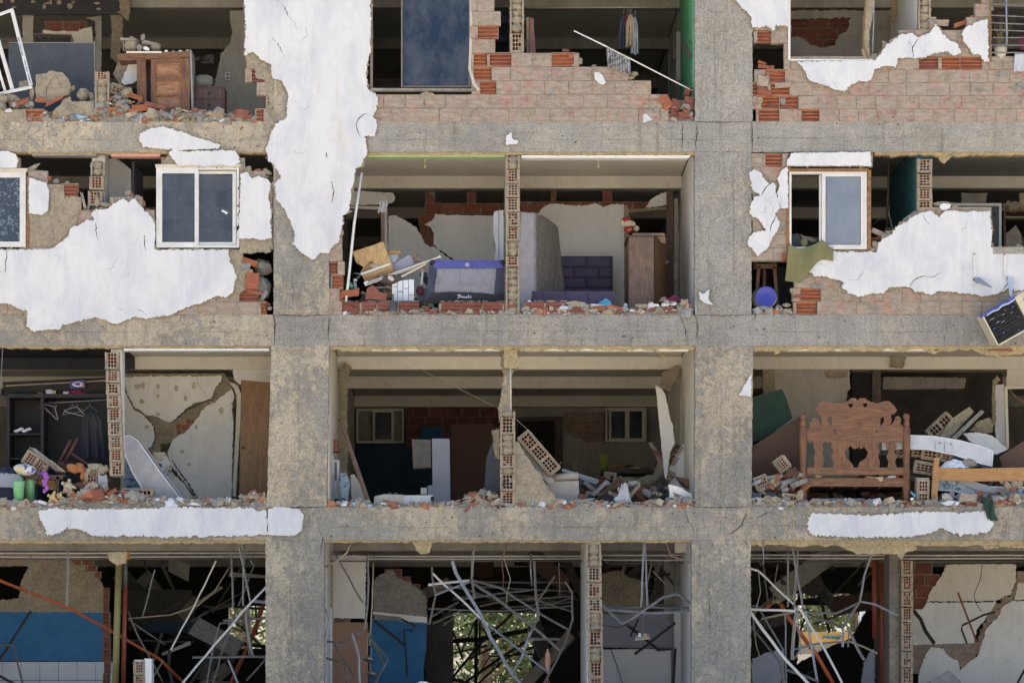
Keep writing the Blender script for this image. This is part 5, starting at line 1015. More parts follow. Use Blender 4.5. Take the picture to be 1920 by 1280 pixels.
thing('desk', 'reddish wooden desk with a panelled door, top sagging to the left', 'desk', [('top', top), ('side_panel', sp), ('side_panel', edge), ('back_panel', back), ('door', dr, [('door_panel', q) for q in pn])])
g = G('mortar'); M = Matrix.Translation(P(229, 97, .4)); endgrid(g, M@Matrix.Translation((.01, .01, .02)), .05, .17, .12, 1, 2, mat='mortar'); g.blob(P(246, 84, .48), (.115, .11, .12), 'mortar', .18, 12, seed=4, smooth=False); g.bpx(225, 72, 256, 76, .36, .6, 'mortar_grey', jit=.012)
thing('brick_chunk', 'tan block of brick and mortar at the left end of the desk top', 'brick chunk', g)
g = G(); g.blob(P(291, 88, .48), (.085, .09, .065), 'mortar', .25, 12, seed=6, smooth=False); g.bpx(265, 76, 292, 84, .4, .6, 'mortar_grey', rot=(0, 8, 10), jit=.015)
thing('brick_chunk', 'smaller tan brick lump at the middle of the desk top', 'brick chunk', g)
thing('board_scrap', 'flat cream board lying under the brick lumps on the desk', 'board', G('paint_cream').bpx(237, 96.5, 303, 99.5, .33, .6))
shards('on the desk top', [(268, 70, 10, 12, 'grey', 0, .42), (262, 90, 12, 14, 'grey', 0, .4), (275, 92, 14, 7, 'white', 20, .36), (270, 88, 12, 5, 'redrock', 20, .4), (312, 96, 8, 3, 'white', 0, .36), (352, 95, 8, 4, 'rock', 0, .36), (325, 96, 6, 3, 'grey', 0, .36), (338, 96, 8, 3, 'white', 0, .36)])
def drawers(x0, y0, x1, k, d, dep, mat, n, hy, label, knobs='black'):
    yb = FP(k, d); body = G(mat); body.bpx(x0, y0, x1, y0+3, d-.02, d+dep); body.bpx(x0, y0+3, x0+2.5, yb, d, d+dep); body.bpx(x1-3.5, y0+3, x1, yb, d, d+dep); body.bpx(x0+2.5, y0+3, x1-3.5, yb, d+.03, d+dep)
    P_ = [('body', body)]
    for i in range(n):
        a, b = y0+3.6+i*hy, min(yb, y0+2.6+(i+1)*hy); f = G(mat); f.bpx(x0+3, a, x1-4, b, d-.008, d+.02)
        kb = G(knobs); kb.blob(P((x0+x1)/2, (a+b)/2, d-.02), .018, knobs, 0, 8); P_.append(('drawer', f, [('knob', kb)]))
    thing('chest_of_drawers', label, 'drawers', P_)
drawers(362, 162, 421, 1, .55, .45, 'wood_dark', 4, 21, 'dark wooden chest of drawers beside the panelled desk')
thing('mortar_boulder', 'pale rock-like lump resting on the chest of drawers', 'wall chunk', G().blob(P(381, 154, .75), (.155, .13, .11), 'mortar_grey', .25, 14, seed=2, smooth=False, fr=1.3))
g = G('white_paper'); g.bpx(422.5, 136, 431, 150, DW-.03, DW-.005); g.bpx(424.6, 138, 428.8, 141.5, DW-.035, DW-.028, 'black'); g.bpx(424.6, 144.5, 428.8, 148, DW-.035, DW-.028, 'black'); part('wall_socket', g)
g = G('white_fab'); 
for q in ((372, 112, 9, 5), (392, 108, 12, 6), (385, 118, 10, 4), (398, 114, 6, 8)): g.blob(P(q[0], q[1], 5), (mpx(q[2], 5), .1, mpx(q[3], 5)), 'grey_board', .5, 10, seed=q[0])
thing('crumpled_cloth', 'crumpled white cloth in the dark behind the desk', 'cloth', g)

# ---- storey 1, middle --------------------------------------------------------------------------------
def curtain(g, xa, xb, ya, yb, d, mat, folds=4, amp=.03, sway=0, flare=0, nu=26, nv=10, ragged=0):
    def fn(u, v):
        x = xa+(xb-xa)*u+sway*v+(u-.5)*flare*v; y = ya+(yb-ya)*v+(ragged*math.sin(u*17+xa) if v > .9 else 0)
        p = P(x, y, d); return p+Vector((0, amp*math.sin(u*folds*6.283+v*1.3)*(.35+.65*v)+.012*N(u*6, v*5, xa), 0))
    g.sheet(fn, nu, nv, mat)
g = G(); g.tube([P(985, 15, .6), P(1277, 14, .6)], .012, 'alu_brown', 8); rail = thing('curtain_rail', 'thin brown rail spanning the room with the green wall', 'rail', g)
g = G(); curtain(g, 987, 993, 32, 110, .6, 'beige_fab', 2, .02); thing('curtain', 'narrow beige curtain strip beside the brick partition end', 'curtain', g)
g = G(); curtain(g, 994, 1000, 34, 110, .58, 'plush_pink', 3, .02, flare=6, sway=2); thing('curtain', 'faded red curtain strip hanging right of the beige one', 'curtain', g)
def garment(xc, y0, w, h, mat, d, label, tail=0, sl=3, wide=1.35):
    g = G()
    def fn(u, v):
        ww = w*(.45+.55*min(1, v*4))*(1+(wide-1)*v); x = xc+(u-.5)*ww+tail*v
        return P(x, y0+h*v+1.5*math.sin(u*9+xc)*(v > .9), d)+Vector((0, .035*math.sin(u*sl*6.283+v*2)*(.4+v)+.02*N(u*5, v*6, xc), 0))
    g.sheet(fn, 18, 14, mat); hk = G(); hk.tube([P(xc, y0-9, d+.02), P(xc+1.5, y0-12, d+.02), P(xc+.5, y0-4, d+.02), P(xc, y0, d+.02)], .004, 'galv', 5)
    thing('garment', label, 'clothing', [('cloth', g), ('hanger_hook', hk)])
garment(1169, 28, 15, 62, 'navy_cloth', .62, 'black jacket hanging leftmost on the rail by the green wall')
garment(1177, 26, 9, 32, 'plush_red', .6, 'dark red garment hanging between the black jacket and pale shirt')
garment(1182, 28, 14, 60, 'beige_fab', .56, 'pale beige shirt hanging on the rail before the others')
garment(1190, 32, 11, 70, 'floral', .6, 'grey blue trousers hanging rightmost on the rail')
g = G(); g.tube([P(1076, 58, -.3), P(1138, 88, -.18), P(1298, 170, .1)], .0105, 'white_frame', 8); g.tube([P(1137, 87.5, -.18), P(1178, 108, -.11)], .012, 'alu_brown', 8)
thing('curtain_pole', 'long thin white pole sloping down to the concrete column', 'pole', g)
g = G()
def fn(u, v):
    x = 1137+44*u+2*v; yt = 88+21*u; yb = 124+16*u+2*math.sin(u*23); return P(x, yt+(yb-yt)*v, -.17+.07*u)+Vector((0, .018*math.sin(u*60)*(.5+v)+.03*v*v, 0))
g.sheet(fn, 60, 8, 'stripe_cloth'); thing('hanging_cloth', 'gathered grey striped cloth hanging from the white pole', 'cloth', g)
g = G()
for i, q in enumerate([(1276, 80, 1300, 112), (1278, 84, 1300, 118), (1282, 82, 1301, 108), (1292, 76, 1301, 88)]): g.tube([P(q[0], q[1], .35), P(q[2], q[3], .3)], .009, 'wood_dark', 5)
thing('wooden_sticks', 'bundle of thin dark slats leaning on the green wall', 'slats', g)
g = G('white_fab'); g.bpx(1268, 60, 1276, 150, 2.6, 2.62, 'paint_dirty'); g.bpx(1262, 62, 1266, 110, 2.7, 2.72, 'wood_brown'); thing('door_leaf', 'grey door edge standing against the green walled room corner', 'door', g)
for (a, b, c_, e) in ((932, 28, 952, 42), (932, 66, 950, 80)):
    pass
g = G('navy_cloth'); g.bpx(930, 28, 952, 44, 1.5, 1.6); g.bpx(930, 66, 952, 80, 1.5, 1.6); g.bpx(928, 20, 954, 110, 1.62, 1.66, 'black_cloth'); thing('shelf_cabinet', 'dark cabinet with blue boxes seen past the stepped parapet end', 'cabinet', g)

# ---- storey 1, right ----------------------------------------------------------------------------------
bars = []
for i, y in enumerate((8, 29, 43, 56, 71, 85, 99)):
    b = G('galv'); b.tube([P(1856+(6 if y == 71 else 0), y, -.06), P(1925, y+3 if i < 4 else y, -.06)], .011, None, 7); bars.append(('bar', b))
b = G('galv_blue'); b.tube([P(1886, -40, -.05), P(1888, 86, -.05)], .014, None, 7); bars.append(('bar', b))
b = G('rust'); b.tube([P(1857, -40, -.05), P(1858, 116, -.05)], .012, None, 6); bars.append(('bar', b))
thing('window_grille', 'whitish steel window grille with a flower pot behind it', 'grille', bars)
pot = G('cream_plastic'); yb = 113
pot.lathe(P(1876, yb, .08), [(.075, 0), (.088, .10), (.09, .11), (.098, .115), (.10, .19), (.092, .19), (.088, .16)], 'cream_plastic', 18)
st = G('dry_stem')
for i in range(16):
    x = RD.uniform(1868, 1884); a = RD.uniform(-16, 18); h = RD.uniform(25, 70)
    st.tube([P(x, 92, .08+RD.uniform(-.05, .05)), P(x+a*.3, 92-h*.5, .08), P(x+a*RD.uniform(.8, 1.4), 92-h, .08+RD.uniform(-.08, .08))], .004, None, 4, taper=.4)
    if i % 3 == 0: st.tube([P(x+a*.3, 92-h*.5, .08), P(x-a*.8, 92-h*.8, .05)], .003, None, 4, taper=.4)
thing('flower_pot', 'cream flower pot of dry twigs behind the steel grille', 'potted plant', [('pot', pot), ('twigs', st)])
g = G(); g.blob(P(1918, 80, .0), (.09, .05, .11), 'maroon', .4, 14, seed=3); thing('crumpled_cloth', 'dusty mauve cloth stuffed through the grille', 'cloth', g)
g = G(); curtain(g, 1903, 1930, 100, 134, -.04, 'white_fab', 2, .02, sway=-2); thing('hanging_cloth', 'white cloth hanging over the parapet under the grille', 'cloth', g)

# ---- storey 2, left --------------------------------------------------------------------------------------
g = G('wood_brown'); g.slab([(297, 428), (410, 427), (420, 430), (427, 438), (431, 450), (432, 470), (296, 470)], .45, .03); g.bpx(296, 429, 430, 431, .43, .45, 'wood_brown')
thing('headboard', 'plain brown headboard with a rounded corner behind the sliding window', 'headboard', [('panel', g)] and g)
g = G('sky_blue'); g.slab([(405, 430), (445, 430), (445, 470), (405, 470)], .75, .1); thing('blue_cushion', 'light blue mattress side showing behind the brown headboard', 'mattress', g)
g = G('galv'); rect_frame(g, 326, 408, 372, 440, 3, 1.6, 1.63); g.bpx(329, 411, 369, 437, 1.61, 1.62, 'black'); thing('picture_frame', 'grey framed dark screen seen through the sliding window', 'screen', g)
thing('sticker', 'small white sticker on the right window pane', 'sticker', G('white_paper').board([(417, 393, .038), (428, 399, .038), (425, 402, .038), (415, 396, .038)], .002))
# ---- storey 2, middle: bedroom with the playpen and the bedroom with the purple bed ---------------------
def bulb(x, label):
    g = G(); c = P(x, 299, 1.6); g.lathe(c-Vector((0, 0, .06)), [(.02, 0), (.03, .03), (.055, .045), (.055, .06)], 'cream_plastic', 14); b = G(); b.blob(c-Vector((0, 0, .10)), (.03, .03, .045), 'bulb', 0, 12)
    thing('ceiling_lamp', label, 'lamp', [('holder', g), ('bulb', b)])
bulb(797, 'bare bulb under the ceiling above the playpen'); bulb(1122, 'bare bulb under the ceiling above the purple bed')
g = G('galv'); g.tube([P(648, 570, .05), P(654, 520, .04), P(664, 420, .05), P(678, 324, .06)], .021, 'pvc_frame', 8); thing('metal_pole', 'slim whitish pole leaning at the left edge of the bedroom opening', 'pole', g)
g = G('plywood'); g.slab([(661, 472), (719, 453), (728, 480), (740, 505), (686, 528), (678, 516), (690, 508), (704, 500), (700, 490), (694, 488), (684, 500), (676, 498), (668, 492)], .35, .02, rough=.9, step=3); g.slab([(676, 512), (731, 493), (732, 496), (677, 516)], .33, .04, 'white_frame')
g.slab([(682, 520), (736, 503), (738, 508), (684, 530)], .34, .02, 'wood_gold'); g.slab([(676, 512), (684, 492), (700, 484), (730, 480), (740, 505), (686, 526)], .42, .03, 'plywood', rough=1.2); g.blob(P(704, 500, .38), (.09, .05, .06), 'rub_tan', .4, 10, seed=5, smooth=False); thing('plywood_sheet', 'torn square of plywood leaning above the rubble pile', 'board', [('sheet', g)] and g)
g = G('white_frame'); g.board([(682, 529, .18), (825, 478, .28), (827, 483, .28), (685, 536, .18)], .06); g.board([(690, 526, .17), (822, 479, .27), (823, 480, .27), (691, 528, .17)], .01, 'wood_brown'); g.board([(688, 531, .17), (824, 483, .27), (824.6, 484, .27), (689, 533, .17)], .01, 'grey_board')
thing('door_jamb', 'long white painted plank sloping across the rubble to the playpen', 'plank', g)
g = G('pvc_frame'); g.tube([P(750, 520, .3), P(800, 494, .3)], .012, 'paint_cream', 4); g.tube([P(752, 516, .32), P(790, 500, .32)], .012, 'beige_fab', 4); thing('wood_strips', 'two thin pale strips under the long white plank', 'sticks', g)
g = G('white_fab'); g.slab([(736, 497), (760, 482), (766, 478), (778, 488), (776, 494), (790, 500), (745, 515)], .45, .12, 'lilac_board', rough=.5); M = Matrix.Translation(P(775, 491, .42))@Matrix.Rotation(R(-14), 4, 'Y'); endgrid(g, M, .09, .10, .1, 3, 3)
thing('brick_chunk', 'white plastered brick block with its orange end on the pile', 'brick chunk', g)
g = G('sky_blue'); g.slab([(728, 474), (747, 478), (742, 492), (734, 494)], .5, .05, rough=.3); g.bpx(728, 470, 751, 476, .45, .5, 'wood_gold', rot=(0, 0, 0)); thing('blue_box', 'light blue box corner behind the plywood square', 'box', g)
g = G('black_cloth'); g.blob(P(729, 524, .3), (.20, .13, .085), 'dark_wall', .25, 16, seed=3); thing('cushion', 'dark grey cushion pressed under the white plank', 'cushion', g)
g = G('cream_plastic'); g.blob(P(733, 522, .16), (.055, .02, .035), 'cream_plastic', .2, 10, seed=8, smooth=False, rot=(0, 30, 0)); thing('plaster_flake', 'cream scrap stuck on the dark cushion', 'plaster piece', g)
g = G('white_fab')
for i in range(4): g.bpx(735+i*10.5, 523+(2-i)*1.2+2, 744.6+i*10.5, FP(2, .25), .25+.012*(i % 2), .4, 'white_paper')
for i, (a, b) in enumerate(((736, 537), (746, 546), (757, 540), (767, 552))): g.bpx(a, b, a+9, b+1.2, .244, .26, 'grey_board')
thing('foam_packaging', 'white ribbed foam block standing between the plunger and playpen', 'foam block', g)
g = G('grey_board'); 
for i in range(5): g.bpx(706, 537+i*5, 732, 540.5+i*5, .4+.01*i, .6, 'slate_board' if i % 2 else 'lilac_board')
thing('magazine_stack', 'stack of grey blue magazines behind the pale brick plate', 'papers', g)
g = G('terracotta'); g.slab([(688, 540), (698, 534), (708, 541), (712, 548), (722, 549), (726, 551), (724, 563), (686, 561)], .06, .05, rough=.8, step=3); thing('brick_shard', 'big pale orange brick plate with a curved broken edge', 'broken brick', g)
g = G('white_paper'); g.tube([P(665, 528, .3), P(667, 545, .3)], .025, 'lilac_board', 10); g.lathe(P(666, 527, .3), [(.03, 0), (.03, .03), (.01, .035)], 'white_paper', 10); thing('spray_bottle', 'pale lilac bottle standing in the dark left of the plywood', 'bottle', g)
g = G(); g.blob(P(655, 538, .35), (.09, .1, .09), 'green_board', .2, 12, seed=2); g.blob(P(655, 536, .3), (.07, .06, .05), 'green_wall', .3, 12, seed=4); thing('green_bag', 'dark green bag behind the foot of the leaning pole', 'bag', g)
g = G('galv'); g.tube([P(663, 512, .25), P(676, 514, .25), P(672, 522, .3), P(668, 518, .3)], .012, 'galv', 6); thing('metal_clamp', 'small bright metal clamp left of the plywood', 'clamp', g)
c = P(737, 582, -.02); g = G(); g.lathe(c, [(.066, 0), (.068, .02), (.05, .06), (.02, .14), (.012, .17), (.012, .26)], 'slate_board', 18); h = G(); h.lathe(c+Vector((0, 0, .25)), [(.014, 0), (.014, .08), (.008, .09)], 'white_frame', 10); thing('plunger', 'dark rubber plunger with a white tip standing on the ledge', 'plunger', [('cup', g), ('tip', h)])
g = G(); g.tube([P(793, 505, .4), P(791, 525, .4), P(790, 534, .4)], .02, 'white_fab', 8); g.tube([P(796, 488, .4), P(793, 508, .4)], .018, 'plush_pink', 8); g.blob(P(788, 545, .4), (.06, .06, .07), 'maroon', .3, 12); thing('toy_clown', 'limp red and white stuffed thing squeezed beside the playpen', 'toy', g)
g = G(); 
for q in range(5): g.blob(P(795+q*6, 516+(q % 3)*10, .55+.05*q), (.06, .06, .05), ['slate_board', 'navy_cloth', 'beige_fab', 'black_cloth', 'grey_fab'][q], .4, 10, seed=q)
g.bpx(782, 540, 800, 566, .4, .6, 'slate_board'); thing('clothes_pile', 'heap of dark folded clothes behind the white plank', 'clothes', g)
# playpen
yf = FP(2, .3); d0, d1 = .22, .95
fr = G('navy_cloth'); bl = G('blue_cloth'); net = G('net'); bas = G('black_cloth'); inn = G('white_fab'); cor = G('black')
def qd(g, pts, t, mat=None): g.slab(pts, d0, t, mat)
bl.slab([(812, 492), (941, 490), (943, 503), (930, 503), (870, 503), (812, 502)], d0-.02, .05, rough=.3, step=5); bl.bpx(812, 488, 945, 493, d0-.01, d0+.04)
fr.slab([(806, 490), (820, 500), (815, 530), (812, 568), (797, 566), (803, 520)], d0, .05, rough=.3, step=5); fr.slab([(931, 500), (945, 490), (945, 566), (925, 566)], d0, .05, rough=.2, step=5)
bas.slab([(813, 549), (840, 547), (870, 548), (900, 549), (928, 552), (944, 550), (944, 566), (900, 567), (842, 568), (806, 568), (799, 566)], d0-.01, .05, rough=.3, step=5)
net.slab([(820, 502), (931, 502), (927, 552), (900, 549), (870, 547), (840, 547), (814, 549)], d0+.01, .004)
for x in (831, 862, 896): fr.bpx(x-1, 502, x+1, 536, d0+.5, d0+.52, 'slate_board')
inn.bpx(812, 535, 935, 566, d0+.06, d1, 'mesh_fab')
def fnw(u, v): return P(818+110*u, 504+30*v+4*math.sin(u*7)*v, d1-.1)+Vector((0, -.1*v*abs(math.sin(u*9.4)), 0))
inn.sheet(fnw, 40, 8, 'white_fab')
back = G('navy_cloth'); back.bpx(812, 490, 938, 500, d1, d1+.04, 'blue_cloth'); back.bpx(812, 500, 938, 560, d1, d1+.02, 'beige_fab')
for x in (811, 942): cor.blob(P(x, 492, d0+.0), (.045, .05, .04), 'black', .1, 12)
em = G('white_paper'); c = P(876, 496, d0-.025); em.tube([c+Vector((.028*math.cos(a*.524), 0, .028*math.sin(a*.524))) for a in range(13)], .004, None, 5); em.tube([c+Vector((-.022, 0, 0)), c+Vector((.022, 0, 0))], .004, None, 4); em.tube([c+Vector((0, 0, -.022)), c+Vector((0, 0, .022))], .004, None, 4)
lg = G('white_paper'); dq = d0-.014
for a in ([(861, 553.5), (864, 554), (866, 556), (864, 559.5), (861, 560)], [(862, 555), (864.5, 557), (867, 553)], [(868, 556), (868, 559.5)], [(868, 557), (870.5, 556.4), (870.5, 559.5)], [(874, 557), (872, 557.5), (872.5, 559.5), (875, 559.5), (875, 557)], [(875, 557), (875.5, 559.5)], [(878, 556.5), (877, 558), (877.6, 559.5), (880, 559)], [(877, 558), (879.5, 558), (879.2, 556.5)], [(882, 553.5), (882, 559.5), (885, 559.5), (885, 557)], [(885, 556.5), (887, 556.5), (885.5, 558), (887.5, 559.5)]):
    lg.tube([P(x-3.5, y-1, dq) for x, y in a], .0062, None, 4)
thing('playpen', 'blue and black folding playpen with see-through net sides', 'playpen', [('frame_cover', fr), ('top_rail', bl), ('net_side', net), ('base', bas), ('mattress', inn), ('back_side', back), ('corner_cap', cor), ('emblem', em), ('lettering', lg)])
def mattress(name, label, pts, d, t, mat, pipe='white_paper', rough=.3, extra=None, group=None):
    g = G(); g.slab(pts, d, t, mat, rough=rough, step=6); p = G()
    q = pts+[pts[0]]
    for e in (d-.004, d+t+.004): p.tube([P(x, y, d)+Vector((0, e-d, 0)) for x, y in q], .012, pipe, 6, cap=False)
    ps = [('body', g), ('piping', p)]+(extra or [])
    return thing(name, label, 'mattress', ps)
g = G('white_fab'); g.slab([(925, 402), (928, 396), (934, 395), (944, 394), (944, 600), (927, 600), (926, 500), (930, 460), (925, 440)], .9, .9, 'white_fab', rough=.3, step=6); p = G(); p.bpx(934.5, 396, 935.6, 600, .89, .9, 'grey_board')
thing('mattress', 'white mattress standing upright behind the playpen', 'mattress', [('body', g), ('seam', p)])
g = G('beige_fab'); g.slab([(714, 381), (721, 381), (721, 470), (715, 470)], 1.2, .07, 'wood_brown'); 
def fnt(u, v): return P(710+15*u+2*math.sin(v*5), 376+22*v+6*(u-.5)**2*v, 1.18)+Vector((0, .02*math.sin(u*12), 0))
t = G(); t.sheet(fnt, 14, 8, 'white_fab'); thing('wooden_post', 'brown wooden post with a pale rag over its top', 'post', [('post', g), ('rag', t)])
g = G(); 
for i in range(6): g.bpx(640+i, 372, 641, 374, 1, 1.1, 'black')
g = G('black_cloth'); g.slab([(985, 1), (986, 1), (986, 2)], 1, .01) if False else None
# grey mattress leaning
face = G(); 
def fm(u, v):
    top = 400+16*u*u+10*u; x = 1004+42*u+(6*v if u > .9 else 0)+v*u*14; return P(x, top+(FP(2, 1.1)-top)*v, .75+1.0*u)+Vector((0, -.012*abs(math.sin(u*14+v*9))-.012*abs(math.sin(u*14-v*9)), 0))
face.sheet(fm, 48, 40, 'quilt_fab', t=.02)
side = G()
def fs(u, v):
    x = 977+27*u-8*v*(1-u)*.2-3*math.sin(v*3.1)*(1-u); y = 397+3*u+(FP(2, .7)-397)*v; return P(x, y, .55+.2*u)+Vector((0, .012*math.sin(v*40)*math.sin(u*3.1)+.012*N(u*5, v*14), 0))
side.sheet(fs, 14, 60, 'mesh_fab', t=.02)
pip = G()
for e in (0, 1): pip.tube([fs(e, v/20)+Vector((0, -.01, 0)) for v in range(21)], .013, 'grey_board', 6)
thing('mattress', 'grey quilted mattress leaning on edge beside the purple bed', 'mattress', [('quilted_face', face), ('side_band', side), ('piping', pip)])
def tuft(g, x0, y0, x1, y1, d, nx, ny, mat):
    for i in range(nx):
        for j in range(ny):
            o = (.5 if j % 2 else 0)*(x1-x0)/nx; a = x0+(x1-x0)*i/nx+o; b = min(x1, a+(x1-x0)/nx); 
            if j % 2 and i == 0: cushion(g, x0, y0+(y1-y0)*j/ny, a, y0+(y1-y0)*(j+1)/ny, d, mat)
            if b-a > 2: cushion(g, a, y0+(y1-y0)*j/ny, b, y0+(y1-y0)*(j+1)/ny, d, mat)
def cushion(g, x0, y0, x1, y1, d, mat):
    def f(u, v): return P(x0+(x1-x0)*u, y0+(y1-y0)*v, d)+Vector((0, -.018*(1-(2*u-1)**8)*(1-(2*v-1)**8), 0))
    g.sheet(f, 10, 8, mat, t=.03)
hb = G('purple_fab'); tuft(hb, 1051, 482, 1147, 560, 2.6, 2, 4, 'purple_fab'); hb.bpx(1049, 480, 1149, 600, 2.63, 2.72)
bs = G('purple_fab'); bs.box((X(977, .7), .7, FLOOR[2]+.02), (X(1153, .7), 2.5, Z(546, .7))); 
for x in (1018, 1060, 1102): bs.bpx(x, 547, x+.8, 600, .69, .7, 'black_cloth')
thing('bed', 'bed with a padded purple headboard and purple base', 'bed', [('headboard', hb), ('base', bs)])
bo = G('wood_brown'); yb = FP(2, .9); bo.box((X(1179, .9), .9, FLOOR[2]), (X(1226, .9), 1.9, Z(444, .9))); 
tp = G('wood_dark'); tp.bpx(1176, 441, 1227, 444, .88, 1.92); sd = G('wood_gold'); sd.add([(X(1226, .9)+.002, .9, FLOOR[2]), (X(1226, .9)+.012, .9, Z(444, .9)), (X(1249, 1.9), 1.9, Z(452, 1.9)), (X(1249, 1.9), 1.9, FLOOR[2]), (X(1226, .9), 1.9, FLOOR[2]), (X(1226, .9), 1.9, Z(452, 1.9))], [(0, 1, 2, 3), (0, 3, 4), (1, 5, 2), (3, 2, 5, 4)], 'door_brown')
thing('wardrobe', 'plain brown wardrobe with flat cardboard on its top', 'wardrobe', [('body', bo), ('top', tp), ('side_panel', sd)])
g = G('cardboard'); g.bpx(1186, 437, 1246, 441, 1.0, 1.5); g.slab([(1226, 438), (1247, 438), (1248, 456), (1240, 455)], 1.1, .02, rough=.8); thing('cardboard_sheet', 'flattened cardboard lying on the brown wardrobe', 'cardboard', g)
g = G(); g.blob(P(1175, 412, 1.2), (.075, .06, .045), 'plush_red', .2, 12, seed=1); g.blob(P(1178, 420, 1.2), (.085, .08, .06), 'plush', .2, 12, seed=2); a1 = G(); a1.blob(P(1179, 431, 1.15), (.075, .07, .055), 'plush_red', .2, 12, seed=3); a1.blob(P(1180, 431, 1.09), (.045, .02, .02), 'orange_seat', .2, 10, rot=(0, -30, 0)); a2 = G(); a2.blob(P(1193, 429, 1.2), (.05, .05, .045), 'plush', .3, 12, seed=4); a2.blob(P(1186, 420, 1.2), (.05, .05, .045), 'plush', .3, 12, seed=5); a2.blob(P(1167, 418, 1.2), (.03, .04, .06), 'plush', .3, 10, seed=6)
thing('stuffed_toy', 'red and cream stuffed toy perched at the door jamb above the wardrobe', 'stuffed toy', [('head', g), ('body', a1), ('limbs', a2)])
g = G('door_brown'); g.slab([(1250, 358), (1262, 363), (1264, 600), (1248, 600)], 2.7, .05, 'wood_dark'); k = G(); k.blob(P(1257, 492, 2.64), .03, 'galv', 0, 10); k.bpx(1249, 488, 1253, 495, 2.68, 2.7, 'galv'); thing('door', 'dark brown door standing ajar behind the wardrobe', 'door', [('leaf', g), ('knob', k)])
def heap(g, x, y, w, h, d, mat, seed, fl=.6):
    def f(u, v):
        a, b = u*2-1, v; hh = (1-a*a)*(1-.2*abs(N(u*4, v*3, seed)))*h; return P(x+a*w/2, y-hh*b+1.5*N(u*7, v*5, seed), d)+Vector((0, .14*(b-.4)+.05*N(u*6, v*6, seed+4), 0))
    g.sheet(f, 24, 12, mat, t=.02)
g = G(); heap(g, 1135, 579, 38, 21, .16, 'cyan', 3); thing('towel', 'crumpled turquoise towel on the ledge before the purple bed', 'cloth', g)
g = G(); heap(g, 1264, 574, 56, 22, .3, 'magenta', 5); heap(g, 1270, 574, 50, 12, .2, 'maroon', 9); thing('clothes_pile', 'crumpled magenta garment lying right of the wardrobe', 'clothes', g)
g = G(); heap(g, 1245, 566, 20, 12, .4, 'beige_fab', 6); thing('cloth', 'small yellowish cloth beside the magenta garment', 'cloth', g)
g = G(); g.blob(P(1082, 573, .14), (.15, .08, .065), 'beige_fab', .12, 16, seed=3, flatb=True); thing('cushion', 'low beige cushion on the ledge before the purple bed', 'cushion', g)
g = G(); g.blob(P(1173, 574, .2), (.035, .03, .05), 'sky_blue', .2, 10, seed=3); thing('bottle', 'small blue bottle on the ledge before the wardrobe', 'bottle', g)

# ---- storey 2, right ----------------------------------------------------------------------------------------
g = G()
def fo(u, v):
    if v < .0: v = 0
    x = 1478+84*u; yt = 462+4*math.sin(u*7)-8*math.exp(-((u-.76)*9)**2)-4*math.exp(-((u-.05)*9)**2)-10*math.exp(-((u-.42)*12)**2)*0; lo = [526, 528, 530, 524, 514, 500, 490, 486, 488, 490]
    q = u*9; i = min(8, int(q)); yb = lo[i]+(lo[i+1]-lo[i])*(q-i)+1.5*N(u*12, 3)
    x -= 6*v*max(0, 1-u*2.2)
    return P(x, yt+(yb-yt)*v, -.075)+Vector((0, -.012*math.sin(u*11+v*3)-.03*math.sin(v*3.1), 0))
g.sheet(fo, 60, 24, 'olive_fab'); g.blob(P(1508, 456, .12), (.06, .05, .075), 'olive_fab', .3, 12, seed=3)
thing('blanket', 'olive green felt blanket hanging over the sill of the half open window', 'blanket', g)
g = G(); g.slab([(1481, 440), (1495, 438), (1508, 446), (1530, 462), (1535, 470), (1481, 470)], .4, .1, 'slate_board', rough=1); g.slab([(1500, 440), (1520, 444), (1532, 450), (1528, 455), (1505, 447)], .35, .06, 'face' if False else 'brick_face', rough=1); thing('wall_chunk', 'grey and brick debris seen through the empty window half', 'wall chunk', g)
seat = G('wood_stool'); d = .45; seat.bpx(1418, 495, 1457, 499, d-.05, d+.3); seat.bpx(1421, 499, 1454, 503, d, d+.03)
legs = []
for (a, b, dd) in ((1423, 1416, d), (1452, 1460, d), (1434, 1432, d+.28)):
    l = G('wood_stool'); l.board([(a-3, 499, dd), (a+3, 499, dd), (b+3, FP(2, dd), dd), (b-3, FP(2, dd), dd)], .04); legs.append(('leg', l))
thing('stool', 'wooden stool standing in the hole beside the concrete column', 'stool', [('seat', seat)]+legs)
g = G('chair_wood'); g.board([(1411, 470, .5), (1416, 474, .5), (1424, 500, .5), (1414, 505, .5)], .05, 'wood_dark'); g.slab([(1420, 482), (1430, 488), (1440, 496), (1430, 498)], .7, .1, 'slate_board'); g.bpx(1440, 490, 1455, 494, .6, .8, 'mortar'); thing('broken_chair', 'dark broken chair back leaning by the stool', 'chair', g)
g = G(); A = Matrix.Rotation(R(78), 3, 'X')@Matrix.Identity(3); ax = Euler((R(82), 0, R(10))).to_matrix()
c = P(1436, 557, .12); g.lathe(c+Vector((-.02, .30, -.04)), [(.13, 0), (.165, .28)], 'bucket_side', 24, axis=Euler((R(84), 0, R(-6))).to_matrix())
lid = G(); lid.lathe(c, [(.158, 0), (.164, .006), (.164, .022), (.145, .026), (.140, .018), (.0, .018)], 'cobalt', 28, axis=Euler((R(84), 0, R(-6))).to_matrix())
rm = G(); rm.lathe(c+Vector((-.0, .014, -.004)), [(.168, 0), (.168, .012)], 'cream_plastic', 28, axis=Euler((R(84), 0, R(-6))).to_matrix())
hd = G(); hd.tube([P(1411, 556, .2), P(1414, 552, .16), P(1420, 547, .13)], .004, 'galv', 5)
thing('paint_bucket', 'cream bucket on its side with a bright blue lid facing out', 'bucket', [('body', g), ('lid', lid), ('rim', rm), ('handle', hd)])
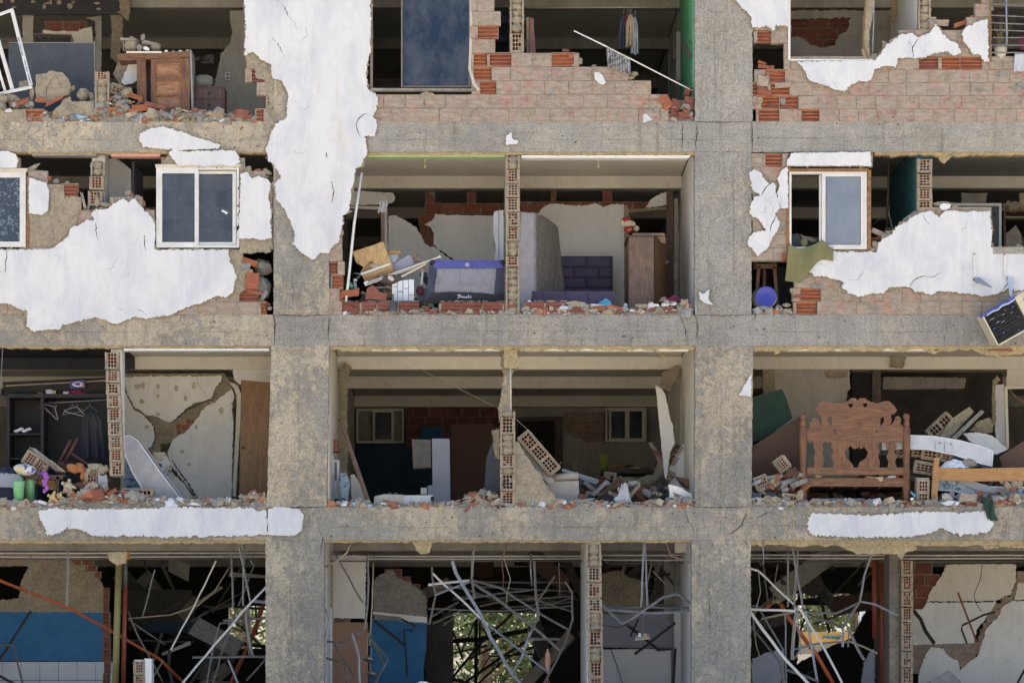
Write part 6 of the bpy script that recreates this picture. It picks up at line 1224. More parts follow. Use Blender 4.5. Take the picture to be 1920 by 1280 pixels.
g = G('navy_wall'); g.bpx(1456, 500, 1500, FP(2, 1.2), 1.2, 1.3, 'charcoal_paint'); thing('blue_board', 'dark blue panel standing behind the wooden stool', 'panel', g)
fr = G('pvc_frame'); rect_frame(fr, 1776, 381, 1878, 600, 5, 1.9, 1.96); pn = G('slate_board'); pn.bpx(1781, 386, 1873, 596, 1.92, 1.95, 'lilac_board' if False else 'slate_board'); hn = G(); hn.bpx(1865, 400, 1867, 404, 1.9, 1.92, 'black')
thing('inner_doorway', 'grey door in a white frame behind the plastered wall', 'door', [('door_frame', fr), ('leaf', pn), ('handle', hn)])
g = G(); g.blob(P(1898, 388, 2.2), (.14, .1, .09), 'mortar', .5, 12, seed=3, smooth=False); thing('mortar_lump', 'tan mortar lump on the brown shelf at the right edge', 'rubble', g)
g = G('red_brown_board'); g.bpx(1882, 393, 1930, 396, 2.1, 2.6); g.bpx(1882, 396, 1886, 600, 2.1, 2.6, 'wood_dark'); g.bpx(1912, 362, 1930, 393, 2.2, 2.3, 'mortar'); thing('shelf', 'brown shelf beside the grey door', 'shelf', g)
g = G('galv'); g.tube([P(1636, 422, .8), P(1653, 402+6, .8)], .006, None, 5); g.bpx(1668, 396, 1671, 428, .9, .95, 'mortar', rot=(0, -14, 0)); g.bpx(1660, 427, 1680, 430, .8, 1, 'wood_brown'); g.tube([P(1667, 300, 1.8), P(1663, 430, 1.8)], .02, 'inner_concrete', 6); thing('wood_strips', 'leaning strips in the gap beside the teal wall', 'sticks', g)
# brackets, outdoor air conditioner
g = G('galv_blue'); g.board([(1825, 476, -.062), (1830, 476, -.062), (1830, 528, -.062), (1825, 528, -.062)], .012, 'pvc_frame'); g.board([(1826, 519, -.066), (1836, 520, -.08), (1861, 538, -.25), (1858, 538, -.25), (1826, 527, -.066)], .01, 'galv_blue'); h = G(); h.blob(P(1827, 476, -.066), .012, 'rust', 0, 8); h.blob(P(1826, 524, -.07), .014, 'rust', .3, 8)
thing('wall_bracket', 'rust stained steel bracket with a bent arm on the white plaster', 'bracket', [('arm', g), ('bolt', h)])
g = G('galv_blue'); g.board([(1882, 475, -.062), (1887, 475, -.062), (1887, 518, -.062), (1882, 518, -.062)], .012, 'pvc_frame'); g.board([(1885, 516, -.066), (1901, 522, -.1), (1901, 530, -.1), (1897, 556, -.16), (1893, 556, -.16), (1891, 535, -.1)], .01, 'sky_blue'); h = G(); h.blob(P(1884, 477, -.066), .013, 'rust', 0, 8); h.blob(P(1889, 524, -.075), (.012, .01, .05), 'rust', .3, 8)
thing('wall_bracket', 'steel bracket above the dangling air conditioner', 'bracket', [('arm', g), ('bolt', h)])
cen = P(1890, 600, -.30); Mx = Matrix.Translation(cen)@Euler((R(6), R(-29.5), R(4))).to_matrix().to_4x4(); w, h_, dp = .72, .50, .34
body = G('cream_plastic'); mbox(body, Mx, (-w/2, -dp/2+.02, -h_/2), (-w/2+.022, dp/2, h_/2), 'cream_plastic'); mbox(body, Mx, (-w/2, -dp/2+.02, -h_/2), (w/2, dp/2, -h_/2+.022), 'cream_plastic'); mbox(body, Mx, (w/2-.16, -dp/2+.0, -h_/2+.0), (w/2+.02, dp/2, h_/2+.02), 'cream_plastic'); mbox(body, Mx, (-w/2+.022, .02, -h_/2+.022), (w/2-.16, dp/2, h_/2-.01), 'ac_fins')
fins = G('ac_fins'); fw = w-.19
for i in range(17): z = -h_/2+.035+i*(h_-.07)/16; mbox(fins, Mx, (-w/2+.03, -dp/2+.03, z), (-w/2+.03+fw, .02, z+.008), 'ac_fins', jit=.002)
for i in range(8):
    x = -w/2+.08+i*.065; z = RD.uniform(-.05, .2); mbox(fins, Mx, (x, -dp/2+.022, z), (x+RD.uniform(.02, .07), -dp/2+.03, z+.004), 'white_paper')
grl = G('black'); mbox(grl, Mx, (w/2-.06, -dp/2-.006, .02), (w/2-.01, -dp/2+.01, h_/2-.06), 'galv'); 
for i in range(7): mbox(grl, Mx, (w/2-.055, -dp/2-.012, .035+i*.022), (w/2-.015, -dp/2-.004, .045+i*.022), 'black')
wr = G(); pts = [Mx@Vector((-w/2-.02+t*.09, -dp/2+.03+.03*math.sin(t*2.1), h_/2+.01+.012*math.sin(t*3.7))) for t in range(8)]
wr.tube(pts, .022, 'cobalt', 7); wr.tube([p+Vector((.01, -.02, -.02)) for p in pts[1:]], .014, 'sky_blue', 6); wr.tube([P(1893, 556, -.2), pts[6]], .015, 'cobalt', 6)
for q in ((-.30, -.0), (-.2, -.12), (.02, -.2), (.1, .15)): mbox(wr, Mx, (q[0], -dp/2+.014, q[1]), (q[0]+.03, -dp/2+.024, q[1]+.02), 'cobalt', jit=.006)
thing('air_conditioner', 'cream air conditioner dangling tilted from its bracket, blue tape on top', 'air conditioner', [('case', body), ('fins', fins), ('vent', grl), ('blue_tape', wr)])

# ---- storey 3, left: black wardrobe, toys, leaning mattress ---------------------------------------------------
d = 1.5; yb = FP(3, d); b = G('black')
b.bpx(12, 745, 18, yb, d, d+.5); b.bpx(76, 745, 82, yb, d, d+.5); b.bpx(12, 738, 204, 745, d, d+.5); b.bpx(18, 812, 76, 815, d+.03, d+.5); b.bpx(12, 745, 204, yb, d+.5, d+.53, 'black'); b.bpx(18, 858, 76, 861, d+.03, d+.5)
b.board([(5, 716, d+.1), (204, 707, d+.1), (204, 738, d+.1), (8, 741, d+.1)], .03, 'black_wall'); b.board([(10, 722, d+.09), (204, 712, d+.09), (204, 714, d+.09), (10, 724, d+.09)], .01, 'mortar')
rl = G('galv'); rl.tube([P(79, 756, d+.1), P(203, 749, d+.1)], .011, None, 8)
thing('wardrobe', 'open black wardrobe with a hanging rail and shelves', 'wardrobe', [('carcass', b), ('hanging_rail', rl)])
def hanger(x, y, rot, mat, label):
    g = G(); M = Matrix.Translation(P(x, y, d+.05))@Matrix.Rotation(R(rot), 4, 'Y')
    g.tube([M@Vector(q) for q in ((.0, 0, .04), (.018, 0, .055), (.01, 0, .075), (-.012, 0, .07))], .004, mat, 5); g.tube([M@Vector(q) for q in ((0, 0, .04), (.17, 0, -.06), (.165, 0, -.075), (-.165, 0, -.075), (-.17, 0, -.06), (0, 0, .04))], .0065, mat, 5)
    thing('clothes_hanger', label, 'hanger', g)
hanger(91, 763, 30, 'maroon', 'dark red clothes hanger, leftmost on the wardrobe rail'); hanger(99, 766, 45, 'lilac_board', 'tilted pale hanger second from left on the wardrobe rail'); hanger(136, 765, -10, 'galv', 'light grey hanger in the middle of the wardrobe rail'); hanger(142, 767, 14, 'lilac_board', 'light hanger just left of the hanging grey shirt')
g = G()
def fsh(u, v):
    ww = (10+26*min(1, v*5)+12*v); x = 170+(u-.5)*ww+4*v; return P(x, 770+FP(3, 0)*0+90*v+2*math.sin(u*8)*(v > .95), d-.0)+Vector((0, .03*math.sin(u*16)*(.3+v)+.02*N(u*4, v*4), 0))
g.sheet(fsh, 30, 20, 'charcoal_paint'); g2 = G(); g2.tube([P(169, 752, d), P(168, 760, d), P(155, 772, d-.01)], .006, 'teal_wall', 5); g2.tube([P(168, 760, d), P(183, 772, d-.01)], .006, 'teal_wall', 5); thing('shirt', 'dark grey shirt hanging in the black wardrobe', 'clothing', [('cloth', g), ('hanger_hook', g2)])
g = G('cobalt'); g.bpx(131, 713, 159, 727, d+.0, d+.1, 'blue_cloth', rot=(0, -4, 0)); q = G(); q.blob(P(146, 720, d-.005), (.085, .01, .04), 'white_paper', .1, 14); q.blob(P(146, 720, d-.018), (.05, .008, .022), 'cobalt', .2, 12); q.blob(P(138, 717, d-.018), (.02, .006, .02), 'orange_seat', .2, 10); q.blob(P(156, 722, d-.018), (.02, .006, .03), 'orange_seat', .2, 10)
thing('tissue_pack', 'blue and orange tissue pack on top of the black wardrobe', 'packet', [('pack', g), ('print', q)])
g = G(); heap(g, 141, 739, 42, 12, d+.05, 'magenta', 4); g.blob(P(124, 736, d), (.05, .03, .02), 'white_fab', .4, 10); thing('clothes_pile', 'dark red clothes under the tissue pack', 'clothes', g)
g = G('lilac_board'); g.bpx(86, 730, 98, 740, d, d+.1); g.bpx(98, 732, 104, 740, d+.02, d+.1, 'beige_fab'); thing('small_box', 'small pale blue box on the wardrobe top', 'box', g)
g = G(); heap(g, 47, 742, 34, 13, d+.05, 'green_board', 5); heap(g, 75, 742, 24, 10, d+.05, 'beige_fab', 8); thing('clothes_pile', 'green grey clothes at the left end of the wardrobe top', 'clothes', g)
g = G(); 
for q in range(6): g.blob(P(30+q*5, 808-(q % 3)*2, d+.1), (.04, .04, .025), 'white_paper', .4, 8, seed=q)
thing('papers', 'crumpled white papers on the inner wardrobe shelf', 'papers', g)
g = G('grey_fab'); g.slab([(-20, 884), (30, 888), (62, 896), (70, 904), (60, 912), (40, 914), (-20, 912)], .5, .5, 'lilac_board', rough=.3, step=5); g.slab([(-20, 913), (70, 913), (70, 960), (-20, 960)], .6, .4, 'navy_cloth', rough=.3); thing('bed', 'low grey mattress end at the left edge of the photo', 'bed', [('mattress', g)] and g)
g = G(); 
for q in range(5): heap(g, 5+q*11, 888-q*2, 30, 14-q, .55+.1*q, ['navy_cloth', 'slate_board', 'charcoal_paint', 'navy_cloth', 'grey_fab'][q], q)
thing('clothes_pile', 'dark clothes heaped left of the patterned pillow', 'clothes', g)
brickchunk('brick_chunk', 'large plastered brick chunk lying aslant above the patterned pillow', 40, 865, 19, 21, 33, .35, 3, 4, 2)
g = G('mortar_grey'); g.board([(54, 838, .4), (66, 840, .4), (122, 884, .35), (104, 882, .35)], .12); g.board([(90, 862, .3), (96, 862, .3), (124, 884, .3), (116, 884, .3)], .05, 'mortar'); thing('plaster_slab', 'grey render slab sliding off the slanted brick chunk', 'plaster piece', g)
g = G(); g.blob(P(47, 880, .2), (.175, .12, .085), 'ball_print', .08, 20, seed=3, rot=(0, 6, 0)); thing('pillow', 'small oval pillow printed blue, white and cream', 'pillow', g)
def chairbits():
    parts = []
    for a in (((110, 868), (133, 824)), ((122, 866), (146, 821)), ((134, 850), (178, 878)), ((125, 868), (165, 884))):
        l = G('chair_wood'); l.tube([P(*a[0], .8), P(*a[1], .8)], .022, 'chair_wood', 6); parts.append(('leg', l))
    s_ = G('chair_wood'); s_.board([(108, 866, .75), (126, 862, .9), (150, 876, .9), (130, 884, .75)], .04); return [('seat', s_)]+parts
thing('chair', 'dark red wooden chair lying overturned before the black wardrobe', 'chair', chairbits())
tt = G('wood_dark'); d = .3; tt.bpx(38, 890, 122, 893, d, d+.35); tt.bpx(44, 893, 118, 898, d+.02, d+.05); parts = [('top', tt)]
for x, dd in ((45, d+.02), (108, d+.02)):
    l = G('wood_dark'); l.bpx(x-2.5, 893, x+2.5, FP(3, dd), dd, dd+.03); parts.append(('leg', l))
thing('small_table', 'low dark wooden table standing over the green buckets', 'table', parts)
def bucket(x, y0, w0, w1, d, mat, label, k=3):
    g = G(); yb = FP(k, d); H = Z(y0, d)-FLOOR[k]; c = Vector((X(x, d), d, FLOOR[k])); g.lathe(c, [(mpx(w1)/2, 0), (mpx(w0)/2*.97, H*.9), (mpx(w0)/2, H*.92), (mpx(w0)/2+.008, H), (mpx(w0)/2-.01, H)], mat, 22)
    thing('bucket', label, 'bucket', g)
bucket(35, 902, 23, 15, .14, 'green_plastic', 'lime green bucket left of the small table leg'); bucket(57, 899, 18, 15, .42, 'green_plastic', 'lime green bucket behind the small table leg')
thing('green_strap', 'lime green strap standing over the left green bucket', 'strap', G().tube([P(35, 886, .2), P(38, 896, .2), P(40, 903, .18)], .01, 'green_plastic', 5))
g = G('wood_gold'); g.board([(62, 899, .6), (104, 900, .6), (105, 918, .6), (90, 918, .6)], .02, 'wood_gold'); thing('wood_board', 'yellow wooden board under the low table', 'board', g)
g = G()
def frb(u, v): return P(84+9*u+6*math.sin(v*6)-2*v, 886+34*v, .18)+Vector((0, -.03+.025*math.sin(u*9+v*10), 0))
[g.blob(P(85+3*math.sin(q*2), 890+q*6, .16), (.03, .02, .03), 'purple_ribbon', .9, 12, seed=q, fr=3, smooth=False) for q in range(6)]; heap(g, 80, 890, 22, 9, .2, 'purple_ribbon', 6); thing('foil_ribbon', 'shiny purple foil hanging over the small table edge', 'ribbon', g)
def teddy(cx, cy, s, rot, mat, label, d=.12, accents=(), lie=0):
    bd, hd_ = G(), G(); M = Matrix.Rotation(R(rot), 3, 'Y'); c = P(cx, cy, d)
    L = lambda x, y, z: c+M@(Vector((x, y, z))*s)
    bd.blob(c, (s*.5, s*.42, s*.55), mat, .06, 16, seed=2, rot=(0, rot, 0)); hd_.blob(L(0, -.1, .8), (s*.4, s*.38, s*.36), mat, .05, 16, seed=3); hd_.blob(L(0, -.48, .72), (s*.17, s*.14, s*.13), mat, .05, 10)
    for e in (-1, 1): hd_.blob(L(e*.32, 0, 1.12), (s*.14, s*.08, s*.14), mat, 0, 10); hd_.blob(L(e*.14, -.45, .88), s*.045, 'black', 0, 8)
    hd_.blob(L(0, -.62, .75), s*.05, 'black', 0, 8); parts = [('body', bd), ('head', hd_)]
    for e in (-1, 1):
        a = G(); a.blob(L(e*.52, -.15, .25), (s*.16, s*.16, s*.34), mat, .06, 10, rot=(0, rot+e*40, 0)); parts.append(('arm', a))
        l = G(); l.blob(L(e*.36, -.3, -.5), (s*.2, s*.32, s*.22), mat, .06, 10); parts.append(('leg', l))
    for (x, y, z, r, m2) in accents:
        a = G(); a.blob(L(x, y, z), (s*r, s*r*.8, s*r), m2, .1, 12); parts.append(('patch', a))
    thing('teddy_bear', label, 'teddy bear', parts)
teddy(128, 912, .145, 158, 'plush', 'cream teddy bear hanging head down over the rubble', .15, [(0.3, -.42, .3, .3, 'plush_pink')])
teddy(100, 932, .115, 75, 'plush_yellow', 'yellow teddy bear with a red scarf lying on the ledge', .03, [(0, -.25, .45, .25, 'plush_red')])
g = G(); 
for q in ((137, 878, 14, 8), (152, 880, 12, 7), (158, 892, 8, 9), (150, 872, 9, 5)): g.blob(P(q[0], q[1], .35), (mpx(q[2]), .05, mpx(q[3])), 'orange_seat', .2, 12, seed=q[0], smooth=False, rot=(0, 20, 0))
thing('roof_tiles', 'group of orange curved shards behind the cream bear', 'broken brick', g)
brickchunk('brick_chunk', 'small brick block with a pale blue side in the toy rubble', 161, 909, 17, 20, 0, .18, 3, 2)
g = G('lilac_board'); g.slab([(184, 888), (192, 892), (200, 888), (202, 912), (190, 914), (184, 908)], .14, .05, rough=.5); thing('plaster_slab', 'pale blue grey slab standing right of the small brick block', 'plaster piece', g)
brickchunk('brick_chunk', 'brick block standing upright just above the beam edge', 157, 941, 14, 20, 0, .06, 2, 3)
thing('shoe_sole', 'dark oval shoe sole leaning in the rubble', 'shoe', G().blob(P(183, 918, .04), (.05, .03, .06), 'navy_cloth', .1, 14, rot=(0, 25, 0)))
brickchunk('brick_chunk', 'flat brick end half buried below the leaning mattress', 230, 930, 24, 9, 0, .12, 3, 1, 2)
g = G('beige_fab'); g.blob(P(240, 922, .2), (.2, .1, .03), 'mortar_grey', .3, 12, seed=2, smooth=False); thing('mortar_lump', 'flat grey slab lying over the buried brick end', 'rubble', g)
mattress('mattress', 'old white mattress leaning against the cross-cracked wall', [(222, 822), (242, 816), (258, 826), (300, 885), (340, 938), (345, 950), (300, 950), (275, 930), (248, 885)], .55, .85, 'old_white')
g = G('beige_fab'); g.slab([(232, 860), (245, 870), (275, 925), (285, 950), (240, 950), (233, 900)], 1.3, .2, 'floral', rough=.5, step=5); thing('box_spring', 'dark patterned mattress behind the old white one', 'mattress', g)
g = G(); g.blob(P(302, 870, 2.0), (.16, .1, .2), 'ball_print', .3, 14, seed=4, rot=(0, -30, 0)); thing('cushion', 'grey patterned cushion between wall and white mattress', 'cushion', g)
g = G('door_brown'); g.slab([(452, 712), (506, 717), (504, FP(3, 2)), (448, FP(3, 2))], 2, .04, 'door_brown'); k = G(); k.blob(P(456, 839, 1.98), .02, 'black', 0, 8); thing('door', 'plain brown wooden door beside the cross-cracked wall', 'door', [('leaf', g), ('keyhole', k)])
g = G('galv'); g.tube([P(5, 650, .05), P(0, 742, .05)], .006, None, 4); thing('hanging_wire', 'thin wire hanging at the left edge before the wardrobe', 'wire', g)

# ---- storey 3, middle -----------------------------------------------------------------------------------------------
g = G('white_frame'); d = 1.2; fl = FP(3, d); g.bpx(609, 853, 626, fl, d, d+.5, 'tile_white'); g.bpx(626, 862, 636, fl, d+.1, d+.5, 'pvc_frame'); dk = G('black'); dk.bpx(617, 856, 618.5, fl, d-.01, d+.01); dk.bpx(629, 866, 631, 900, d+.07, d+.1); dk.bpx(627, 935, 636, 938, d+.07, d+.1)
thing('refrigerator', 'white refrigerator half hidden behind the concrete column', 'refrigerator', [('body', g), ('door_gap', dk)])
thing('wooden_box', 'brown wooden box on top of the refrigerator', 'box', G('red_brown_board').bpx(616, 824, 634, 846, 1.6, 1.9))
g = G(); g.tube([P(637, 784, .8), P(692, 945, .3)], .035, 'wood_brown', 4); thing('wooden_plank', 'dark narrow plank leaning in the kitchen opening', 'plank', g)
iw = G(); iw.slab([(657, 890), (664, 888), (680, 915), (694, 940), (696, 960), (660, 960)], 1.1, .04, 'paint_dirty', rough=.8); thing('plaster_slab', 'grey plaster piece behind the leaning plank', 'plaster piece', iw)
g = G(); g.blob(P(645, 917, 1.0), (.09, .1, .28), 'floral', .3, 14, seed=3); thing('clothes_pile', 'bundle of patterned cloth at the foot of the plank', 'clothes', g)
g = G('grey_board'); g.slab([(772, 823), (808, 824), (808, 876), (775, 878)], 3.4, .3, rough=.4); thing('wall_cabinet', 'grey weathered cabinet hanging beside the pale panel', 'cabinet', g)
g = G('lilac_board'); g.slab([(810, 822), (843, 822), (845, FP(3, 2.2)), (802, FP(3, 2.2)), (802, 910), (811, 909)], 2.2, .04); g.bpx(789, 914, 800, 926, 2.2, 2.4, 'white_frame'); thing('pale_panel', 'tall pale lilac panel standing in the dark kitchen', 'panel', g)
g = G('brown_board'); g.slab([(846, 796), (925, 794), (932, 850), (925, FP(3, 6)), (846, FP(3, 6))], 6, .05, 'brown_board', rough=.6); thing('tall_board', 'tall dark brown board filling the back of the kitchen', 'board', g)
g = G(); g.slab([(926, 818), (938, 812), (938, FP(3, 1.5)), (905, FP(3, 1.5)), (912, 860)], 1.5, .04, 'slate_board'); thing('grey_board', 'slim grey board leaning behind the low partition stump', 'board', g)
g = G(); g.slab([(922, 806), (936, 804), (936, 860), (930, 858), (926, 840)], 1.0, .05, 'mortar', rough=1.5); thing('mortar_lump', 'tan mortar strip hanging by the low partition stump', 'rubble', g)
d = .5; yb = FP(3, d); g = G('mesh_fab'); g.slab([(702, 930), (720, 926), (756, 927), (760, yb), (700, yb)], d, .3, 'cream_plastic'); g.bpx(756, 928, 812, yb, d+.02, d+.3, 'pvc_frame'); g.bpx(808, 930, 814, yb, d, d+.03, 'black'); h = G(); h.tube([P(728, 927, d+.1), P(729, 924, d+.1), P(733, 924, d+.1), P(734, 927, d+.1)], .006, 'galv', 5); h.tube([P(739, 927, d+.1), P(740, 924, d+.1), P(744, 924, d+.1), P(745, 927, d+.1)], .006, 'galv', 5)
thing('storage_box', 'white plastic box with two small handles on the kitchen floor', 'box', [('box', g), ('handle', h)])
g = G('pvc_frame'); g.board([(842, 943, .2), (900, 923, .3), (902, 926, .3), (850, 945, .2)], .03); thing('white_strip', 'whitish plank sloping onto the brick pile of the kitchen', 'plank', g)
g = G(); g.tube([P(957, 690, .05), P(958, 775, .05)], .012, 'cream_plastic', 8); g.tube([P(948, 705, .1), P(947, 720, .1)], .01, 'cream_plastic', 6); thing('conduit_pipe', 'cream plastic conduit standing on the partition stump', 'pipe', g)
g = G(); g.tube([P(792, 694, 1), P(860, 728, 1), P(935, 765, 1)], .004, 'cable', 4); g.tube([P(966, 784, .5), P(990, 806, .5)], .004, 'cable', 4); thing('hanging_wire', 'thin wire slanting below the ceiling of the kitchen', 'wire', g)
brickchunk('brick_chunk', 'three brick long wall chunk toppled against the partition stump', 972, 822, 27, 20, 49, .3, 4, 3, 3)
g = G('paint_dirty'); g.board([(970, 820, .5), (978, 830, .5), (1040, 900, .5), (1030, 908, .5), (1000, 880, .5)], .06); thing('plaster_slab', 'grey plaster skin under the toppled brick chunk', 'plaster piece', g)
ar = G('armchair_fab'); d = .6; ar.slab([(1022, 903), (1040, 902), (1085, 901), (1086, 938), (1020, 938)], d, .35, rough=.4, step=5); tp = G('armchair_fab'); tp.tube([P(1030, 897, d+.1), P(1060, 894, d+.1), P(1084, 892, d+.1)], .062, 'armchair_fab', 14, flat=2); bs = G('armchair_fab'); bs.bpx(1026, 938, 1084, FP(3, d), d+.03, d+.6)
thing('armchair', 'cream upholstered armchair below the toppled brick chunk', 'armchair', [('arm_rest', tp), ('side', ar), ('base', bs)])
g = G('cobalt'); g.board([(1053, 883, 1.2), (1060, 884, 1.2), (1122, 903, 1.4), (1118, 908, 1.4)], .04, 'lilac_board'); g.board([(1055, 887, 1.19), (1118, 909, 1.39), (1100, 918, 1.39), (1075, 910, 1.2)], .04, 'slate_board'); thing('picture_frame', 'dark blue flat panel with a pale edge beyond the armchair', 'panel', g)
g = G()
def fbag(u, v):
    w = 12+24*v**1.4; x = 1171+(u-.5)*w-(2*v); return P(x, 906+40*v+1.5*math.sin(u*8), .22)+Vector((0, -.05*math.sin(u*3.14)-.022*math.sin(u*14+v*5)-.02*N(u*6, v*7), 0))
g.sheet(fbag, 30, 24, 'white_fab'); g.blob(P(1160, 938, .24), (.07, .06, .07), 'white_fab', .4, 14, seed=3, flatb=True); g.tube([P(1166, 909.5, .24), P(1178, 909.5, .24)], .008, 'black', 5); h = G(); h.tube([P(1163, 915, .24), P(1160, 922, .24), P(1162, 930, .24)], .012, 'black', 6); h.blob(P(1160, 917, .24), (.02, .02, .04), 'beige_fab', .2, 10)
thing('white_bag', 'white cloth bag with a dark strap on the ledge', 'bag', [('bag', g), ('strap', h)])
g = G(); heap(g, 1140, 948, 60, 24, .5, 'black_cloth', 4); heap(g, 1110, 948, 30, 22, .7, 'green_board', 6); thing('clothes_pile', 'black clothes heaped left of the white bag', 'clothes', g)
g = G('brown_board'); g.slab([(1190, 945), (1210, 932), (1245, 924), (1262, 930), (1262, 955), (1190, 955)], 1.0, .03, 'brown_board', rough=.5); thing('cardboard_sheet', 'brown board standing right of the white bag', 'board', g)
g = G(); g.tube([P(1228, 909, .5), P(1245, 910, .5), P(1262, 912, .5)], .006, 'black', 5); g.tube([P(1180, 910, .5), P(1228, 909, .5)], .005, 'black', 5); g.tube([P(1235, 910, .5), P(1234, 936, .5)], .007, 'black', 5); g.tube([P(1244, 911, .5), P(1244, 936, .5)], .007, 'black', 5); thing('wire_rack', 'thin black wire rack above the brown board', 'rack', g)
g = G(); g.slab([(1254, 908), (1268, 910), (1298, 926), (1298, 938), (1272, 941), (1256, 934)], .3, .25, 'plaster_inner', rough=1); g.slab([(1262, 922), (1280, 930), (1298, 935), (1298, 940), (1270, 940)], .28, .02, 'mortar', rough=1); thing('plaster_slab', 'thick white plaster block below the leaning plaster sheet', 'plaster piece', g)
g = G(); g.tube([P(1228, 944, .15), P(1255, 938, .15), P(1262, 936, .15)], .035, 'slate_board', 10); g.blob(P(1226, 944, .15), (.05, .06, .045), 'charcoal_paint', .1, 12); g.bpx(1237, 939, 1243, 944, .1, .13, 'white_paper'); thing('rolled_bag', 'dark cylindrical bag lying on the ledge before the brown board', 'bag', g)
g = G('red_brown_board'); g.board([(1264, 892, 1.5), (1300, 899, 1.4), (1300, 920, 1.4), (1278, 912, 1.5)], .04, 'wood_red_h'); thing('wood_board', 'dark red board leaning in the right corner of the opening', 'board', g)
d = 5; g = G('black_steel'); g.bpx(1128, 880, 1232, 887, d, d+.8); g.bpx(1132, 887, 1136, FP(3, d), d, d+.05); g.bpx(1222, 887, 1226, FP(3, d), d, d+.05); thing('dark_table', 'long dark table far back in the room', 'table', g)
bucketd = 4.9; g = G(); c = P(1132, 880, bucketd+.2); g.lathe(c, [(.065, 0), (.085, .24), (.09, .25), (.08, .25)], 'yellow_plastic', 18); thing('bucket', 'dull olive yellow bucket on the long dark table', 'bucket', g)
g = G()
for q in ((1148, 876, 12, 3, 'orange_seat'), (1166, 874, 8, 3, 'orange_seat'), (1180, 874, 14, 3, 'black'), (1190, 877, 14, 3, 'beige_fab'), (1210, 878, 10, 3, 'red_brown_board')): g.blob(P(q[0], q[1], 5.1), (mpx(q[2]), .06, mpx(q[3])), q[4], .3, 10)
thing('plates', 'row of orange and dark dishes on the long dark table', 'dishes', g)
g = G('mortar'); g.slab([(1140, 905), (1160, 895), (1175, 893), (1200, 898), (1212, 888), (1225, 890), (1234, 868), (1222, 840), (1215, 830), (1222, 828), (1232, 845), (1240, 850), (1246, 870), (1242, 890), (1225, 905), (1205, 912), (1150, 914)], 2.8, .12, 'mortar', rough=2, step=3); g.slab([(1222, 842), (1245, 850), (1245, 860), (1228, 852)], 2.78, .03, 'terracotta'); thing('wall_chunk', 'twisted tan wall fragment arching over the rubble', 'wall chunk', g)
brickchunk('brick_chunk', 'dim brick chunk beyond the clothes left of the white bag', 1098, 940, 28, 14, 8, .9, 4, 2)
brickchunk('brick_chunk', 'dark red brick stack behind the blue panel', 1132, 905, 16, 16, 10, 2.2, 2, 2)
g = G('wall' if False else 'terracotta_dark'); 
for q in range(4): g.bpx(1116+q*3, 892+q*5, 1136, 896+q*5, 2, 2.3, 'terracotta_dark', jit=.01)
thing('brick_shard', 'ridged dark red brick lying behind the blue panel', 'broken brick', g)
thing('brick_shard', 'small dark brick beside the foot of the armchair', 'broken brick', G('terracotta_dark').bpx(1085, 926, 1098, 940, .4, .5, 'terracotta_dark', jit=.012))
g = G(); g.tube([P(1048, 876, 3), P(1052, 865, 3)], .008, 'lilac_board', 5); thing('wire_end', 'small pale wire end by the toppled brick chunk', 'wire', g)
g = G('paint_cream'); rect_frame(g, 1110-36, 866, 1117-36, 880, 2, DB-.13, DB-.11, 'white_paper'); part('wall_socket', g)

# ---- storey 3, right: carved headboard ------------------------------------------------------------------------------------
d = .28; yb = FP(3, d)
post = []
for x in (1504, 1702):
    g = G(); c = Vector((X(x+(2 if x < 1600 else -2), d), d+.03, FLOOR[3])); H = Z(774, d)-FLOOR[3]; r = .0588
    g.lathe(c, [(r*.78, 0), (r, .06), (r, H*.37), (r*.88, H*.38), (r, H*.40), (r*.8, H*.44), (r*.92, H*.56), (r*.8, H*.58), (r*1.02, H*.6), (r*1.02, H*.84), (r*.8, H*.85), (r*.62, H*.86), (r*.95, H*.885), (r*.62, H*.92), (r*.92, H*.925), (r*.62, H*.93), (r*.9, H*.955), (r*.92, H*.975), (r*.6, H*.995), (.002, H)], 'wood_red', 18); post.append(('post', g))
pn = G('wood_red_h')
HO = [(1513, 829), (1513, 807), (1520, 800), (1518, 793), (1524, 788), (1526, 782), (1532, 784), (1536, 792), (1540, 799), (1541, 788), (1538, 778), (1528, 768), (1532, 760), (1545, 751), (1552, 754), (1560, 756), (1575, 755), (1590, 751), (1596, 746), (1604, 746), (1608, 751), (1612, 746), (1622, 746), (1628, 751), (1642, 756), (1652, 754), (1660, 751), (1668, 752), (1676, 760), (1682, 768), (1678, 775), (1670, 778), (1672, 788), (1668, 798), (1676, 790), (1680, 780), (1686, 780), (1690, 786), (1688, 794), (1696, 802), (1697, 829)]
heart = lambda cx, cy, s, m=1: [(cx, cy+s), (cx-s*.8*m, cy-.1*s), (cx-s*.7*m, cy-s*.8), (cx, cy-s*.5), (cx+s*.7*m, cy-s*.8), (cx+s*.8*m, cy-.1*s)]
pn.slab(HO, d, .028, 'wood_red_h', rough=.15, step=4, holes=[heart(1595, 760, 5.5), heart(1622, 759, 5.5), [(1551, 786), (1554, 780), (1559, 782), (1560, 790), (1558, 800), (1554, 794)], [(1650, 800), (1651, 786), (1655, 780), (1658, 786), (1656, 792)], [(1562, 804), (1568, 806), (1566, 816), (1563, 812)], [(1642, 805), (1645, 807), (1643, 813)]])
sl = []
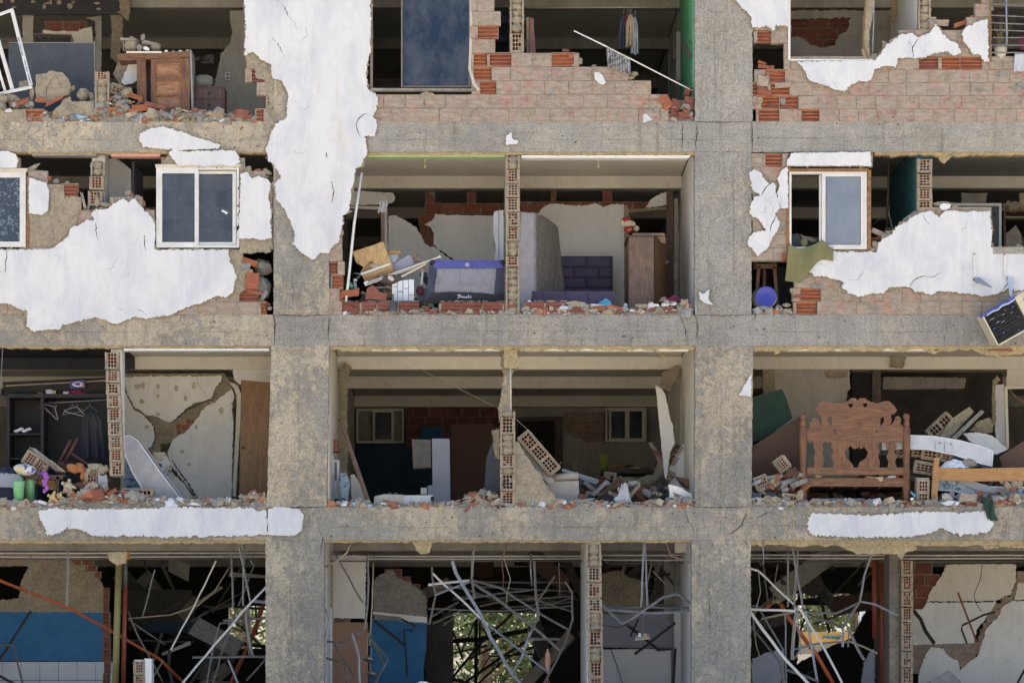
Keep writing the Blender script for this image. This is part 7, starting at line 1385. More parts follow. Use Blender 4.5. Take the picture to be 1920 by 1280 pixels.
for pts in ([(1526, 829), (1544, 829), (1542, 836), (1545, 842), (1541, 850), (1545, 858), (1543, 876), (1526, 876), (1528, 866), (1525, 856), (1529, 846), (1525, 838)], [(1559, 829), (1611, 829), (1611, 838), (1602, 842), (1594, 836), (1584, 846), (1586, 858), (1596, 866), (1601, 876), (1560, 876), (1563, 866), (1558, 856), (1562, 846), (1557, 838)],
            [(1612, 829), (1648, 829), (1646, 838), (1650, 846), (1646, 856), (1650, 866), (1648, 876), (1608, 876), (1612, 866), (1624, 858), (1628, 848), (1621, 838), (1612, 842)], [(1662, 830), (1680, 830), (1682, 838), (1677, 846), (1682, 856), (1678, 866), (1682, 876), (1664, 876), (1666, 866), (1662, 856), (1666, 846), (1662, 838)]):
    g = G('wood_red'); g.slab(pts, d+.002, .024, 'wood_red'); sl.append(('splat', g))
r1 = G('wood_red_h'); r1.bpx(1513, 876, 1698, 890, d-.005, d+.03); r2 = G('wood_red_h'); r2.slab([(1512, 896), (1696, 896), (1696, 912), (1512, 911)], d-.005, .035, 'wood_red_h')
thing('carved_headboard', 'carved reddish wooden headboard with heart cut-outs and turned posts', 'headboard', [('top_panel', pn), ('rail', r1), ('rail', r2)]+post+sl)
g = G('wood_red_h'); g.board([(1516, 912, .35), (1690, 912, .35), (1690, 925, 1.8), (1516, 925, 1.8)], .02, 'wood_dark'); 
for x in (1560, 1605, 1650): g.tube([P(x, 914, .33), P(x-16, 926, 1.5)], .012, 'wood_red', 4)
thing('slatted_bed_base', 'dark slatted underside of the bed behind the carved headboard', 'bed base', g)
g = G('galv'); d2 = .5; g.bpx(1524, 934, 1622, FP(3, d2)-1, d2, d2+.35, 'galv_dark'); g.bpx(1524, 934, 1622, 937, d2-.02, d2, 'lilac_board'); g.bpx(1534, 937, 1536, 946, d2-.02, d2, 'black'); g.tube([P(1562, 938, d2-.03), P(1566, 938, d2-.03), P(1566, 943, d2-.03)], .006, 'black', 4)
thing('fan_casing', 'flat grey appliance casing under the carved headboard', 'appliance', g)
g = G('green_board'); g.slab([(1408, 745), (1466, 729), (1474, 745), (1486, 784), (1430, 824), (1408, 828)], 1.2, .05, 'green_board'); thing('green_board', 'dark green board leaning behind the carved headboard', 'board', g)
g = G('brown_board'); g.slab([(1408, 838), (1500, 780), (1505, 810), (1512, 870), (1470, 895), (1408, 905)], .9, .04, 'brown_board'); thing('brown_board', 'brown board leaning below the green one', 'board', g)
brickchunk('brick_chunk', 'tan brick chunk tilted up left of the carved headboard', 1466, 886, 17, 20, -38, .3, 3, 4, 1)
brickchunk('brick_chunk', 'brick end with a flat grey slab low by the column', 1420, 916, 20, 14, -22, .2, 4, 2, 1)
g = G('mortar_grey'); g.board([(1418, 918, .2), (1424, 922, .2), (1493, 896, .3), (1490, 892, .3)], .15); g.blob(P(1452, 905, .3), (.09, .08, .07), 'mortar', .4, 12, seed=6, smooth=False); thing('plaster_slab', 'thin grey slab sloping under the tilted brick chunk', 'plaster piece', g)
brickchunk('brick_chunk', 'small brick end lying before the left headboard post', 1467, 944, 24, 13, 4, .1, 4, 2, 1)
g = G(); g.blob(P(1446, 931, .12), (.08, .05, .085), 'charcoal_paint', .3, 14, seed=5, rot=(0, -30, 0)); g.blob(P(1441, 934, .07), (.02, .01, .01), 'magenta', 0, 8); thing('shoe', 'dark trainer with a pink mark in the rubble by the column', 'shoe', g)
thing('dark_box', 'dark grey box at the foot of the column', 'box', G('charcoal_paint').bpx(1408, 924, 1428, 938, .15, .3, 'slate_board'))
thing('cloth', 'pale blue cloth scrap by the flat grey slab', 'cloth', G().blob(P(1418, 904, .2), (.1, .05, .03), 'lilac_board', .3, 12, rot=(0, -28, 0)))
g = G(); 
for q in ((1534, 893, 8, 'plush'), (1632, 895, 12, 'beige_fab'), (1652, 895, 8, 'mortar'), (1672, 894, 10, 'white_paper')): g.blob(P(q[0], q[1], .36), (mpx(q[2]), .04, mpx(3)), q[3], .4, 10, seed=q[0], smooth=False)
g.slab([(1640, 894), (1656, 894), (1654, 903), (1650, 901)], .26, .01, 'beige_fab', rough=.8); thing('paper_scraps', 'crumpled paper scraps on the lower rail of the carved headboard', 'papers', g)
thing('red_cap', 'small red object on the lower headboard rail', 'cap', G().blob(P(1684, 893, .36), (.035, .03, .022), 'red', .2, 10))
for i, (x, lab) in enumerate(((1682, 'brick end just left of the right headboard post under the arched mattress'), (1710, 'brick end just right of the headboard post under the arched mattress'))): brickchunk('brick_chunk', lab, x, 855, 17, 12, 4, .55, 2, 2)
brickchunk('brick_chunk', 'brick end under the label of the arched mattress', 1729, 858, 24, 13, 8, .5, 3, 2)
brickchunk('brick_chunk', 'tilted brick end behind the post of the orange rail', 1714, 884, 32, 16, 10, .45, 4, 3)
brickchunk('brick_chunk', 'narrow brick end beside the post of the orange rail', 1762, 862, 16, 10, 12, .5, 2, 2)
brickchunk('brick_chunk', 'upright two brick column between headboard and orange post', 1720, 946, 17, 20, 1, .12, 3, 3, 2, along=0)
lb = G('sky_blue'); lb.board([(1755, 826, .36), (1769, 828, .36), (1770, 846, .36), (1754, 844, .36)], .004, 'tile_white'); lb.board([(1757, 835, .355), (1767, 836, .355), (1767, 843, .355), (1758, 842, .355)], .003, 'sky_blue'); lb.board([(1772, 828, .36), (1786, 830, .36), (1786, 848, .36), (1772, 846, .36)], .004, 'tile_white'); lb.blob(P(1783, 832, .352), (.012, .004, .012), 'magenta', 0, 8); lb.tube([P(1759, 829.5, .353), P(1765, 830.5, .353)], .006, 'maroon', 4)
mattress('mattress', 'long white mattress arching down right of the carved headboard', [(1655, 822), (1700, 816), (1750, 818), (1800, 826), (1840, 837), (1862, 845), (1860, 874), (1830, 866), (1790, 852), (1740, 842), (1690, 840), (1655, 842)], .38, 1.0, 'white_fab', extra=[('label', lb)])
mattress('mattress', 'pale blue floral mattress lying under the orange rail', [(1755, 900), (1800, 900), (1850, 912), (1930, 914), (1930, 934), (1880, 934), (1820, 930), (1790, 920), (1757, 918)], .4, .9, 'floral')
g = G(); g.slab([(1790, 898), (1830, 903), (1880, 918), (1895, 924), (1870, 926), (1830, 918), (1808, 908)], .36, .1, 'lilac_board', rough=.4); thing('sheet', 'pale lilac sheet lying over the floral mattress', 'cloth', g)
ra = G('wood_gold'); ra.slab([(1758, 876), (1816, 878), (1930, 876), (1930, 901), (1814, 902), (1758, 900)], .22, .04, 'wood_gold', rough=.3, step=8); ps = G('wood_gold'); ps.slab([(1752, 858), (1762, 858), (1759, 900), (1757, FP(3, .2)), (1745, FP(3, .2)), (1748, 900)], .18, .07, 'wood_gold'); ck = G(); crack(ck, [(1824, 880), (1827, 887), (1840, 893)], .218, 1.2); 
thing('bed_rail', 'orange varnished bed rail with a square post and a split', 'bed rail', [('rail', ra), ('post', ps), ('crack', ck)])
g = G(); heap(g, 1790, 877, 56, 18, .3, 'white_paper', 3); thing('plastic_bag', 'crumpled white plastic on the orange bed rail', 'bag', g)
g = G(); g.blob(P(1816, 869, .4), (.13, .1, .08), 'mortar_grey', .15, 12, seed=5, smooth=False); thing('mortar_lump', 'square grey lump behind the orange bed rail', 'rubble', g)
brickchunk('brick_chunk', 'long brick and plaster slab pitched up behind the arched mattress', 1752, 822, 22, 17, -42, 1.2, 3, 2, 2)
g = G('mortar'); g.board([(1783, 786, 1.15), (1818, 762, 1.2), (1826, 772, 1.2), (1780, 822, 1.15), (1758, 826, 1.15)], .15); thing('wall_chunk', 'rough tan slab with torn plaster behind the arched mattress', 'wall chunk', g)
g = G('plaster_inner'); g.board([(1784, 820, 1.0), (1840, 768, 1.1), (1846, 772, 1.1), (1790, 826, 1.0)], .04, 'mortar_grey'); thing('plaster_slab', 'thin grey strip pitched up beside the rough tan slab', 'plaster piece', g)
g = G('mortar'); g.slab([(1820, 806), (1835, 790), (1858, 782), (1862, 795), (1860, 812), (1835, 812)], 1.6, .2, rough=2); thing('wall_chunk', 'tan rubble wedge left of the splintered door frame', 'wall chunk', g)
g = G('paint_cream'); g.slab([(1806, 812), (1830, 810), (1860, 816), (1890, 842), (1868, 852), (1858, 845), (1820, 828)], 1.4, .1, 'plaster_inner', rough=.8); thing('plaster_slab', 'broad cream plaster slab lying behind the arched mattress', 'plaster piece', g)
g = G('red_brown_board'); g.slab([(1874, 856), (1930, 820), (1930, 878), (1880, 878)], .7, .04, 'brown_board'); thing('brown_board', 'brown board leaning at the right edge above the orange rail', 'board', g)
g = G(); 
def fg(u, v): return P(1842+18*u+10*v*v, 932+44*v, .0)+Vector((0, -.02-.05*math.sin(v*2.2)+.02*math.sin(u*9+v*7), 0))
g.sheet(fg, 12, 24, 'green_board'); g.blob(P(1850, 938, .03), (.09, .06, .05), 'green_board', .3, 14, seed=2); thing('netting', 'dark green netting trailing over the beam edge', 'net', g)
thing('pipe_end', 'short turquoise pipe end beside the upright brick column', 'pipe', G().tube([P(1708, 922, .2), P(1716, 930, .12)], .018, 'cyan', 8))
g = G(); g.tube([P(1892, 730, 2), P(1905, 745, 2), P(1930, 762, 2)], .016, 'wood_brown', 6); thing('wooden_strip', 'thin strip slanting in the dark doorway at the right edge', 'strip', g)
# ---- lowest storey: torn ceiling grid, pipes, cords -------------------------------------------------------------
def strips(bay, items):
    for it in items:
        lab, w, mat, d = it[:4]; pts = it[4:]; g = G(mat)
        dz = it[3] if isinstance(d, tuple) else (d, d)
        if 'strip' in lab:      # sheet steel never stays quite straight
            o = [pts[0]]
            for a_, b_ in zip(pts, pts[1:]):
                k_ = max(1, int(math.dist(a_, b_)/22)); o += [(a_[0]+(b_[0]-a_[0])*j/k_+(RD.uniform(-.9, .9) if j < k_ else 0), a_[1]+(b_[1]-a_[1])*j/k_+(RD.uniform(-.9, .9) if j < k_ else 0)) for j in range(1, k_+1)]
            pts = o
        n = len(pts); q = [(x, y, dz[0]+(dz[1]-dz[0])*i/max(1, n-1)) for i, (x, y) in enumerate(pts)]
        pipe = 'pipe' in lab or 'cord' in lab or 'wire' in lab
        if pipe: g.tpx(q, w/2, mat, 10 if w > 5 else 5)
        else:      # folded channel: a web and two lips
            g.chan(q, w, mat, .38); v = [P(*p)+Vector((0, -.012, mpx(w)*.38)) for p in q]; g.tube(v, .005, mat, 4)
        nm = 'pipe' if 'pipe' in lab else 'electric_wire' if 'cord' in lab or 'wire' in lab else 'steel_bar' if 'bar' in lab else 'ceiling_strip'
        thing(nm, lab+' '+bay, nm.replace('_', ' ').replace('ceiling ', 'metal '), g, group=None if nm != 'ceiling_strip' else 'torn metal ceiling strips '+bay)
strips('in the blue walled left bay', [
 ('bright hanger strip before the tan wall', 5, 'galv', .6, (128, 1012), (125, 1137)), ('thin hanger strip ending on the blue wall', 3.5, 'galv', 1.5, (58, 1040), (52, 1143)),
 ('long orange pipe slanting down', 6, 'orange_pipe', (1.6, 2.6), (-30, 1075), (0, 1088), (125, 1137), (205, 1180), (300, 1235), (350, 1285)), ('slanting black bar across the blue wall', 7, 'black_steel', 2.8, (58, 1145), (-10, 1250)),
 ('bent dark strip on the tiles', 5, 'galv_dark', 2.4, (-10, 1208), (25, 1209), (45, 1290)), ('short black bar on the tiles', 7, 'black_steel', 2.2, (-5, 1264), (28, 1282)),
 ('thick upright olive pipe', 13, 'olive_pipe', 1.2, (223, 1058), (219, 1180), (216, 1300)), ('upright dark red pipe beside the olive one', 9, 'red_pipe', 1.35, (235, 1100), (233, 1190), (231, 1300)), ('grey upper pipe end above the dark red one', 8, 'galv_dark', 1.35, (236, 1045), (235, 1100)),
 ('short loose strip hanging in the dark', 4, 'galv', 2, (290, 1068), (267, 1155)), ('sagging cream cord', 2.5, 'cable', 1.6, (430, 1063), (402, 1108), (372, 1134), (320, 1152), (240, 1159)), ('long cream lath-like strip', 4, 'paint_cream', 1.1, (405, 1051), (362, 1140), (320, 1218)),
 ('upright hanger strip left of the crossed pair', 5, 'galv', 1, (434, 1038), (437, 1138)), ('crossed hanger strip leaning right', 5, 'galv', .5, (447, 1014), (458, 1070), (470, 1130)), ('crossed hanger strip hanging straight', 5, 'galv', .6, (458, 1014), (456, 1135)), ('kinked strip behind the crossed hangers', 4, 'galv', 1.2, (470, 1050), (476, 1060), (447, 1135)),
 ('long pale strip slanting up to the column', 5, 'pvc_frame', .4, (500, 1099), (465, 1135), (338, 1285)), ('short bluish strip by the column', 7, 'galv_blue', .8, (474, 1126), (500, 1129)), ('doubled upright strip near the column', 7, 'galv', .7, (466, 1135), (462, 1155), (468, 1200), (474, 1230)), ('second doubled strip near the column', 5, 'galv_dark', .8, (460, 1150), (464, 1190), (468, 1228)),
 ('level strip above the rear daylight', 5, 'galv', .9, (418, 1163), (500, 1158)), ('bent strip dropping left of the daylight', 4, 'galv', 1, (460, 1166), (412, 1168), (400, 1210), (388, 1278)), ('slanting strip crossing the daylight', 5, 'galv_dark', 1, (440, 1150), (436, 1170), (415, 1225), (398, 1282)), ('long level strip under the daylight', 5, 'galv', .5, (361, 1232), (500, 1231)),
 ('short blue strip at the bottom', 5, 'galv_blue', .5, (428, 1237), (448, 1285)), ('dark red pipe behind the strips', 8, 'red_pipe', (4, 3), (500, 1120), (470, 1200), (428, 1290)), ('thin dark strip sloping from the red pipe', 4, 'galv_dark', 1.5, (240, 1145), (258, 1190), (305, 1278)), ('second thin dark strip from the red pipe', 3.5, 'galv_dark', 1.8, (240, 1160), (275, 1185), (310, 1208)), ('short strip above the brick pier', 4, 'galv', 1, (306, 1237), (285, 1272)), ('whitish level strip in the dark', 3, 'galv', 4.5, (240, 1200), (362, 1203)),
 ('thin strip low right by the column', 4, 'galv', .8, (500, 1232), (462, 1275)), ('horizontal black bar in the dark', 10, 'black_steel', 6, (240, 1165), (330, 1190), (498, 1212)), ('slim black bar before the daylight', 6, 'black_steel', 6, (420, 1135), (500, 1142)), ('crooked black bar before the daylight', 5, 'black_steel', 5.5, (440, 1165), (470, 1190), (500, 1222)), ('steep black bar before the daylight', 5, 'black_steel', 5.5, (478, 1110), (482, 1190)), ('dark cloth-like bar hanging low', 9, 'charcoal_paint', 2.5, (318, 1218), (316, 1250), (326, 1290))])
g = G(); g.bpx(252, 1236, 273, 1300, .62, .8, 'paint_white'); stack(g, 250, 272, [(1238, 1262), (1265, 1290)], .5, None, []); g.bpx(272, 1234, 285, 1300, .52, .8, 'plaster_inner', jit=.01); thing('brick_pier', 'small white pier with open brick ends at the bottom left', 'brick pier', g)
strips('in the middle lowest bay', [
 ('thick cream cord at the upper left corner', 4, 'cable', .2, (658, 1018), (650, 1036), (634, 1050), (610, 1062)), ('pale strip slanting over the white wall', 4, 'galv', 1.2, (624, 1032), (640, 1058), (681, 1130)), ('long crooked strip falling to the left column', 5, 'galv', 1, (690, 1040), (690, 1110), (686, 1160), (683, 1178), (648, 1205), (610, 1202)),
 ('bluish bent strip at the left column', 4, 'galv_blue', .5, (608, 1134), (617, 1160), (608, 1205)), ('blue upright strip before the peach wall', 6, 'galv_blue', .6, (660, 1188), (673, 1232), (675, 1290)), ('dark slanting strip low on the peach wall', 5, 'galv_dark', .9, (628, 1208), (665, 1268)), ('bent dark strip at the bottom left', 5, 'galv_dark', .8, (608, 1232), (648, 1245), (652, 1290)),
 ('cream upright pipe left of the blue wall', 3.5, 'cream_plastic', 2.2, (700, 1055), (698, 1130), (693, 1210)), ('dark folded strip before the blue wall', 5, 'galv_dark', 1.2, (690, 1190), (728, 1235), (712, 1262), (700, 1290)), ('dark strip left of the blue wall', 5, 'galv_dark', 1.4, (688, 1180), (722, 1250)), ('long black bar on the blue wall', 6, 'black_steel', 2.8, (702, 1163), (760, 1210), (764, 1268)), ('hooked black bar on the blue wall', 5, 'black_steel', 2.7, (752, 1160), (779, 1173), (772, 1182), (758, 1180), (760, 1212)),
 ('kinked upright strip left of the tangle', 5, 'galv_dark', .8, (810, 1063), (811, 1085), (817, 1113), (805, 1170)), ('long bright strip crossing the tangle', 5, 'pvc_frame', .7, (812, 1075), (850, 1110), (890, 1148), (915, 1170)), ('lower half of the long crossing strip', 5, 'galv_blue', .7, (915, 1170), (975, 1218), (1032, 1262)), ('broad blue grey strip, largest of the tangle', 8, 'galv_blue', (.2, .5), (848, 1052), (855, 1074), (900, 1150), (920, 1195), (962, 1265), (985, 1290)),
 ('broad hanger strip above the tangle', 6, 'galv', .6, (889, 1016), (885, 1080)), ('dark lower end strip of the broad hanger', 6, 'galv_dark', .55, (884, 1080), (890, 1122)), ('pale level strip left of the hanger', 5, 'pvc_frame', .8, (803, 1096), (880, 1088)), ('bluish strip rising to the hanger', 4.5, 'galv_blue', .6, (816, 1115), (881, 1090)), ('upper strip falling right from the hanger', 5, 'galv', .8, (888, 1088), (940, 1102), (1005, 1145), (1068, 1181)), ('broad strip falling right from the hanger', 7, 'galv_dark', .6, (888, 1093), (925, 1117), (1000, 1175), (1050, 1219)),
 ('pale strip rising gently to the right', 3.5, 'galv', 1.2, (867, 1122), (1000, 1105)), ('level strip through the tangle', 3.5, 'galv', 1.5, (803, 1141), (930, 1145), (1075, 1135)), ('thin strip in the upper tangle', 3, 'galv', 1.7, (803, 1098), (870, 1103), (920, 1120)), ('hanger strip right of the cords', 4.5, 'galv', .8, (995, 1038), (997, 1098)), ('long crooked upright strip right of the daylight', 6, 'galv_dark', .7, (1002, 1052), (1004, 1105), (1011, 1150), (1002, 1172)), ('lower bluish strip right of the daylight', 6, 'galv_blue', .7, (1002, 1172), (990, 1195), (978, 1232), (962, 1258)),
 ('strip with a knobbed end', 4.5, 'galv_dark', .9, (1040, 1080), (1004, 1133)), ('short level strip with a rounded end', 6, 'galv_dark', .7, (985, 1198), (1050, 1198)), ('long bowed strip beside the partition', 5, 'galv_dark', .6, (1060, 1090), (1073, 1110), (1074, 1160), (1060, 1205), (1030, 1262), (1015, 1290)), ('thin upright strip by the partition', 3, 'galv_dark', 1.2, (1048, 1055), (1050, 1115)),
 ('dark strip sloping to the partition', 4, 'galv_dark', 1.3, (990, 1120), (1072, 1146)), ('dark strip rising through the tangle', 4, 'galv_dark', 1.8, (810, 1155), (860, 1128)), ('second dark strip rising through the tangle', 4, 'galv_dark', 2, (812, 1168), (870, 1142)), ('third dark strip rising through the tangle', 4, 'galv_dark', 2, (830, 1172), (862, 1150)), ('brownish level strip in the tangle', 4, 'galv_dark', 2, (900, 1136), (960, 1124), (1074, 1118)), ('dark strip high in the tangle', 3.5, 'galv_dark', 2.4, (900, 1100), (1070, 1108)), ('faint strip rising to the partition', 3.5, 'galv_dark', 2.2, (980, 1150), (1078, 1118)), ('faint level strip behind the tangle', 3.5, 'galv_dark', 2.6, (830, 1090), (1060, 1092)), ('faint strip low behind the tangle', 3.5, 'galv_dark', 2.6, (940, 1140), (1075, 1128)),
 ('thin cream wire curling down', 2, 'cable', .8, (947, 1018), (944, 1045), (957, 1085), (950, 1115), (950, 1135)), ('twisted dark red wire', 2, 'red_pipe', .9, (950, 1018), (940, 1050), (944, 1080), (943, 1105)), ('thick level black bar across the daylight', 13, 'black_steel', 8, (812, 1204), (900, 1198), (990, 1181)), ('upright black bar in the daylight', 10, 'black_steel', 8, (893, 1160), (892, 1290)), ('short upright black bar', 6, 'black_steel', 7.5, (900, 1165), (899, 1225)), ('black bar falling left of the daylight', 6, 'black_steel', 7, (848, 1180), (868, 1236)), ('thin dark bar rising in the daylight', 4, 'black_steel', 7, (864, 1224), (890, 1165)),
 ('long black bar rising from the lower left', 7, 'black_steel', 6, (848, 1270), (895, 1212), (960, 1150)), ('long black bar rising to the right', 8, 'black_steel', 6, (862, 1285), (940, 1232), (1000, 1192)), ('second black bar rising to the right', 6, 'black_steel', 5.5, (895, 1282), (950, 1232), (1020, 1205)), ('curved black bar in the daylight', 5, 'black_steel', 6.5, (880, 1235), (920, 1215), (935, 1190)), ('kinked thin black bar in the daylight', 4, 'black_steel', 6, (890, 1275), (918, 1230), (1000, 1226)), ('black bar low at the left of the daylight', 9, 'black_steel', 5, (798, 1265), (860, 1275), (910, 1290)), ('slim black bar high in the daylight', 5, 'black_steel', 6, (897, 1170), (915, 1190))])
strips('right of the end-on partition', [
 ('left strip of a hanging pair', 4.5, 'galv_blue', .4, (1208, 1014), (1202, 1137)), ('right strip of a hanging pair', 4.5, 'galv_blue', .45, (1209, 1014), (1214, 1137)), ('upper level strip', 5, 'galv', .8, (1128, 1137), (1297, 1139)), ('lower bluish level strip', 6, 'galv_blue', .7, (1132, 1142), (1220, 1149), (1297, 1145)), ('bright strip bent like a wide W', 7, 'galv', (.2, .4), (1130, 1134), (1168, 1169), (1243, 1119), (1272, 1113), (1297, 1133)),
 ('cream cord looping from the ceiling', 3, 'cable', .6, (1250, 1018), (1258, 1042), (1296, 1055)), ('black bar slanting up to the column', 7, 'black_steel', 1.8, (1190, 1226), (1266, 1167)), ('black bar bent down behind the lamp', 8, 'black_steel', 2, (1170, 1166), (1235, 1218), (1266, 1216), (1262, 1290)), ('short dark bar behind the W strip', 5, 'black_steel', 2, (1197, 1160), (1182, 1192)), ('thin black wire over the pale wall', 1.4, 'black', 2.85, (1144, 1212), (1158, 1250), (1170, 1290)), ('dim cream pipe stub under the ceiling', 4, 'cable', 2, (1222, 1054), (1214, 1092)), ('white cord crossing the dim corner', 2, 'pvc_frame', 2, (1224, 1070), (1248, 1095)), ('dim dark strip behind the level pair', 4, 'galv_dark', 1.5, (1130, 1172), (1160, 1176), (1180, 1170))])
strips('in the lowest right bay', [
 ('short pale blue wire over the beam', 2, 'galv_blue', .02, (1430, 1008), (1432, 1058)), ('lone hanger strip left of the crossed pair', 5, 'galv', .9, (1477, 1036), (1477, 1137)), ('crossed hanger strip falling right', 5, 'galv', .5, (1485, 1014), (1492, 1065), (1505, 1138)), ('crossed hanger strip falling left', 5, 'galv', .55, (1496, 1014), (1494, 1060), (1489, 1138)), ('beige strip slanting from the column', 4.5, 'pvc_frame', .6, (1405, 1065), (1422, 1070), (1490, 1134)),
 ('thin beige cord tangled by the column', 1.8, 'cable', .6, (1422, 1070), (1426, 1110), (1412, 1160), (1418, 1210), (1432, 1252)), ('strip bending down near the column', 5, 'galv', .7, (1405, 1136), (1421, 1136), (1468, 1216), (1470, 1280)), ('bright level strip from the column', 5, 'pvc_frame', .5, (1405, 1142), (1490, 1145)), ('white rusty strip slanting to the bottom', 7, 'white_frame', .3, (1405, 1144), (1432, 1182), (1475, 1238), (1525, 1290)), ('dark strip under the white rusty one', 5, 'galv_dark', .5, (1403, 1168), (1462, 1240), (1470, 1290)), ('beige strip rising to the middle', 4.5, 'cable', .9, (1427, 1160), (1490, 1147)),
 ('broad upright strip below the crossed pair', 8, 'galv', .5, (1495, 1136), (1489, 1180), (1485, 1236)), ('long pale strip falling right to the bottom', 5.5, 'pvc_frame', .4, (1498, 1138), (1540, 1205), (1584, 1290)), ('slim upright strip beside the broad one', 4, 'galv_blue', .6, (1495, 1150), (1502, 1227)), ('long strip falling to the daylight', 6, 'galv_blue', .6, (1510, 1145), (1520, 1200), (1532, 1273)), ('thin blue upright strip', 3.5, 'galv_blue', .7, (1472, 1153), (1474, 1290)), ('fallen orange pipe', 8, 'orange_pipe', 1.4, (1464, 1132), (1480, 1160), (1530, 1225), (1570, 1295)), ('short orange pipe behind the yellow elbow', 8, 'orange_pipe', 1.6, (1436, 1140), (1447, 1130)), ('yellow elbow of the fallen pipe', 9, 'olive_pipe', 1.5, (1447, 1130), (1455, 1126), (1463, 1130)),
 ('bent strip dropping to the knot', 5, 'galv', .7, (1633, 1040), (1620, 1080), (1612, 1126)), ('strip running left from the knot', 5, 'galv', .8, (1612, 1128), (1568, 1149), (1508, 1146)), ('pale strip running right from the knot', 4.5, 'galv_blue', .7, (1612, 1127), (1640, 1132), (1684, 1153)), ('dark strip falling from the knot', 7, 'galv_dark', .8, (1610, 1130), (1580, 1176)), ('broad brown strip crossing the daylight', 6, 'galv_dark', .9, (1512, 1150), (1582, 1177)), ('slim black bar crossing the daylight', 4.5, 'black_steel', 2, (1525, 1170), (1600, 1144)), ('broad strip falling right of the daylight', 7, 'galv', .7, (1588, 1176), (1620, 1236)), ('short doubled strip under the brown one', 6, 'galv_blue', .8, (1581, 1178), (1580, 1212)), ('second short strip under the brown one', 4, 'galv', .9, (1592, 1178), (1590, 1212)),
 ('crooked level strip across the daylight', 4.5, 'galv_blue', 1.2, (1488, 1217), (1532, 1206), (1590, 1203)), ('beige strip at the end of the crooked one', 4, 'cable', 1.2, (1590, 1201), (1645, 1224)), ('doubled strip lying at the bottom', 6, 'galv', .6, (1470, 1253), (1535, 1277)), ('black bar upright in the daylight', 7, 'black_steel', 5, (1543, 1206), (1543, 1250)), ('short black bar low in the daylight', 7, 'black_steel', 4, (1508, 1268), (1526, 1256)), ('upper thin black bar', 5, 'black_steel', 7, (1500, 1124), (1600, 1117)), ('dark slanting bar left of the daylight', 6, 'black_steel', 5, (1515, 1140), (1498, 1190)), ('dim upright strip near the column', 4, 'galv_dark', 1.8, (1432, 1062), (1440, 1135)), ('second dim strip near the column', 4, 'galv_dark', 1.8, (1458, 1058), (1448, 1130)), ('short strip piece behind the broad one', 5, 'galv', .9, (1500, 1216), (1488, 1236)),
 ('hanging orange brown pipe, the shorter of two', 12, 'red_pipe', 2, (1640, 1050), (1641, 1196)), ('hanging orange brown pipe, the longer of two', 11, 'red_pipe', 2.05, (1653, 1050), (1655, 1300)), ('black bent bar against the white wall', 10, 'black_steel', 2.9, (1712, 1143), (1726, 1160), (1735, 1182), (1752, 1206)), ('thin rusty bar leaning on the white wall', 5, 'red_pipe', 2.6, (1796, 1110), (1832, 1204)), ('black hooked bar on the white wall', 5, 'black_steel', 2.7, (1866, 1147), (1845, 1152), (1804, 1172), (1803, 1180), (1813, 1206)), ('thin loose wire on the cream wall', 1.4, 'black', 3.0, (1842, 1058), (1838, 1085), (1826, 1115), (1830, 1130), (1840, 1146)), ('black bar at the lower right corner', 6, 'black_steel', 1.5, (1905, 1285), (1928, 1242))])
for i, (xa, xb, ys) in enumerate(((-280, 498, (1036, 1043, 1047)), (608, 1100, (1042, 1047, 1051)), (1130, 1297, (1040, 1049, 1055)), (1408, 2070, (1040, 1046, 1052)))):
    for j, y in enumerate(ys):
        g = G(); g.tpx([(xa, y, 1.8+.1*j), ((xa+xb)/2, y+.8, 1.8+.1*j), (xb, y, 1.8+.1*j)], 1.5, 'pvc_frame' if j < 2 else 'galv_dark', 7); part('conduit', g)
def lamp(x, y, d, label):
    g = G(); g.lathe(P(x, y, d), [(.07, 0), (.085, .01), (.05, .06), (.02, .075)], 'galv', 16, axis=Euler((R(-20), R(12), 0)).to_matrix()); c = G(); c.tube([P(x-2, y-8, d), P(x-3, y-26, d), P(x, y-52, d)], .007, 'cable', 5); thing('spot_lamp', label, 'lamp', [('reflector', g), ('cord', c)])
lamp(691, 1238, 1.0, 'upper dangling metal spot lamp before the peach wall'); lamp(697, 1266, 1.1, 'lower dangling metal spot lamp before the peach wall')
g = G('cream_plastic'); g.board([(1190, 1198, .8), (1218, 1195, .8), (1216, 1188, .9), (1194, 1190, .9)], .02); h = G(); h.bpx(1197, 1186, 1202, 1194, .78, .85, 'white_paper'); h.blob(P(1210, 1190, .85), (.05, .04, .03), 'beige_fab', .4, 10); c = G(); c.tube([P(1206, 1184, .85), P(1205, 1165, .85), P(1208, 1150, .85)], .006, 'cable', 5); thing('ceiling_lamp', 'broken lamp tray dangling under the bright W shaped strip', 'lamp', [('tray', g), ('fitting', h), ('cord', c)])
g = G('coral'); g.lathe(P(1027, 1262, 1.2), [(.02, 0), (.03, .05), (.045, .16), (.04, .30), (.02, .33), (.018, .38)], 'coral', 12); thing('plastic_bottle', 'coral plastic bottle hanging near the bottom of the middle bay', 'bottle', g)
thing('yellow_strap', 'yellow strap end under the coral bottle', 'strap', G().tube([P(1025, 1290, 1.1), P(1027, 1270, 1.1), P(1032, 1285, 1.1)], .012, 'orange_seat', 5))
g = G(); g.blob(P(794, 1285, .5), (.1, .1, .07), 'plaster_inner', .3, 12, seed=2, smooth=False); thing('mortar_lump', 'pale lump at the very bottom left of the middle bay', 'rubble', g)
g = G('plaster_inner'); g.slab([(1410, 1235), (1440, 1222), (1462, 1216), (1470, 1240), (1460, 1300), (1410, 1300)], 2.6, .08, 'lilac_board', rough=1.5); g.slab([(1620, 1240), (1634, 1218), (1640, 1215), (1640, 1300), (1612, 1300)], 2.4, .08, 'lilac_board', rough=1.5); part('collapsed_wall', g)

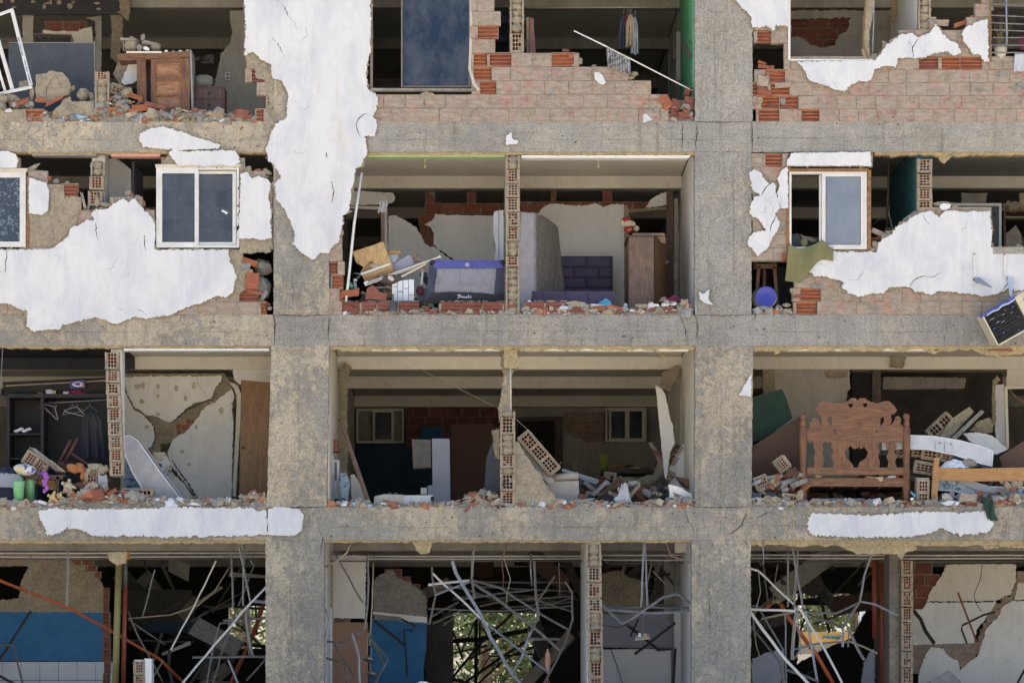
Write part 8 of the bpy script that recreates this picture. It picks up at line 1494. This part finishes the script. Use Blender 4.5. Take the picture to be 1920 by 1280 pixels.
# ---- behind the building: sunlit trees, a yellow wall, a white van -----------------------------------------------
def tree(x, y, h, r, n, label, mats=('leaf', 'leaf_light'), seed=1, low=.25):
    rd = random.Random(seed); t = G(); base_ = Vector((x, y, 0)); t.tube([base_, base_+Vector((.1, 0, h*.35)), base_+Vector((.0, .1, h*.8))], .16, 'bark', 8, taper=.4)
    cl = []
    for i in range(16):
        a = rd.uniform(0, 6.283); rr = r*rd.uniform(.3, 1); z = h*rd.uniform(low, 1); p = base_+Vector((rr*math.cos(a), rr*math.sin(a), z)); cl.append((p, r*rd.uniform(.25, .5)))
        t.tube([base_+Vector((0, 0, min(z*.6, h*.6))), (base_+p)/2+Vector((0, 0, z*.15)), p], .04, 'bark', 5, taper=.3)
    lf = G()
    for i in range(n):
        c, s_ = cl[i % 16]; v = Vector((rd.gauss(0, 1), rd.gauss(0, 1), rd.gauss(0, .8)))*s_*.6+c; w = rd.uniform(.05, .13)
        M = Euler((rd.uniform(-1, 1), rd.uniform(-1, 1), rd.uniform(0, 6))).to_matrix()
        lf.add([v+M@Vector(q) for q in ((-w, 0, 0), (0, -w*.5, 0), (w, 0, .02), (0, w*.5, 0))], [(0, 1, 2, 3)], mats[0] if rd.random() < .6 else mats[1], rd.random())
    thing('tree', label, 'tree', [('trunk', t), ('crown', lf)])
tree(X(900, 15), 15, 5.2, 2.0, 6000, 'leafy tree in the sun behind the middle bay', seed=1, low=.35); tree(X(1010, 17), 17.5, 5, 1.8, 4000, 'tree behind and right of the leafy one', seed=2, low=.2)
tree(X(455, 15), 15, 6, 1.9, 5000, 'tree in the sun behind the left bay', seed=3, low=.2); tree(X(1540, 19), 20, 6, 2.4, 5000, 'tree rising over the yellow wall', seed=4, low=.35); tree(X(1610, 17), 18, 5, 1.4, 2500, 'pale tree behind the white post', ('leaf_light', 'leaf'), seed=5, low=.15)
tree(X(820, 26), 27, 8, 4, 5000, 'tall far tree behind the middle bay', seed=6, low=.05); tree(X(1080, 30), 30, 9, 4, 4000, 'tall far tree right of the middle bay', seed=7, low=.05); tree(X(1520, 30), 30, 9, 4.5, 5000, 'tall far tree behind the yellow wall', seed=8, low=.05); tree(X(440, 28), 28, 8, 4, 4000, 'tall far tree behind the left bay', seed=9, low=.05)
g = G('yellow_wall'); g.box((X(1440, 15), 15, Z(1207, 15)), (X(1700, 15), 15.25, Z(1184, 15))); wb = G('mortar_grey'); wb.box((X(1440, 15), 15.03, 0), (X(1700, 15), 15.22, Z(1207, 15))); w = G('teal_wall')
for q in ([(1543, 1200), (1543, 1196), (1546, 1198), (1548, 1194), (1550, 1200)], [(1553, 1200), (1552, 1196)], [(1555, 1201), (1555, 1197), (1558, 1196)], [(1560, 1200), (1562, 1192), (1560, 1200), (1563, 1200)], [(1565, 1197), (1564, 1200), (1567, 1200), (1567, 1197), (1565, 1197)], [(1570, 1197), (1570, 1200), (1574, 1200), (1574, 1196)], [(1568, 1203), (1582, 1190)]):
    w.tube([P(x, y-4, 14.97) for x, y in q], .02, 'teal_wall', 5)
thing('yellow_wall', 'yellow garden wall with blue handwriting behind the right bay', 'wall', [('wall', g), ('wall_base', wb), ('handwriting', w)])
g = G('skyline_white'); yv = 12.6; x0, x1 = X(1470, yv), X(1545, yv)
def vb(u, v): 
    a = v*math.pi; return Vector((x0+(x1-x0)*u, yv+.9-.9*math.sin(a)**.5 if 0 else yv+.4*(1-math.sin(a*.5+.3)), .35+1.35*v))
g.slab([(1470, 1300), (1470, 1245), (1478, 1232), (1492, 1226), (1520, 1225), (1536, 1230), (1545, 1245), (1560, 1252), (1566, 1300)], yv, 1.7, 'skyline_white', rough=.2, step=6); wn = G('black'); wn.slab([(1524, 1231), (1534, 1233), (1541, 1246), (1524, 1246)], yv-.01, .03, 'slate_board'); wl = G('black'); wl.lathe(P(1500, 1312, yv-.02), [(.3, 0), (.3, .18)], 'black', 20, axis=Euler((R(-90), 0, 0)).to_matrix())
thing('van', 'white van parked in the sun behind the right bay', 'van', [('body', g), ('window', wn), ('wheel', wl)])
g = G('skyline_white'); g.tube([P(1618, 1260, 12), P(1619, 1130, 12)], .07, 'sky_blue', 12); thing('post', 'pale blue post in the sun behind the right bay', 'post', g)
